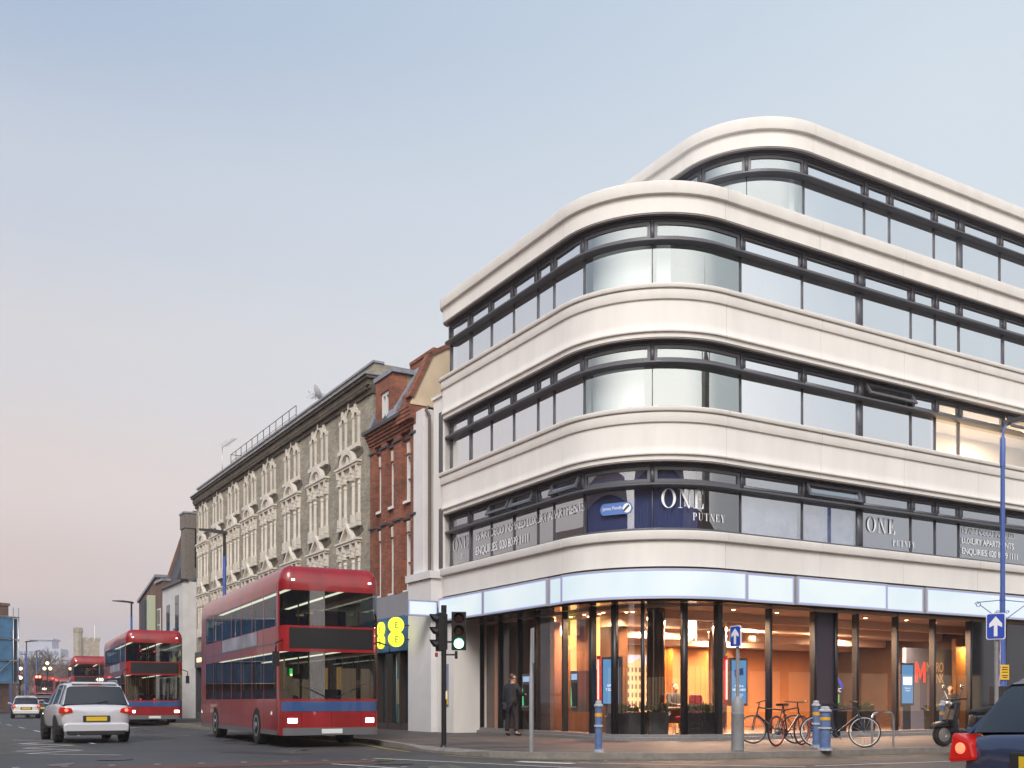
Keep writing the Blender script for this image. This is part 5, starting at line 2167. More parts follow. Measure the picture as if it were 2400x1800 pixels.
pb = thing('pub_sign', 'small globe-lit hanging sign past the scaffold', 'sign', at(46, 100), 0)
mb = MB()
mb.tube([(0, 0, 0), (0, 0, 5.2)], 0.05, 6)
mb.build('post', BLACK, pb)
for z in (4.2, 3.3):
    mb = MB()
    mb.ball((0.15, -0.1, z), 0.17, 10, 8)
    mb.build('globe', mat_emit('globe_glow', (1.0, 0.85, 0.55), 2.2), pb)

# church tower
cx, cy, _ = at(205, 235)
ct = thing('church_tower', 'square battlemented stone church tower with corner turret far down the street', 'church', (cx, cy, -1), R(28))
RAG = mat('ragstone', (0.30, 0.26, 0.20), 0.95, noise=(1.6, 0.35), bump=(3, 0.5))
mb = MB()
mb.box(-2.35, 2.35, -2.35, 2.35, 0, 15.8)
mb.box(-2.42, 2.42, -2.42, 2.42, 9.2, 9.4)
mb.build('tower', RAG, ct)
mb = MB()
for i in range(4):
    x = -2.35 + i * 1.35
    mb.box(x, x + 0.8, -2.36, -1.95, 15.8, 16.6)
    mb.box(x, x + 0.8, 1.95, 2.36, 15.8, 16.6)
    if 0 < i < 3:
        mb.box(-2.36, -1.95, x, x + 0.8, 15.8, 16.6)
        mb.box(1.95, 2.36, x, x + 0.8, 15.8, 16.6)
mb.build('battlement', RAG, ct)
mb = MB()
mb.lathe([(0.95, 0), (0.95, 17.6), (1.05, 17.65), (1.05, 18.0)], (-2.2, -2.2, 0), 8, smooth=False)
for k in range(8):
    a = k * math.pi / 4 + 0.39
    mb.box(-2.2 + 0.85 * math.cos(a) - 0.2, -2.2 + 0.85 * math.cos(a) + 0.2, -2.2 + 0.85 * math.sin(a) - 0.2, -2.2 + 0.85 * math.sin(a) + 0.2, 18.0, 18.7)
mb.build('turret', RAG, ct)
for x in (-0.6, 0.0, 0.6):
    mb = MB()
    mb.prism([(x - 0.24, 10.2), (x + 0.24, 10.2), (x + 0.24, 11.7), (x, 12.3), (x - 0.24, 11.7)], -2.40, -2.36)
    mb.build('belfry_opening', BLACK, ct)
mb = MB()
mb.tube([(1.5, 0, 14), (1.5, 0, 19.5)], 0.06, 6)
mb.build('flagpole', WHITEPAINT, ct)
# hazy office block and low buildings on the far bank
ox, oy, _ = at(92, 640)
of = thing('distant_office_block', 'pale blue glassy office block far beyond the river', 'building', (ox, oy, -4), R(10))
PALE = mat('grey_blue_cladding', (0.30, 0.33, 0.40), 0.6, noise=(0.05, 0.1))
mb = MB()
mb.box(-13, 12.5, 0, 20, 0, 38)
mb.box(-6, 7, 2, 18, 38, 43.5)
mb.box(-7, 8, 1, 19, 43.5, 44.6)
mb.build('tower', PALE, of)
mb = MB()
for z in range(6, 37, 4):
    for x in range(-12, 12, 3):
        mb.box(x, x + 2.2, -0.2, 0, z, z + 2.4)
mb.build('window', mat('office_glass', (0.10, 0.13, 0.18), 0.15), of)
lx, ly, _ = at(120, 420)
lb = thing('low_riverside_building', 'long low pale building behind the bare trees', 'building', (lx, ly, -3), R(4))
mb = MB()
mb.box(-22, 18, 0, 12, 0, 21)
mb.box(-22, 18, -0.6, 12, 21, 22)
mb.build('wall', mat('grey_stucco', (0.30, 0.28, 0.29), 0.9, noise=(0.1, 0.15)), lb)
mb = MB()
for x in range(-21, 17, 3):
    for z in (4, 9, 14, 18):
        mb.box(x, x + 1.8, -0.15, 0, z, z + 2.2)
mb.build('window', mat('office_glass', (0.10, 0.13, 0.18), 0.15), lb)
# end-of-street houses in the gap
for px, dp, w, h, lab, m in ((60, 190, 14, 8.0, 'dim brown building behind the far lamps', B_BROWN),):
    x, y, _ = at(px, dp)
    t = thing('far_house', lab, 'building', (x, y, -0.1), R(20))
    mb = MB()
    mb.box(-w / 2, w / 2, 0, 9, 0, h)
    mb.build('wall', m, t)
    mb = MB()
    mb.box(-w / 2 - 0.1, w / 2 + 0.1, -0.1, 9, h, h + 0.3)
    mb.build('coping', LEAD, t)
    mb = MB()
    for i in range(5):
        for z in (1.2, 4.4):
            a = -w / 2 + 1 + i * (w - 2) / 5
            mb.box(a, a + 1.2, -0.05, 0, z, z + 1.8)
    mb.build('window', GLASS_OLD, t)

# bare winter trees
BARK = mat('bare_bark', (0.085, 0.068, 0.06), 0.95, noise=(2, 0.3))


def bare_tree(label, px, dp, h, seed):
    rnd = random.Random(seed)
    x, y, _ = at(px, dp)
    t = thing('bare_tree', label, 'tree', (x, y, -0.15), rnd.uniform(0, 6), 'bare trees beyond the traffic')
    tr, cr = MB(), MB()
    tr.tube([(0, 0, 0), (0.1, 0, h * 0.15), (0.0, 0.1, h * 0.32)], [h * 0.028, h * 0.022, h * 0.018], 7)

    def branch(p, d, ln, r, lev):
        q = p + d * ln * 0.5 + Vector((rnd.uniform(-1, 1), rnd.uniform(-1, 1), rnd.uniform(-.3, .6))) * ln * 0.07
        e = q + (d + Vector((rnd.uniform(-.3, .3), rnd.uniform(-.3, .3), rnd.uniform(-.1, .3)))).normalized() * ln * 0.5
        cr.tube([p, q, e], [r, r * 0.8, r * 0.6], 4 if lev > 1 else 6, caps=False)
        if lev >= 5:
            return
        for k in range(rnd.choice((2, 3, 3)) if lev < 4 else 3):
            nd = (d + Vector((rnd.uniform(-1, 1), rnd.uniform(-1, 1), rnd.uniform(-.35, .7))) * 0.75).normalized()
            branch(p + (e - p) * rnd.uniform(0.55, 1.0), nd, ln * rnd.uniform(0.6, 0.8), r * 0.6, lev + 1)
    for k in range(5):
        a = k * 1.3 + rnd.uniform(0, 1)
        branch(Vector((0, 0, h * (0.24 + 0.02 * k))), Vector((math.cos(a) * 0.75, math.sin(a) * 0.75, 0.75)).normalized(), h * 0.26, h * 0.012, 1)
    tr.build('trunk', BARK, t, fix=False)
    cr.build('crown', BARK, t, fix=False)


for lab, px, dp, h, sd in (('bare spreading tree behind the left-hand tall blue lamp', 66, 175, 11.5, 3), ('bare tree with dense twigs between lamp and red signals', 97, 170, 12.5, 7), ('bare tree behind the route 74 bus', 122, 185, 12.0, 11),
                           ('low bare tree beside the church tower', 152, 190, 8.5, 19), ('bare tree close to the scaffold', 46, 160, 8.5, 23), ('thin bare tree over the low roofs', 110, 215, 12.0, 31)):
    bare_tree(lab, px, dp, h, sd)

hedge = MB()
random.seed(8)
for k in range(2600):
    px = random.uniform(34, 180)
    d = random.uniform(195, 230)
    x, y, _ = at(px, d)
    z = random.uniform(-0.1, 1) ** 2 * 6.0
    a = random.uniform(0, 6.28)
    v1 = Vector((math.cos(a), math.sin(a), random.uniform(-.5, 1))) * random.uniform(0.5, 1.4)
    v2 = Vector((random.uniform(-.2, .2), random.uniform(-.2, .2), 0.3))
    c = Vector((x, y, z))
    hedge.poly([c, c + v1, c + v1 * 0.6 + v2])
tag(hedge.build('riverside_shrubs', BARK, fix=False), 'dark leafless shrubs massed along the river end of the street', 'shrubs', kind='stuff')

# ---- opposite blocks, outside the frame, mirrored in the glass
def off_block(label, loc, rz, w, d, h, m, seed):
    t = thing('opposite_building', label, 'building', loc, rz)
    mb = MB()
    mb.box(0, w, 0, d, 0, h)
    mb.prism([(-0.2, h), (d + 0.2, h), (d / 2, h + 2.4)], 0, w, 'yz')
    mb.build('wall', m, t)
    rnd = random.Random(seed)
    mb = MB()
    n = int(w / 3)
    for i in range(n):
        for z in (4.4, 7.4, 10.4, 13.4):
            if z + 1.9 < h:
                mb.box(0.8 + i * w / n, 2.0 + i * w / n, -0.05, 0.0, z, z + 1.9)
    mb.build('window', GLASS_OLD, t)
    mb = MB()
    for i in range(n):
        mb.box(0.3 + i * w / n, 2.6 + i * w / n, -0.06, 0.0, 0.4, 2.7)
    mb.build('lit_shop_window', mat_emit('far_shop_glow', (1.0, 0.7, 0.42), 0.7), t)


q = PL + U * 2 + NL * 24.5
off_block('brick shops across the high street, only seen mirrored', (q.x + U.x * 45, q.y + U.y * 45, 0), ROT_L + math.pi + R(0), 1, 1, 1, B_BROWN, 1) if False else None
q = PL - U * 12 + NL * 24.0
off_block('row of brick shops across the high street, seen in the left windows', (q.x, q.y, 0), math.atan2(U.y, U.x), 62, 10, 11.2, B_BROWN, 1)
q = PR + V * 44 + NR * 22.5
off_block('brick shops across the side road, seen in the right windows', (q.x, q.y, 0), math.atan2(-V.y, -V.x), 46, 10, 8.8, B_BROWN, 2)
q = Vector((30, -20))
off_block('tall brick corner building behind the camera, seen in the curved glass', (q.x, q.y, 0), math.pi, 52, 9, 17.5, B_BROWN, 3)

mt = thing('mirrored_tower', 'square stone tower to the right of the camera, only seen mirrored in the curved glass', 'church', (50, -4, 0), R(20))
mb = MB()
mb.box(-3.5, 3.5, -3.5, 3.5, 0, 27)
mb.build('tower', RAG, mt)
for x in (-3.2, 3.2):
    for y in (-3.2, 3.2):
        mb = MB()
        mb.lathe([(0.6, 26), (0.6, 29), (0.02, 34)], (x, y, 0), 8, smooth=False)
        mb.build('pinnacle', RAG, mt)
# ------------------------------------------------------------------ street furniture
# near traffic signal
ts = thing('traffic_signal', 'black traffic signal pole with a green light burning, at the kerb corner', 'traffic light', (-1.49, 22.38, 0))
mb = MB()
mb.tube([(0, 0, 0), (0, 0, 2.95)], 0.057, 14)
mb.tube([(0, 0, 2.95), (0, 0, 3.1)], 0.062, 14)
mb.lathe([(0.09, 0), (0.08, 0.03), (0.06, 0.05)], (0, 0, 0), 14)
mb.build('pole', BLACK, ts)


def signal_head(cx, cy, z0, rz, lit, nm='signal_head'):
    M_ = Matrix.Translation((cx, cy, z0)) @ Matrix.Rotation(rz, 4, 'Z')
    mb = MB(M_)
    mb.box(-0.16, 0.16, 0.02, 0.14, 0.0, 0.84)
    mb.box(-0.15, 0.15, 0.14, 0.22, 0.03, 0.81)
    h = mb.build(nm, BLACK, ts, bevel=0.012)
    for k, (c, on) in enumerate((('red', 0), ('amber', 0), ('green', lit))):
        z = 0.70 - k * 0.28
        lm = MB(M_)
        lm.lathe([(0.105, 0.0), (0.09, -0.02), (0.03, -0.03)], (0, 0.018, z), 20, axis='y')
        if on:
            m = mat_emit('green_signal', (0.25, 1.0, 0.55), 7.0)
        else:
            m = mat('unlit_%s_lens' % c, {'red': (0.05, 0.004, 0.004), 'amber': (0.04, 0.015, 0.003), 'green': (0.01, 0.03, 0.02)}[c], 0.25)
        lm.build('lamp', m, h)
        vs = MB(M_)
        n = 14
        for i in range(n):
            a, b = -0.35 + (math.pi + 0.7) * i / n, -0.35 + (math.pi + 0.7) * (i + 1) / n
            f = lambda q, y: (0.115 * math.cos(q), y, z + 0.115 * math.sin(q))
            la, lb = (0.02 - 0.17 * max(0.15, math.sin(a) * 0.5 + 0.5)), (0.02 - 0.17 * max(0.15, math.sin(b) * 0.5 + 0.5))
            vs.poly([f(a, 0.02), f(b, 0.02), f(b, lb), f(a, la)])
        vs.build('visor', BLACK, h, fix=False)
    return h


signal_head(0.33, -0.05, 2.12, R(3), True)
signal_head(-0.17, 0.05, 2.10, R(-72), False)
mb = MB()
for z in (2.3, 2.75):
    mb.tube([(-0.2, 0.03, z), (0.2, 0.0, z)], 0.02, 8)
mb.tube([(-0.06, 0, 2.02), (0.28, -0.02, 2.02)], 0.018, 8)
mb.box(0.24, 0.30, -0.04, 0.02, 1.93, 2.1)
mb.build('bracket', BLACK, ts)
mb = MB()
mb.box(-0.19, -0.13, -0.06, 0.0, 1.97, 2.06)
mb.build('red_box', mat('red_plastic', (0.25, 0.02, 0.03), 0.4), ts)
mb = MB()
mb.box(0.045, 0.075, -0.07, -0.05, 1.05, 1.22)
mb.build('sticker', WHITEPAINT, ts)

gp = thing('sign_post', 'slim bare grey post seen edge-on at the pavement corner', 'post', (0.385, 20.35, 0))
mb = MB()
mb.tube([(0, 0, 0), (0, 0, 1.45), (0, 0, 1.46), (0.02, 0, 2.45)], [0.045, 0.045, 0.038, 0.038], 12)
mb.build('post', GREYPOST, gp)
mb = MB()
mb.box(0.025, 0.05, -0.25, 0.25, 1.75, 2.45)
mb.build('sign_plate', GREYPOST, gp)

# cast bollards
BOLB = mat('bollard_blue', (0.10, 0.16, 0.32), 0.5, noise=(9, 0.3))
BOLS = mat('bollard_silver', (0.42, 0.43, 0.46), 0.5, noise=(14, 0.35))


def bollard(loc, label, band=True, fat=1.0, h=1.02):
    t = thing('bollard', label, 'bollard', loc, 0, 'blue cast bollards along the pavement')
    k = h / 1.02
    mb = MB()
    mb.lathe([(0.095 * fat, 0), (0.095 * fat, 0.06 * k), (0.075 * fat, 0.08 * k), (0.07 * fat, 0.90 * k)], n=18)
    mb.build('shaft', BOLB, t)
    for nm, pf in (('foot', [(0.10, 0.001), (0.10, 0.05), (0.085, 0.062)]), ('collar', [(0.071, 0.49), (0.09, 0.50), (0.09, 0.53), (0.071, 0.54)]),
                   ('cap', [(0.072, 0.895), (0.09, 0.90), (0.09, 0.93), (0.065, 0.95), (0.06, 1.0), (0.03, 1.02)])):
        mb = MB()
        mb.lathe([(r * fat, z * k) for r, z in pf], n=18)
        mb.build(nm, BOLS, t)
    if band:
        mb = MB()
        mb.lathe([(0.0715 * fat, 0.70 * k), (0.074 * fat, 0.70 * k), (0.074 * fat, 0.77 * k), (0.0715 * fat, 0.77 * k)], n=18)
        mb.build('reflective_band', mat('amber_band', (0.75, 0.36, 0.02), 0.5), t)


bollard((1.70, 19.2 + 0.9, 0), 'blue cast bollard with an amber band, standing alone near the pavement corner')
bollard(at(1912.6, 22.0), 'slim blue bollard with amber band, just behind the thicker one')
bollard(at(1933.7, 20.8), 'thick silver-topped bollard beside the white-rimmed bicycle', True, 1.45, 0.9)
bollard(at(2210, 23.0), 'blue bollard in front of the parked scooter')

# blue arrow signs
BLUESIGN = mat('blue_sign_sheet', (0.012, 0.055, 0.42), 0.35)
WREF = mat('white_sign_sheet', (0.8, 0.8, 0.82), 0.4)


def arrow_sign(loc, rz, label, zc, w, h, wide_base):
    t = thing('arrow_sign', label, 'sign', loc, rz, 'blue one-way arrow signs')
    mb = MB()
    mb.tube([(0, 0.06, 0), (0, 0.06, zc + h / 2 + 0.02)], 0.038, 12)
    mb.build('post', GREYPOST, t)
    if wide_base:
        mb = MB()
        mb.lathe([(0.13, 0), (0.13, 0.72), (0.135, 0.73), (0.135, 0.76), (0.125, 0.77), (0.125, 0.98), (0.05, 1.1)], (0, 0.06, 0), 16)
        mb.build('base_tube', GREYPOST, t)
    mb = MB()
    r = 0.04

    def rr(mbx, w, h, y0, y1):
        pts = []
        for cx, cz, a0 in ((w / 2 - r, h / 2 - r, 0), (-w / 2 + r, h / 2 - r, 90), (-w / 2 + r, -h / 2 + r, 180), (w / 2 - r, -h / 2 + r, 270)):
            for k in range(6):
                a = R(a0 + 18 * k)
                pts.append((cx + r * math.cos(a), zc + cz + r * math.sin(a)))
        mbx.prism(pts, y0, y1)
    rr(mb, w, h, -0.01, 0.015)
    pl = mb.build('white_border', WREF, t)
    mb = MB()
    rr(mb, w - 0.03, h - 0.03, -0.014, -0.0105)
    mb.build('blue_face', BLUESIGN, pl)
    mb = MB()
    a = h * 0.38
    mb.poly([(-0.032, -0.017, zc - a), (0.032, -0.017, zc - a), (0.032, -0.017, zc + 0.02), (0.11 * w / 0.33, -0.017, zc - 0.02), (0.11 * w / 0.33, -0.017, zc + 0.05), (0, -0.017, zc + a), (-0.11 * w / 0.33, -0.017, zc + 0.05), (-0.11 * w / 0.33, -0.017, zc - 0.02), (-0.032, -0.017, zc + 0.02)])
    mb.build('white_arrow', WREF, pl)
    mb = MB()
    mb.box(-0.06, 0.06, 0.016, 0.11, zc + h * 0.22, zc + h * 0.22 + 0.03)
    mb.box(-0.06, 0.06, 0.016, 0.11, zc - h * 0.25, zc - h * 0.25 + 0.03)
    mb.build('clamp', STEEL, t)


arrow_sign((at(1724, 20.9)[0], 20.9, 0), R(-56), 'blue arrow sign on a post with a thick grey base tube', 2.33, 0.30, 0.43, True)
arrow_sign((at(2334, 19.5)[0], 19.5, 0), R(-36), 'larger blue arrow sign close to the tall blue lamp post', 2.43, 0.34, 0.50, False)

# tall blue lamp post on the right
LX, LY, _ = at(2350, 27.5)
lp = thing('lamp_post', 'tall blue lamp post with scroll brackets at the right edge', 'lamp post', (LX, LY, 0))
mb = MB()
mb.lathe([(0.10, 0), (0.10, 1.6), (0.075, 1.7), (0.062, 4.2), (0.055, 7.4)], n=16)
mb.lathe([(0.07, 7.3), (0.07, 8.05), (0.04, 8.12)], n=16)
mb.build('pole', BLUEPOST, lp)
mb = MB()
arc = [(0, 0, 8.05), (0.02, 0, 8.3), (0.10, 0, 8.42), (0.35, 0, 8.52), (0.75, 0, 8.56)]
mb.tube(arc, 0.028, 8)
mb.build('arm', BLUEPOST, lp)
mb = MB(Matrix.Translation((0.62, 0, 8.38)) @ Matrix.Rotation(R(-14), 4, 'Y'))
mb.prism([(-0.5, 0.18), (0.6, 0.20), (0.65, 0.28), (-0.48, 0.30)], -0.13, 0.13)
lh = mb.build('lamp_head', BLACK, lp)
mb = MB(Matrix.Translation((0.62, 0, 8.38)) @ Matrix.Rotation(R(-14), 4, 'Y'))
mb.prism([(-0.4, 0.172), (0.5, 0.19), (0.5, 0.179), (-0.4, 0.161)], -0.1, 0.1)
mb.build('lamp_glass', mat('clear_lens', (0.5, 0.5, 0.48), 0.15), lh)
mb = MB()
for sg in (-1, 1):
    mb.tube([(sg * 0.05, 0, 3.72), (sg * 0.68, 0, 3.66)], 0.011, 6)
    mb.tube([(sg * 0.05, 0, 3.18), (sg * 0.62, 0, 3.60)], 0.011, 6)
    sp_ = [(sg * (0.66 + 0.085 * math.cos(a) * (1 - a / 14)), 0, 3.60 + 0.085 * math.sin(a) * (1 - a / 14)) for a in [k * 0.5 for k in range(18)]]
    mb.tube(sp_, 0.010, 6)
    sp_ = [(sg * (0.13 + 0.05 * math.cos(a) * (1 - a / 12)), 0, 3.40 + 0.05 * math.sin(a) * (1 - a / 12)) for a in [k * 0.5 for k in range(16)]]
    mb.tube(sp_, 0.008, 6)
mb.lathe([(0.075, 3.70), (0.075, 3.74)], n=14)
mb.lathe([(0.078, 3.16), (0.078, 3.20)], n=14)
mb.build('scroll_bracket', BLUEPOST, lp)
mb = MB()
mb.box(-0.11, 0.11, -0.13, -0.11, 1.58, 1.98)
yp = mb.build('yellow_notice', mat('yellow_sign_sheet', (0.75, 0.45, 0.03), 0.5), lp)
mb = MB()
for k, (z, w) in enumerate(((1.90, 0.14), (1.84, 0.16), (1.77, 0.15), (1.68, 0.16), (1.63, 0.12))):
    mb.box(-w / 2, w / 2, -0.134, -0.131, z, z + 0.022)
mb.build('notice_text_bar', BLACK, yp)
mb = MB()
mb.box(-0.12, 0.02, -0.125, -0.105, 0.75, 1.12)
mb.build('white_sticker', WHITEPAINT, lp)


def far_lamp(label, px, dp, h, arm, rz=0.0, blue=True):
    x, y, _ = at(px, dp)
    t = thing('lamp_post', label, 'lamp post', (x, y, 0), rz, 'blue street lamps down the high street')
    mb = MB()
    mb.lathe([(0.11, -0.1), (0.11, 1.5), (0.085, 1.6), (0.07, h - 1.1)], n=12)
    mb.build('pole', BLUEPOST, t)
    mb = MB()
    mb.lathe([(0.06, h - 1.12), (0.06, h - 0.12)], n=12)
    mb.build('pole_top', BLACK, t)
    mb = MB()
    s = 1 if arm > 0 else -1
    mb.prism([(0.1 * -s, h - 0.22), (0.1 * -s, h - 0.08), (s * 0.5, h), (arm, h), (arm, h - 0.05), (s * 0.35, h - 0.14)], -0.14, 0.14)
    mb.build('lamp_head', BLACK, t)


far_lamp('blue lamp post with flat dark head in front of the terrace', 526, 42, 8.05, -1.0, R(10))
far_lamp('blue lamp post standing before the sloping brick parapet', 308, 69, 7.8, -1.25)
far_lamp('far blue lamp post with its head to the right, before the trees', 62, 118, 8.0, 1.3)
far_lamp('far blue lamp post standing in front of the blue netting', 25, 108, 8.0, 0.6)
far_lamp('farthest blue lamp post, left of the red signals', 86, 140, 8.0, 0.5)
far_lamp('blue lamp post nearly hidden by the taller one beside it', 59, 150, 8.0, -0.6)

RED_SIG = mat_emit('red_signal', (1.0, 0.05, 0.03), 22.0)
for px, lab in ((87, 'distant signal showing red, left one of the close pair'), (94.5, 'distant signal showing red, right one of the close pair'), (47, 'distant signal showing amber-red beside the pub sign')):
    x, y, _ = at(px, 100)
    t = thing('far_traffic_signal', lab, 'traffic light', (x, y, 0), 0, 'distant traffic signals showing red')
    mb = MB()
    mb.tube([(0, 0, -0.1), (0, 0, 3.5)], 0.06, 8)
    mb.build('pole', BLACK, t)
    mb = MB()
    mb.box(-0.17, 0.17, -0.1, 0.12, 2.6, 3.6)
    mb.build('signal_head', BLACK, t)
    mb = MB()
    mb.lathe([(0.13, 0), (0.10, -0.05), (0.03, -0.07)], (0, -0.1, 3.4), 12, axis='y')
    mb.build('lamp', RED_SIG, t)
x, y, _ = at(111, 106)
gl = thing('globe_lamp', 'old-fashioned lamp standard with three glowing globes', 'lamp post', (x, y, 0))
mb = MB()
mb.lathe([(0.2, -0.1), (0.12, 0.6), (0.07, 0.8), (0.06, 4.2)], n=10)
mb.tube([(-0.4, 0, 4.15), (0.4, 0, 4.15)], 0.04, 6)
mb.build('standard', BLACK, gl)
for dx_, z in ((-0.3, 4.4), (0.3, 4.4), (0, 4.95)):
    mb = MB()
    mb.ball((dx_, 0, z), 0.17, 10, 8)
    mb.build('globe', mat_emit('globe_warm', (1.0, 0.8, 0.45), 3.0), gl)

# cycle stand
x, y, _ = at(2069, 22.5)
cs = thing('cycle_stand', 'steel hoop cycle stand near the white-rimmed bicycle', 'cycle stand', (x, y, 0), ROT_R)
mb = MB()
mb.tube([(-0.35, 0, 0), (-0.35, 0, 0.6)] + [(-0.35 + 0.15 - 0.15 * math.cos(a), 0, 0.6 + 0.15 * math.sin(a)) for a in (0.4, 0.8, 1.2, 1.57)] + [(0.35 - 0.15 + 0.15 * math.cos(a), 0, 0.6 + 0.15 * math.sin(a)) for a in (1.57, 1.2, 0.8, 0.4)] + [(0.35, 0, 0.6), (0.35, 0, 0)], 0.025, 8)
mb.build('hoop', STEEL, cs)


# ------------------------------------------------------------------ bicycles
def torus(mb, c, r, t, axis='y', n=28, m=6):
    rings = []
    for i in range(n):
        a = 2 * math.pi * i / n
        ring = []
        for j in range(m):
            b = 2 * math.pi * j / m
            q = (r + t * math.cos(b))
            x, z, y = q * math.cos(a), q * math.sin(a), t * math.sin(b)
            ring.append(mb.p((c[0] + x, c[1] + y, c[2] + z)))
        rings.append(ring)
    for i in range(n):
        A, B = rings[i], rings[(i + 1) % n]
        for j in range(m):
            mb.face((A[j], A[(j + 1) % m], B[(j + 1) % m], B[j]), True)


def bicycle(loc, rz, label, frame_m, rim_m, lean=0.0, basket=False):
    t = thing('bicycle', label, 'bicycle', loc, rz, 'bicycles parked in front of the bank')
    t.rotation_euler = (R(lean), 0, rz)
    rw, fw = -0.52, 0.52
    for x in (rw, fw):
        mb = MB()
        torus(mb, (x, 0, 0.34), 0.325, 0.017)
        w = mb.build('wheel', RUBBER, t)
        mb = MB()
        torus(mb, (x, 0, 0.34), 0.305, 0.011)
        mb.build('rim', rim_m, w)
        mb = MB()
        for k in range(16):
            a = k * math.pi / 8
            mb.tube([(x, 0.02 * (-1) ** k, 0.34), (x + 0.3 * math.cos(a), 0, 0.34 + 0.3 * math.sin(a))], 0.0025, 4)
        mb.lathe([(0.025, -0.04), (0.025, 0.04)], (x, 0, 0.34), 10, axis='y')
        mb.build('spokes', STEEL, w)
    mb = MB()
    bb, st, hd, hb = (-0.08, 0, 0.29), (-0.22, 0, 0.80), (0.36, 0, 0.86), (0.40, 0, 0.70)
    mb.tube([bb, st], 0.016, 8)
    mb.tube([st, hd], 0.016, 8)
    mb.tube([bb, hb], 0.019, 8)
    mb.tube([hd, hb], 0.019, 8)
    for sg in (-1, 1):
        mb.tube([(bb[0], 0.05 * sg, bb[2]), (rw, 0.06 * sg, 0.34), (st[0], 0.03 * sg, 0.78)], 0.010, 6)
        mb.tube([(hb[0], 0.03 * sg, hb[2]), (0.45, 0.05 * sg, 0.62), (fw, 0.06 * sg, 0.34)], 0.012, 6)
    mb.build('frame', frame_m, t)
    mb = MB()
    mb.tube([(0.35, 0, 0.86), (0.33, 0, 0.98)], 0.014, 8)
    mb.tube([(0.26, -0.29, 1.0), (0.33, -0.2, 0.99), (0.35, 0, 0.98), (0.33, 0.2, 0.99), (0.26, 0.29, 1.0)], 0.013, 8)
    mb.build('handlebar', BLACK, t)
    mb = MB()
    mb.prism([(-0.36, -0.07), (-0.36, 0.07), (-0.25, 0.06), (-0.08, 0.02), (-0.08, -0.02), (-0.25, -0.06)], 0.90, 0.95, 'xy')
    mb.tube([(-0.22, 0, 0.79), (-0.24, 0, 0.91)], 0.013, 8)
    mb.build('saddle', BLACK, t)
    mb = MB()
    mb.lathe([(0.09, 0.045), (0.09, 0.052)], (bb[0], 0, bb[2]), 18, axis='y')
    mb.tube([(bb[0], -0.07, bb[2]), (bb[0] + 0.12, -0.07, bb[2] - 0.12)], 0.01, 6)
    mb.tube([(bb[0], 0.07, bb[2]), (bb[0] - 0.12, 0.07, bb[2] + 0.12)], 0.01, 6)
    mb.build('crankset', BLACK, t)
    if basket:
        mb = MB()
        mb.prism([(0.45, 0.82), (0.78, 0.82), (0.84, 1.02), (0.42, 1.02)], -0.17, 0.17)
        mb.build('basket', mat('black_wire', (0.03, 0.03, 0.03), 0.6), t)


REDRIM = mat('red_rim', (0.45, 0.03, 0.02), 0.4)
bicycle(at(1850, 23.0), ROT_R + R(12), 'dark bicycle with red wheel rims', BLACK, REDRIM)
bicycle(at(1968, 22.4), ROT_R + R(-58), 'bicycle with one pale silver rim facing the road', mat('dark_blue_enamel', (0.02, 0.03, 0.06), 0.3), WHITEPAINT)
bicycle(at(1815, 24.2), ROT_R + R(155), 'black bicycle leaning behind the red-rimmed one', BLACK, STEEL, 6)


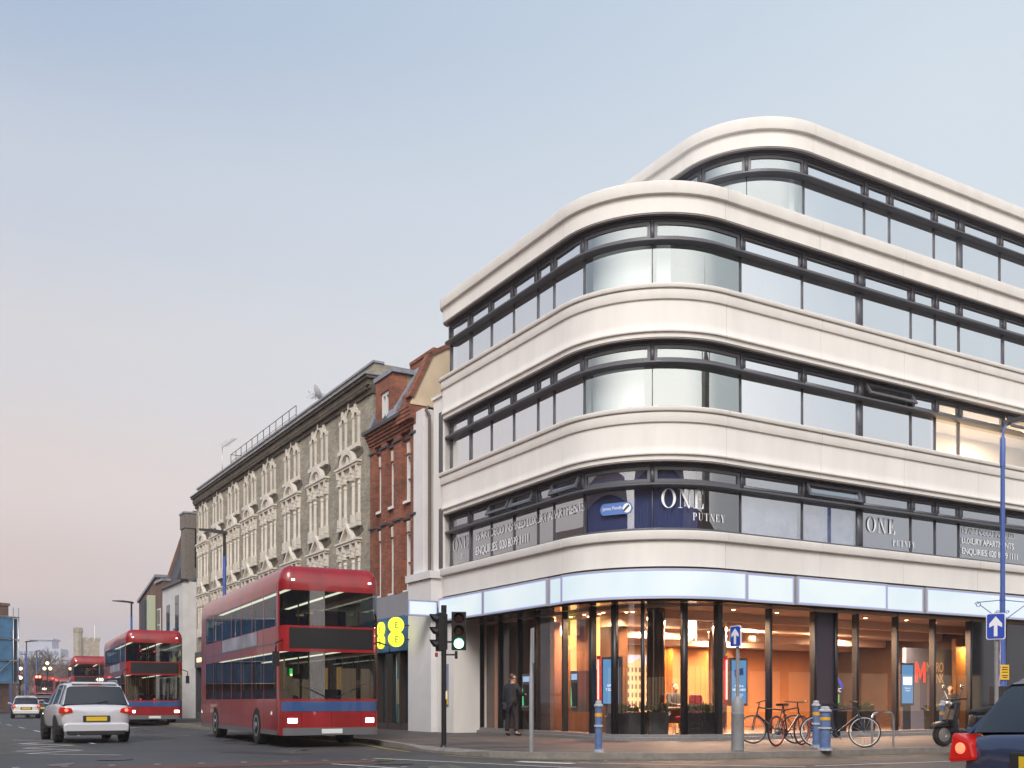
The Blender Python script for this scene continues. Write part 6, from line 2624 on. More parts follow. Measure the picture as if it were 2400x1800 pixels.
# ------------------------------------------------------------------ scooters
def scooter(loc, rz, label, col, box_):
    t = thing('motor_scooter', label, 'scooter', loc, rz)
    for x in (-0.62, 0.66):
        mb = MB()
        torus(mb, (x, 0, 0.27), 0.20, 0.065, n=24, m=8)
        w = mb.build('wheel', RUBBER, t)
        mb = MB()
        mb.lathe([(0.16, -0.04), (0.06, -0.05), (0.06, 0.05), (0.16, 0.04)], (x, 0, 0.27), 18, axis='y')
        mb.build('rim', STEEL, w)
    mb = MB()
    mb.prism([(-0.95, 0.62), (-0.85, 0.42), (-0.35, 0.32), (0.25, 0.24), (0.42, 0.30), (0.40, 0.42), (-0.05, 0.38), (-0.12, 0.70), (-0.9, 0.76)], -0.16, 0.16)
    mb.build('body', col, t, bevel=0.05)
    mb = MB()
    mb.prism([(0.36, 0.30), (0.52, 0.32), (0.56, 0.6), (0.44, 1.02), (0.34, 1.0), (0.42, 0.6)], -0.2, 0.2)
    mb.build('leg_shield', col, t, bevel=0.04)
    mb = MB()
    mb.prism([(0.48, 0.45), (0.95, 0.42), (0.9, 0.52), (0.7, 0.57)], -0.1, 0.1)
    mb.build('mudguard', col, t, bevel=0.03)
    mb = MB()
    mb.prism([(-0.9, 0.76), (-0.1, 0.72), (-0.08, 0.80), (-0.3, 0.86), (-0.88, 0.90)], -0.14, 0.14)
    mb.build('seat', RUBBER, t, bevel=0.04)
    mb = MB()
    mb.tube([(0.62, 0, 0.3), (0.42, 0, 1.02)], 0.03, 8)
    mb.tube([(0.32, -0.33, 1.06), (0.40, -0.1, 1.04), (0.40, 0.1, 1.04), (0.32, 0.33, 1.06)], 0.018, 8)
    mb.build('handlebar', BLACK, t)
    mb = MB()
    mb.lathe([(0.085, 0.0), (0.08, 0.03), (0.04, 0.05)], (0.50, 0, 0.93), 16, axis='x')
    mb.build('headlight', CHROME, t)
    for sg in (-1, 1):
        mb = MB()
        mb.tube([(0.38, 0.2 * sg, 1.05), (0.42, 0.28 * sg, 1.25)], 0.008, 6)
        mb.ball((0.42, 0.29 * sg, 1.30), 0.07, 10, 8, (0.3, 0.8, 1.1))
        mb.build('mirror', CHROME, t)
    if box_:
        mb = MB()
        mb.box(-1.2, -0.72, -0.22, 0.22, 0.92, 1.34)
        bx_ = mb.build('delivery_box', mat('black_box', (0.025, 0.025, 0.03), 0.6), t, bevel=0.02)
        mb = MB()
        mb.box(-1.05, -0.87, -0.226, -0.221, 1.05, 1.23)
        mb.build('learner_plate', WHITEPAINT, bx_)
        mb = MB()
        text_mb(mb, 'L', 0.17, lambda x, y: (-1.0 + x, -0.229, 1.08 + y))
        mb.build('learner_letter', REDRIM, bx_)
    mb = MB()
    mb.box(-0.98, -0.95, -0.08, 0.08, 0.55, 0.63)
    mb.build('tail_light', mat('unlit_tail', (0.2, 0.01, 0.01), 0.3), t)


scooter(at(2270, 22.6), ROT_R + R(165), 'black motor scooter with a learner plate on its top box', mat('black_gloss', (0.015, 0.015, 0.018), 0.2, coat=0.5), True)
# ------------------------------------------------------------------ vehicles
def heading(h):
    return math.atan2(-h.x, h.y)


REDBUS = mat('bus_red', (0.27, 0.010, 0.014), 0.28, coat=0.4, noise=(1.5, 0.22), streak=0.3)
BUSGLASS = mat('bus_glass', (0.016, 0.018, 0.022), 0.06, spec=0.8)
BUSLIT = mat('lit_bus_glass', (0.03, 0.03, 0.02), 0.1, emit=(0.95, 0.85, 0.45), estr=0.28)
SCREENG = mat_glass('tinted_bus_glass', 0.09, tint=(0.42, 0.46, 0.44), fres=0.35)
BLUEREFL = mat('blue_reflection_paint', (0.03, 0.08, 0.22), 0.25, coat=0.5)  # blue reflection on the bus front, put in as surface colour
BLIND_T = mat_emit('blind_text', (1.0, 0.97, 0.85), 2.2)
PLATE_Y = mat('yellow_number_plate', (0.75, 0.5, 0.02), 0.5)
PLATE_W = mat('white_number_plate', (0.7, 0.7, 0.68), 0.5)
BL, BW, BR = 10.9, 2.5, 0.30


def bus_ring(off=0.0, n=6):
    """closed plan outline with rounded corners, starting at the front centre, going right"""
    hw, hl, r = BW / 2 + off, BL / 2 + off, BR + off
    pts = [(0, hl)]
    for cx, cy, a0 in ((hw - r, hl - r, 90), (hw - r, -hl + r, 0), (-hw + r, -hl + r, -90), (-hw + r, hl - r, -180)):
        for k in range(n + 1):
            a = R(a0 - 90.0 * k / n)
            pts.append((cx + r * math.cos(a), cy + r * math.sin(a)))
    return pts


_ring = bus_ring()
_cum = [0]
for i in range(len(_ring)):
    a, b = Vector(_ring[i]), Vector(_ring[(i + 1) % len(_ring)])
    _cum.append(_cum[-1] + (b - a).length)
BPER = _cum[-1]


def bus_cut(s0, s1, off):
    """part of the outline between two perimeter distances (0 = front centre, + = its right-hand side)"""
    ro = bus_ring(off)
    out = []

    def pt(s):
        s = s % BPER
        for i in range(len(_ring)):
            if _cum[i] <= s <= _cum[i + 1] + 1e-9:
                f = (s - _cum[i]) / max(1e-9, _cum[i + 1] - _cum[i])
                a, b = Vector(ro[i]), Vector(ro[(i + 1) % len(ro)])
                return a + (b - a) * f
        return Vector(ro[0])
    ks = [s0] + [c + m * BPER for m in (-1, 0, 1) for c in _cum if s0 < c + m * BPER < s1] + [s1]
    return [pt(s) for s in sorted(set(ks))]


def bus_band(mb, s0, s1, z0, z1, off=0.008):
    q = bus_cut(s0, s1, off)
    for a, b in zip(q, q[1:]):
        mb.poly([(a.x, a.y, z0), (b.x, b.y, z0), (b.x, b.y, z1), (a.x, a.y, z1)], True)


SIDE0 = 1.25 - BR + BR * math.pi / 2         # perimeter distance where the right side starts
SIDELEN = BL - 2 * BR
REAR = BPER / 2


def make_bus(loc, h, label, front='', rear='', lit=False, head=True):
    t = thing('double_decker_bus', label, 'bus', (loc[0], loc[1], ROAD_Z), heading(h), 'red double-decker buses in the street')
    G = BUSLIT if lit else BUSGLASS
    ZA, ZB = (1.18, 2.32), (2.95, 3.80)
    n = 7
    cuts = [(-1.32, 1.32, 0)]
    for i in range(n):
        a = SIDE0 + 0.15 + i * (SIDELEN - 0.9) / n
        b = SIDE0 + 0.15 + (i + 1) * (SIDELEN - 0.9) / n - 0.07
        cuts += [(a, b, 1), (BPER - b, BPER - a, 1)]
    cuts.append((REAR - 1.05, REAR + 1.05, 2))
    cuts.sort()
    mb = MB()
    q0 = -1.4
    for z0, z1 in ((0.30, ZA[0]), (ZA[1], ZB[0]), (ZB[1], 4.0)):
        bus_band(mb, q0, q0 + BPER, z0, z1, 0.0)
    for z0, z1 in (ZA, ZB):
        e = q0
        for a, b, k in cuts:
            if k == 2 and z0 < 2:
                continue
            bus_band(mb, e, a, z0, z1, 0.0)
            e = b
        bus_band(mb, e, q0 + BPER, z0, z1, 0.0)
    levels = [(4.0, 0.0), (4.18, -0.03), (4.32, -0.10), (4.40, -0.22)]
    rings = [[mb.p((x, y, z)) for x, y in bus_ring(o)] for z, o in levels]
    for A, B in zip(rings, rings[1:]):
        for k in range(len(A)):
            mb.face((A[k], A[(k + 1) % len(A)], B[(k + 1) % len(A)], B[k]), True)
    mb.face(rings[-1])
    mb.poly([(x, y, 0.30) for x, y in bus_ring(0.0)])
    mb.build('body', REDBUS, t)
    # decks, seats, poles and ceiling lights seen through the glass
    mb = MB()
    for z in (0.40, 2.50):
        mb.prism(bus_ring(-0.03), z, z + 0.06, 'xy')
    mb.build('deck_floor', mat('bus_floor', (0.10, 0.10, 0.12), 0.7), t)
    mb = MB()
    for z in (2.42, 3.97):
        mb.prism(bus_ring(-0.03), z, z + 0.03, 'xy')
    mb.build('deck_ceiling', mat('bus_ceiling', (0.5, 0.5, 0.5), 0.6), t)
    mb = MB()
    for z in (0.46, 2.56):
        for i in range(9):
            y = -4.6 + i * 0.95
            for x0 in (-1.12, 0.25):
                mb.box(x0, x0 + 0.87, y, y + 0.42, z + 0.35, z + 0.45)
                mb.box(x0, x0 + 0.87, y - 0.08, y, z + 0.35, z + 0.98)
    tag(mb.build('seats', mat('blue_moquette', (0.03, 0.05, 0.16), 0.9), t))
    mb = MB()
    for z in (2.40, 3.955):
        for x0 in (-0.75, 0.63):
            mb.box(x0, x0 + 0.12, -4.8, 4.4, z, z + 0.012)
    mb.build('light_strip', mat_emit('bus_strip_light', (1.0, 0.95, 0.75), 3.2 if lit else 2.0), t)
    mb = MB()
    for z0, z1 in ((0.46, 2.40), (2.56, 3.95)):
        for y in (4.1, 1.6, -1.2, -3.6):
            for x in (-0.2, 0.2):
                mb.tube([(x, y, z0), (x, y, z1)], 0.02, 6)
    mb.build('grab_poles', mat('yellow_pole', (0.7, 0.5, 0.02), 0.4), t)
    mb = MB()
    mb.box(0.2, 1.05, 4.3, 4.9, 0.46, 1.25)
    mb.box(-1.0, 1.0, 4.9, 5.2, 0.46, 1.22)
    mb.tube([(0.3, 4.75, 1.45), (0.55, 4.7, 1.5), (0.8, 4.75, 1.45)], 0.02, 6)
    mb.ball((0.55, 4.2, 1.72), 0.12, 10, 8)
    mb.lathe([(0.16, 1.0), (0.24, 1.45), (0.08, 1.62)], (0.55, 4.2, 0), 12)
    mb.build('driver_cab', mat('cab_dark', (0.03, 0.03, 0.035), 0.8), t)
    for z0, z1 in (ZA, ZB):
        for k_, (a, b, k) in enumerate(c_ for c_ in cuts if c_[2] == 1):
            mb = MB()
            bus_band(mb, a, b, z0, z1, -0.004)
            mb.build('side_window', SCREENG, t)
    mb = MB()
    for sg in (1, -1):
        a, b = SIDE0 + 0.1, SIDE0 + SIDELEN - 0.1
        bus_band(mb, *((a, b) if sg > 0 else (-b, -a)), 0.30, 0.42, 0.006)
        bus_band(mb, *((a, b) if sg > 0 else (-b, -a)), 2.52, 2.56, 0.006)
    mb.build('trim_strip', mat('grey_trim', (0.12, 0.12, 0.13), 0.5), t)
    mb = MB()
    for sg in (1, -1):
        for i in range(8):
            a = SIDE0 + 0.12 + i * (SIDELEN - 0.9) / 7
            for z0, z1 in ((0.43, 1.17), (2.33, 2.51), (2.57, 2.94), (3.81, 3.99)):
                bus_band(mb, *((a, a + 0.014) if sg > 0 else (-a - 0.014, -a)), z0, z1, 0.003)
    for x in (-0.75, 0.0, 0.75):
        bus_band(mb, x, x + 0.012, 0.50, 0.87, 0.003)
    mb.build('panel_seams', mat('dark_red_seam', (0.05, 0.004, 0.005), 0.8), t)  # thin dark red lines along the panel joints
    mb = MB()
    for sg in (1, -1):
        a = SIDE0 + 2.2
        b = a + 4.6
        bus_band(mb, *((a, b) if sg > 0 else (-b, -a)), 2.58, 2.93, 0.006)
    mb.build('side_poster', mat('faded_poster', (0.30, 0.30, 0.36), 0.5, noise=(0.9, 0.5)), t)
    # front
    mb = MB()
    bus_band(mb, -1.32, 1.32, 1.18, 2.32, -0.004)
    mb.build('windscreen', SCREENG, t)
    mb = MB()
    bus_band(mb, -1.32, 1.32, 2.95, 3.80, -0.004)
    mb.build('upper_windscreen', SCREENG, t)
    mb = MB()
    bus_band(mb, -1.05, 1.05, 2.40, 2.90)
    bl = mb.build('destination_blind', BLACK, t)
    if front:
        mb = MB()
        text_mb(mb, front, 0.34, lambda x, y: (-(0.62 + x), BL / 2 + 0.014, 2.58 + y), 'CENTER')
        mb.build('blind_lettering', BLIND_T, bl)
    mb = MB()
    bus_band(mb, -1.25, 1.25, 0.88, 1.12)
    mb.build('front_reflection', BLUEREFL, t)  # painted band standing in for the blue reflected below the windscreen
    mb = MB()
    bus_band(mb, -1.2, 1.2, 0.30, 0.48, 0.02)
    mb.build('bumper', mat('grey_trim', (0.12, 0.12, 0.13), 0.5), t)
    for sg in (1, -1):
        mb = MB()
        bus_band(mb, *((0.86, 1.08) if sg > 0 else (-1.08, -0.86)), 0.60, 0.71, 0.012)
        mb.build('headlight', HEADL, t)
        mb = MB()
        mb.tube([(sg * 1.2, BL / 2 - 0.1, 2.6), (sg * 1.42, BL / 2 + 0.18, 2.5), (sg * 1.42, BL / 2 + 0.18, 2.3)], 0.02, 6)
        mb.box(sg * 1.42 - 0.08, sg * 1.42 + 0.08, BL / 2 + 0.15, BL / 2 + 0.2, 1.95, 2.3)
        mb.build('mirror', BLACK, t)
        mb = MB()
        mb.tube([(sg * 0.1, BL / 2 + 0.03, 1.2), (sg * 0.85, BL / 2 + 0.02, 1.55)], 0.012, 5)
        mb.build('wiper', BLACK, t)
        mb = MB()
        bus_band(mb, *((0.92, 1.0) if sg > 0 else (-1.0, -0.92)), 4.02, 4.07, 0.012)
        mb.build('marker_light', mat_emit('white_marker', (1, 0.95, 0.85), 2.5), t)
    mb = MB()
    mb.box(-0.26, 0.26, BL / 2 + 0.021, BL / 2 + 0.03, 0.34, 0.45)
    mb.build('number_plate', PLATE_W, t)
    # rear
    mb = MB()
    bus_band(mb, REAR - 1.05, REAR + 1.05, 2.95, 3.80, -0.004)
    mb.build('rear_window', SCREENG, t)
    mb = MB()
    bus_band(mb, REAR - 1.0, REAR + 1.0, 2.42, 2.90)
    bk = mb.build('rear_blind', BLACK, t)
    if rear:
        mb = MB()
        text_mb(mb, rear, 0.42, lambda x, y: (x, -BL / 2 - 0.014, 2.58 + y), 'CENTER')
        mb.build('blind_lettering', BLIND_T, bk)
    for sg in (1, -1):
        for z0, z1 in ((1.0, 1.3), (4.02, 4.10)):
            mb = MB()
            bus_band(mb, *((REAR + 0.82, REAR + 1.08) if sg > 0 else (REAR - 1.08, REAR - 0.82)), z0, z1, 0.014)
            mb.build('tail_light', mat('bus_tail_lens', (0.5, 0.02, 0.01), 0.2, emit=(1.0, 0.06, 0.03), estr=9.0), t)
    mb = MB()
    mb.box(-0.35, 0.35, -BL / 2 - 0.03, -BL / 2 - 0.005, 0.62, 0.82)
    mb.build('number_plate', PLATE_Y, t)
    mb = MB()
    for k in range(5):
        mb.box(-0.8, 0.8, -BL / 2 - 0.02, -BL / 2 - 0.004, 1.45 + k * 0.1, 1.49 + k * 0.1)
    mb.build('engine_grille', BLACK, t)
    for y in (2.9, -2.7):
        for sg in (1, -1):
            mb = MB()
            mb.lathe([(0.3, sg * 0.95), (0.47, sg * 0.97), (0.49, sg * 1.02), (0.49, sg * 1.2), (0.46, sg * 1.262), (0.30, sg * 1.268)], (0, y, 0.49), 24, axis='x')
            w = mb.build('wheel', RUBBER, t)
            mb = MB()
            mb.lathe([(0.29, sg * 1.20), (0.29, sg * 1.271), (0.1, sg * 1.262), (0.1, sg * 1.30), (0.01, sg * 1.30)], (0, y, 0.49), 20, axis='x')
            mb.build('rim', STEEL, w)
    return t


def bus_at(front_centre, h, **k):
    c = Vector(front_centre) - h * (BL / 2)
    return make_bus((c.x, c.y), h, **k)


DOWN = -U
bus_at((-4.4, 25.0), Vector((0.45, -0.893)), label='big red double-decker bus with headlights on, nearest to the corner')
bus_at((-16.4, 47.0), Vector((0.45, -0.893)), label='red double-decker bus following the nearest one')
bus_at((at(212, 74)[0], 74), Vector((0.42, -0.9)).normalized(), label='far red double-decker bus facing us with route 430 on its blind', front='430')
bus_at((at(112, 150)[0], 152.0), U, label='distant red double-decker bus seen from behind, route 74', rear='74')
bus_at((at(6, 130)[0], 141.0), Vector((-0.44, 0.9)).normalized(), label='red double-decker bus cut by the left edge, route 424 at the back', rear='424')


def car(loc, h, label, paint, L=4.15, Wd=1.76, H=1.48, kind='hatch', lights=True, name='car', cat='car', plate_r=PLATE_Y, group='cars in the traffic'):
    t = thing(name, label, cat, (loc[0], loc[1], ROAD_Z), heading(h), group)
    w = Wd / 2
    hl = L / 2
    belt = H * 0.64
    if kind == 'taxi':
        ST = [(-1.0, .70, .40, .86), (-.97, .88, .30, .97), (-.7, .97, .24, 1.0), (0, 1, .22, 1.0), (.45, .99, .22, .98), (.62, .95, .22, .93), (.9, .86, .25, .82), (1, .66, .35, .66)]
        GH = [(-.96, .0), (-.90, .72), (-.80, .95), (-.3, 1), (.18, .97), (.30, .9), (.46, .0)]
    elif kind == 'suv':
        ST = [(-1.0, .80, .46, .86), (-.975, .93, .36, .98), (-.8, .985, .30, 1.01), (0, 1, .28, 1.0), (.5, .99, .28, .97), (.78, .96, .3, .90), (.94, .86, .34, .80), (1, .70, .42, .70)]
        GH = [(-.965, .0), (-.86, .80), (-.76, .96), (-.3, 1), (.05, .97), (.2, .88), (.44, .0)]
    else:
        ST = [(-1.0, .78, .46, .84), (-.97, .92, .34, .97), (-.75, .985, .26, 1.01), (0, 1, .22, 1.0), (.5, .985, .22, .95), (.78, .94, .25, .84), (.94, .84, .30, .72), (1, .66, .4, .62)]
        GH = [(-.93, .0), (-.80, .76), (-.68, .95), (-.25, 1), (.02, .97), (.15, .86), (.46, .0)]
    mb = MB()
    rings = []
    for fy, fw_, zl, fb in ST:
        y, ww, zb = fy * hl, fw_ * w, fb * belt
        zl_ = zl * H / 1.48
        zm = (zl_ + zb) / 2
        ring = [(-ww * .88, zl_), (-ww * .97, zl_ + .08), (-ww, zm), (-ww * .985, zb - .13), (-ww * .93, zb - .03), (-ww * .84, zb + .005), (0, zb + .02), (ww * .84, zb + .005), (ww * .93, zb - .03), (ww * .985, zb - .13), (ww, zm), (ww * .97, zl_ + .08), (ww * .88, zl_), (0, zl_)]
        rings.append([mb.p((x, y, z)) for x, z in ring])
    for A, B in zip(rings, rings[1:]):
        for k in range(len(A)):
            mb.face((A[k], A[(k + 1) % len(A)], B[(k + 1) % len(A)], B[k]), True)
    mb.face(rings[0][::-1], True)
    mb.face(rings[-1], True)
    mb.build('body', paint, t, subd=1)
    # glasshouse
    gh = []
    mb = MB()
    gw0, gw1 = w * .88, w * .70
    for fy, fz in GH:
        z = belt - 0.02 + (H - 0.02 - belt) * fz
        ww = gw0 + (gw1 - gw0) * fz
        gh.append((fy * hl, ww, z))
        ring = [(-gw0, belt - 0.03), (-ww, z - 0.06 * fz), (-ww * .90, z), (0, z + 0.02 * fz), (ww * .90, z), (ww, z - 0.06 * fz), (gw0, belt - 0.03)]
        if fz == 0:
            ring = [(x * .97, z0) for x, z0 in ((-gw0, belt - .03), (-gw0, belt - .028), (-gw0 * .9, belt - .02), (0, belt), (gw0 * .9, belt - .02), (gw0, belt - .028), (gw0, belt - .03))]
        rings_ = [mb.p((x, fy * hl, zz)) for x, zz in ring]
        gh[-1] = (fy * hl, ring, rings_)
    for (y0, r0, A), (y1, r1, B) in zip(gh, gh[1:]):
        for k in range(6):
            mb.face((A[k], A[k + 1], B[k + 1], B[k]), k not in (0, 5))
    mb.build('glasshouse', GLASS_DARK, t)
    # roof skin and pillars
    mb = MB()
    for (y0, r0, A), (y1, r1, B) in list(zip(gh, gh[1:]))[1:-1]:
        up = 0.012
        f = lambda q, y: [(q[k][0] * 1.012, y, q[k][1] + up) for k in range(1, 6)]
        a, b = f(r0, y0), f(r1, y1)
        for k in range(4):
            mb.poly([a[k], a[k + 1], b[k + 1], b[k]], True)
    rf = mb.build('roof', paint, t)
    for sg in (1, 5):
        seq = [(r[sg][0] * 1.0, y, r[sg][1]) for y, r, _ in gh]
        sx = math.copysign(1, seq[0][0])
        ym, yc = 0.02 * hl, GH[1][0] * hl * 0.60

        def strip(a, b, wd, out=0.012):
            """flat body-coloured strip lying on the glasshouse side"""
            a, b = Vector(a), Vector(b)
            n = Vector((sx, 0, 0.25)).normalized() * out
            q = MB()
            lo = [a + Vector((0, -wd[0], 0)) + n, a + Vector((0, wd[0], 0)) + n, b + Vector((0, wd[1], 0)) + n, b + Vector((0, -wd[1], 0)) + n]
            q.poly(lo)
            q.poly([p_ - n * 2.5 for p_ in lo[::-1]])
            for k in range(4):
                q.poly([lo[k], lo[(k + 1) % 4], lo[(k + 1) % 4] - n * 2.5, lo[k] - n * 2.5])
            q.build('pillar', paint, t)
        bx = sx * gw0
        strip((bx, GH[0][0] * hl * 0.90, belt - 0.03), (seq[2][0], GH[2][0] * hl * 1.0, seq[2][2]), (0.22, 0.10))
        strip((bx, ym, belt - 0.03), (seq[3][0], ym - 0.12, seq[3][2]), (0.05, 0.04))
        strip((bx, yc, belt - 0.03), (seq[3][0], yc + 0.05, (seq[2][2] + seq[3][2]) / 2), (0.05, 0.04))
        strip((bx, GH[-1][0] * hl * 0.93, belt - 0.03), (seq[-3][0], GH[-3][0] * hl, seq[-3][2]), (0.07, 0.05))
    # strip of bodywork above the rear window, with spoiler lip
    q = MB()
    y2, r2 = gh[2][0], gh[2][1]
    q.prism([(y2 - 0.20, r2[3][1] - 0.015), (y2 + 0.05, r2[3][1] + 0.03), (y2 + 0.05, r2[3][1] - 0.02), (y2 - 0.19, r2[3][1] - 0.04)], -w * .60, w * .60, 'yz')
    q.build('spoiler', paint, t)
    if kind == 'suv':
        mb = MB()
        for sg in (1, -1):
            mb.tube([(sg * w * .66, -.72 * hl, H - 0.03), (sg * w * .67, -.66 * hl, H + .03), (sg * w * .67, -.05 * hl, H + .03), (sg * w * .66, .02 * hl, H - .03)], 0.018, 6)
        mb.build('roof_rail', STEEL, t)
    # rear
    yb = -hl
    z0 = ST[0][2] * H / 1.48
    mb = MB()
    mb.prism([(-w * .86, 0.30), (w * .86, 0.30), (w * .88, 0.50), (w * .80, 0.545), (-w * .80, 0.545), (-w * .88, 0.50)], yb - 0.05, yb + 0.16)
    mb.build('rear_bumper', paint, t, bevel=0.04)
    mb = MB()
    mb.prism([(-w * .74, 0.22), (w * .74, 0.22), (w * .80, 0.34), (-w * .80, 0.34)], yb - 0.055, yb + 0.14)
    mb.build('bumper_insert', mat('black_plastic', (0.02, 0.02, 0.022), 0.6), t, bevel=0.02)
    mb = MB()
    mb.box(-0.34, 0.34, yb - 0.012, yb + 0.05, 0.575, 0.74)
    np_ = mb.build('plate_recess', mat('black_plastic', (0.02, 0.02, 0.022), 0.6), t, bevel=0.01)
    mb = MB()
    mb.box(-0.26, 0.26, yb - 0.022, yb - 0.012, 0.60, 0.71)
    mb.build('number_plate', plate_r, np_)
    tz = belt * 0.80
    for sg in (1, -1):
        mb = MB()
        if kind == 'hatch':
            mb.prism([(sg * w * .98, tz - 0.08), (sg * w * .70, tz - 0.05), (sg * w * .74, tz + 0.09), (sg * w * .93, tz + 0.16)], yb - 0.005, yb + 0.30)
        else:
            mb.prism([(sg * w * .985, tz - 0.05), (sg * w * .62, tz - 0.03), (sg * w * .66, tz + 0.09), (sg * w * .95, tz + 0.12)], yb - 0.015, yb + 0.26)
        tl_ = mb.build('tail_light', TAIL if lights else mat('unlit_tail', (0.2, 0.01, 0.01), 0.3), t, bevel=0.025)
        if lights:
            mb = MB()
            cxl, dyl = (sg * w * .84, 0.012) if kind == 'hatch' else (sg * w * .80, 0.022)
            mb.lathe([(0.045, yb - dyl - 0.002), (0.03, yb - dyl - 0.012)], (cxl, 0, tz + 0.035), 14, axis='y')
            mb.build('bulb_glow', TAILCORE, tl_)
        mb = MB()
        mb.box(sg * w * .74 - 0.14, sg * w * .74 + 0.14, hl - 0.22, hl - 0.02, belt * .62, belt * .62 + 0.12)
        mb.build('headlight', HEADL if lights else CHROME, t, bevel=0.03)
        mb = MB()
        mb.tube([(sg * gw0, .36 * hl, belt - 0.02), (sg * (w + 0.03), .36 * hl, belt + 0.02)], 0.018, 6)
        mb.prism([(sg * (w + 0.0), belt - 0.03), (sg * (w + 0.17), belt - 0.01), (sg * (w + 0.17), belt + 0.10), (sg * (w + 0.02), belt + 0.10)], .36 * hl - 0.03, .36 * hl + 0.09)
        dmir = mb.build('door_mirror', paint, t, bevel=0.03)
        mb = MB()
        mb.poly([(sg * (w + 0.02), .36 * hl - 0.033, belt - 0.01), (sg * (w + 0.15), .36 * hl - 0.033, belt + 0.0), (sg * (w + 0.15), .36 * hl - 0.033, belt + 0.085), (sg * (w + 0.03), .36 * hl - 0.033, belt + 0.085)])
        mb.build('mirror_glass', CHROME, dmir)
    mb = MB()
    zt = gh[2][1][3][1]
    mb.box(-0.16, 0.16, gh[2][0] - 0.215, gh[2][0] - 0.19, zt - 0.038, zt - 0.016)
    mb.build('brake_light', TAIL if lights else BLACK, t)
    mb = MB()
    mb.box(-w * .6, w * .6, hl - 0.06, hl + 0.02, 0.34, 0.52)
    mb.build('grille', BLACK, t)
    mb = MB()
    mb.tube([(0.02, gh[0][0] - 0.0, belt + 0.02), (0.30, gh[0][0] + 0.015, belt + 0.06)], 0.008, 5)
    mb.build('rear_wiper', BLACK, t)
    mb = MB()
    mb.lathe([(0.03, yb - 0.05), (0.035, yb - 0.065), (0.035, yb + 0.1)], (-w * .5, 0, 0.24), 12, axis='y')
    mb.build('exhaust', STEEL, t)
    wr = 0.31 if kind == 'hatch' else 0.35
    for fy in (-.60, .62):
        for sg in (1, -1):
            y = fy * hl
            mb = MB()
            mb.lathe([(wr * .6, sg * (w - 0.22)), (wr, sg * (w - 0.21)), (wr, sg * (w - 0.02)), (wr * .95, sg * (w + 0.008)), (wr * .66, sg * (w + 0.012))], (0, y, wr), 24, axis='x')
            wl = mb.build('wheel', RUBBER, t)
            mb = MB()
            mb.lathe([(wr * .65, sg * (w - 0.02)), (wr * .65, sg * (w + 0.010)), (wr * .5, sg * w), (wr * .12, sg * (w + 0.012)), (0.01, sg * (w + 0.012))], (0, y, wr), 18, axis='x')
            mb.build('rim', STEEL, wl)
            mb = MB()
            pts = [(y + (wr + 0.05) * math.cos(a), max(0.22, wr + (wr + 0.05) * math.sin(a))) for a in [k * math.pi / 10 for k in range(-1, 12)]]
            mb.prism(pts, sg * (w - 0.12), sg * (w + 0.003), 'yz')
            mb.build('wheel_arch', RUBBER, wl)
    return t


SILVER = mat('silver_white_paint', (0.62, 0.62, 0.66), 0.25, metal=0.15, coat=0.6)
WHITEC = mat('white_car_paint', (0.68, 0.66, 0.64), 0.3, coat=0.5, noise=(1, 0.06))
BLACKC = mat('black_car_paint', (0.012, 0.012, 0.015), 0.2, coat=0.6)
REDC = mat('red_car_paint', (0.40, 0.012, 0.012), 0.22, coat=0.6)
NAVYC = mat('navy_car_paint', (0.028, 0.04, 0.085), 0.25, coat=0.5)
c = Vector(at(226, 27.4)[:2]) + U * 2.25
car((c.x, c.y), U, 'silver-white estate car with tail lights glowing, driving away left of the bus', SILVER, 4.6, 1.88, 1.66, 'suv')
c = Vector(at(67, 67)[:2]) + U * 2
car((c.x, c.y), Vector((-0.45, 0.89)).normalized(), 'dirty white hatchback braking in the queue', WHITEC, 4.0, 1.75, 1.5)
c = Vector(at(100, 72)[:2]) + U * 2
car((c.x, c.y), Vector((-0.45, 0.89)).normalized(), 'black hatchback in the queue right of the white one', BLACKC, 4.2, 1.76, 1.45)
c = Vector(at(108, 84)[:2]) + U * 2.2
car((c.x, c.y), Vector((-0.45, 0.89)).normalized(), 'tall black taxi in the queue in front of the black hatchback', BLACKC, 4.5, 1.8, 1.83, 'taxi', name='taxi', cat='taxi')
c = Vector(at(78, 98)[:2]) + U * 2.2
car((c.x, c.y), Vector((-0.45, 0.89)).normalized(), 'dark hatchback seen over the roof of the white one', BLACKC, 4.0, 1.72, 1.5)
c = Vector(at(122, 104)[:2]) + U * 2.2
car((c.x, c.y), Vector((-0.45, 0.89)).normalized(), 'red car in the queue just below the route 74 bus', REDC, 4.0, 1.72, 1.5)
c = Vector(at(134, 92)[:2]) + U * 2.2
car((c.x, c.y), Vector((-0.45, 0.89)).normalized(), 'small dark car at the front of the queue, right of the taxi', mat('grey_car_paint', (0.06, 0.065, 0.07), 0.25, coat=0.5), 4.0, 1.72, 1.46)
c = Vector((3.92, 7.40)) + V * 2.15
car((c.x, c.y), V, 'navy car half out of frame at the lower right, tail lights on', NAVYC, 4.3, 1.80, 1.40)
# ------------------------------------------------------------------ people
SKIN = mat('skin', (0.46, 0.27, 0.19), 0.6)


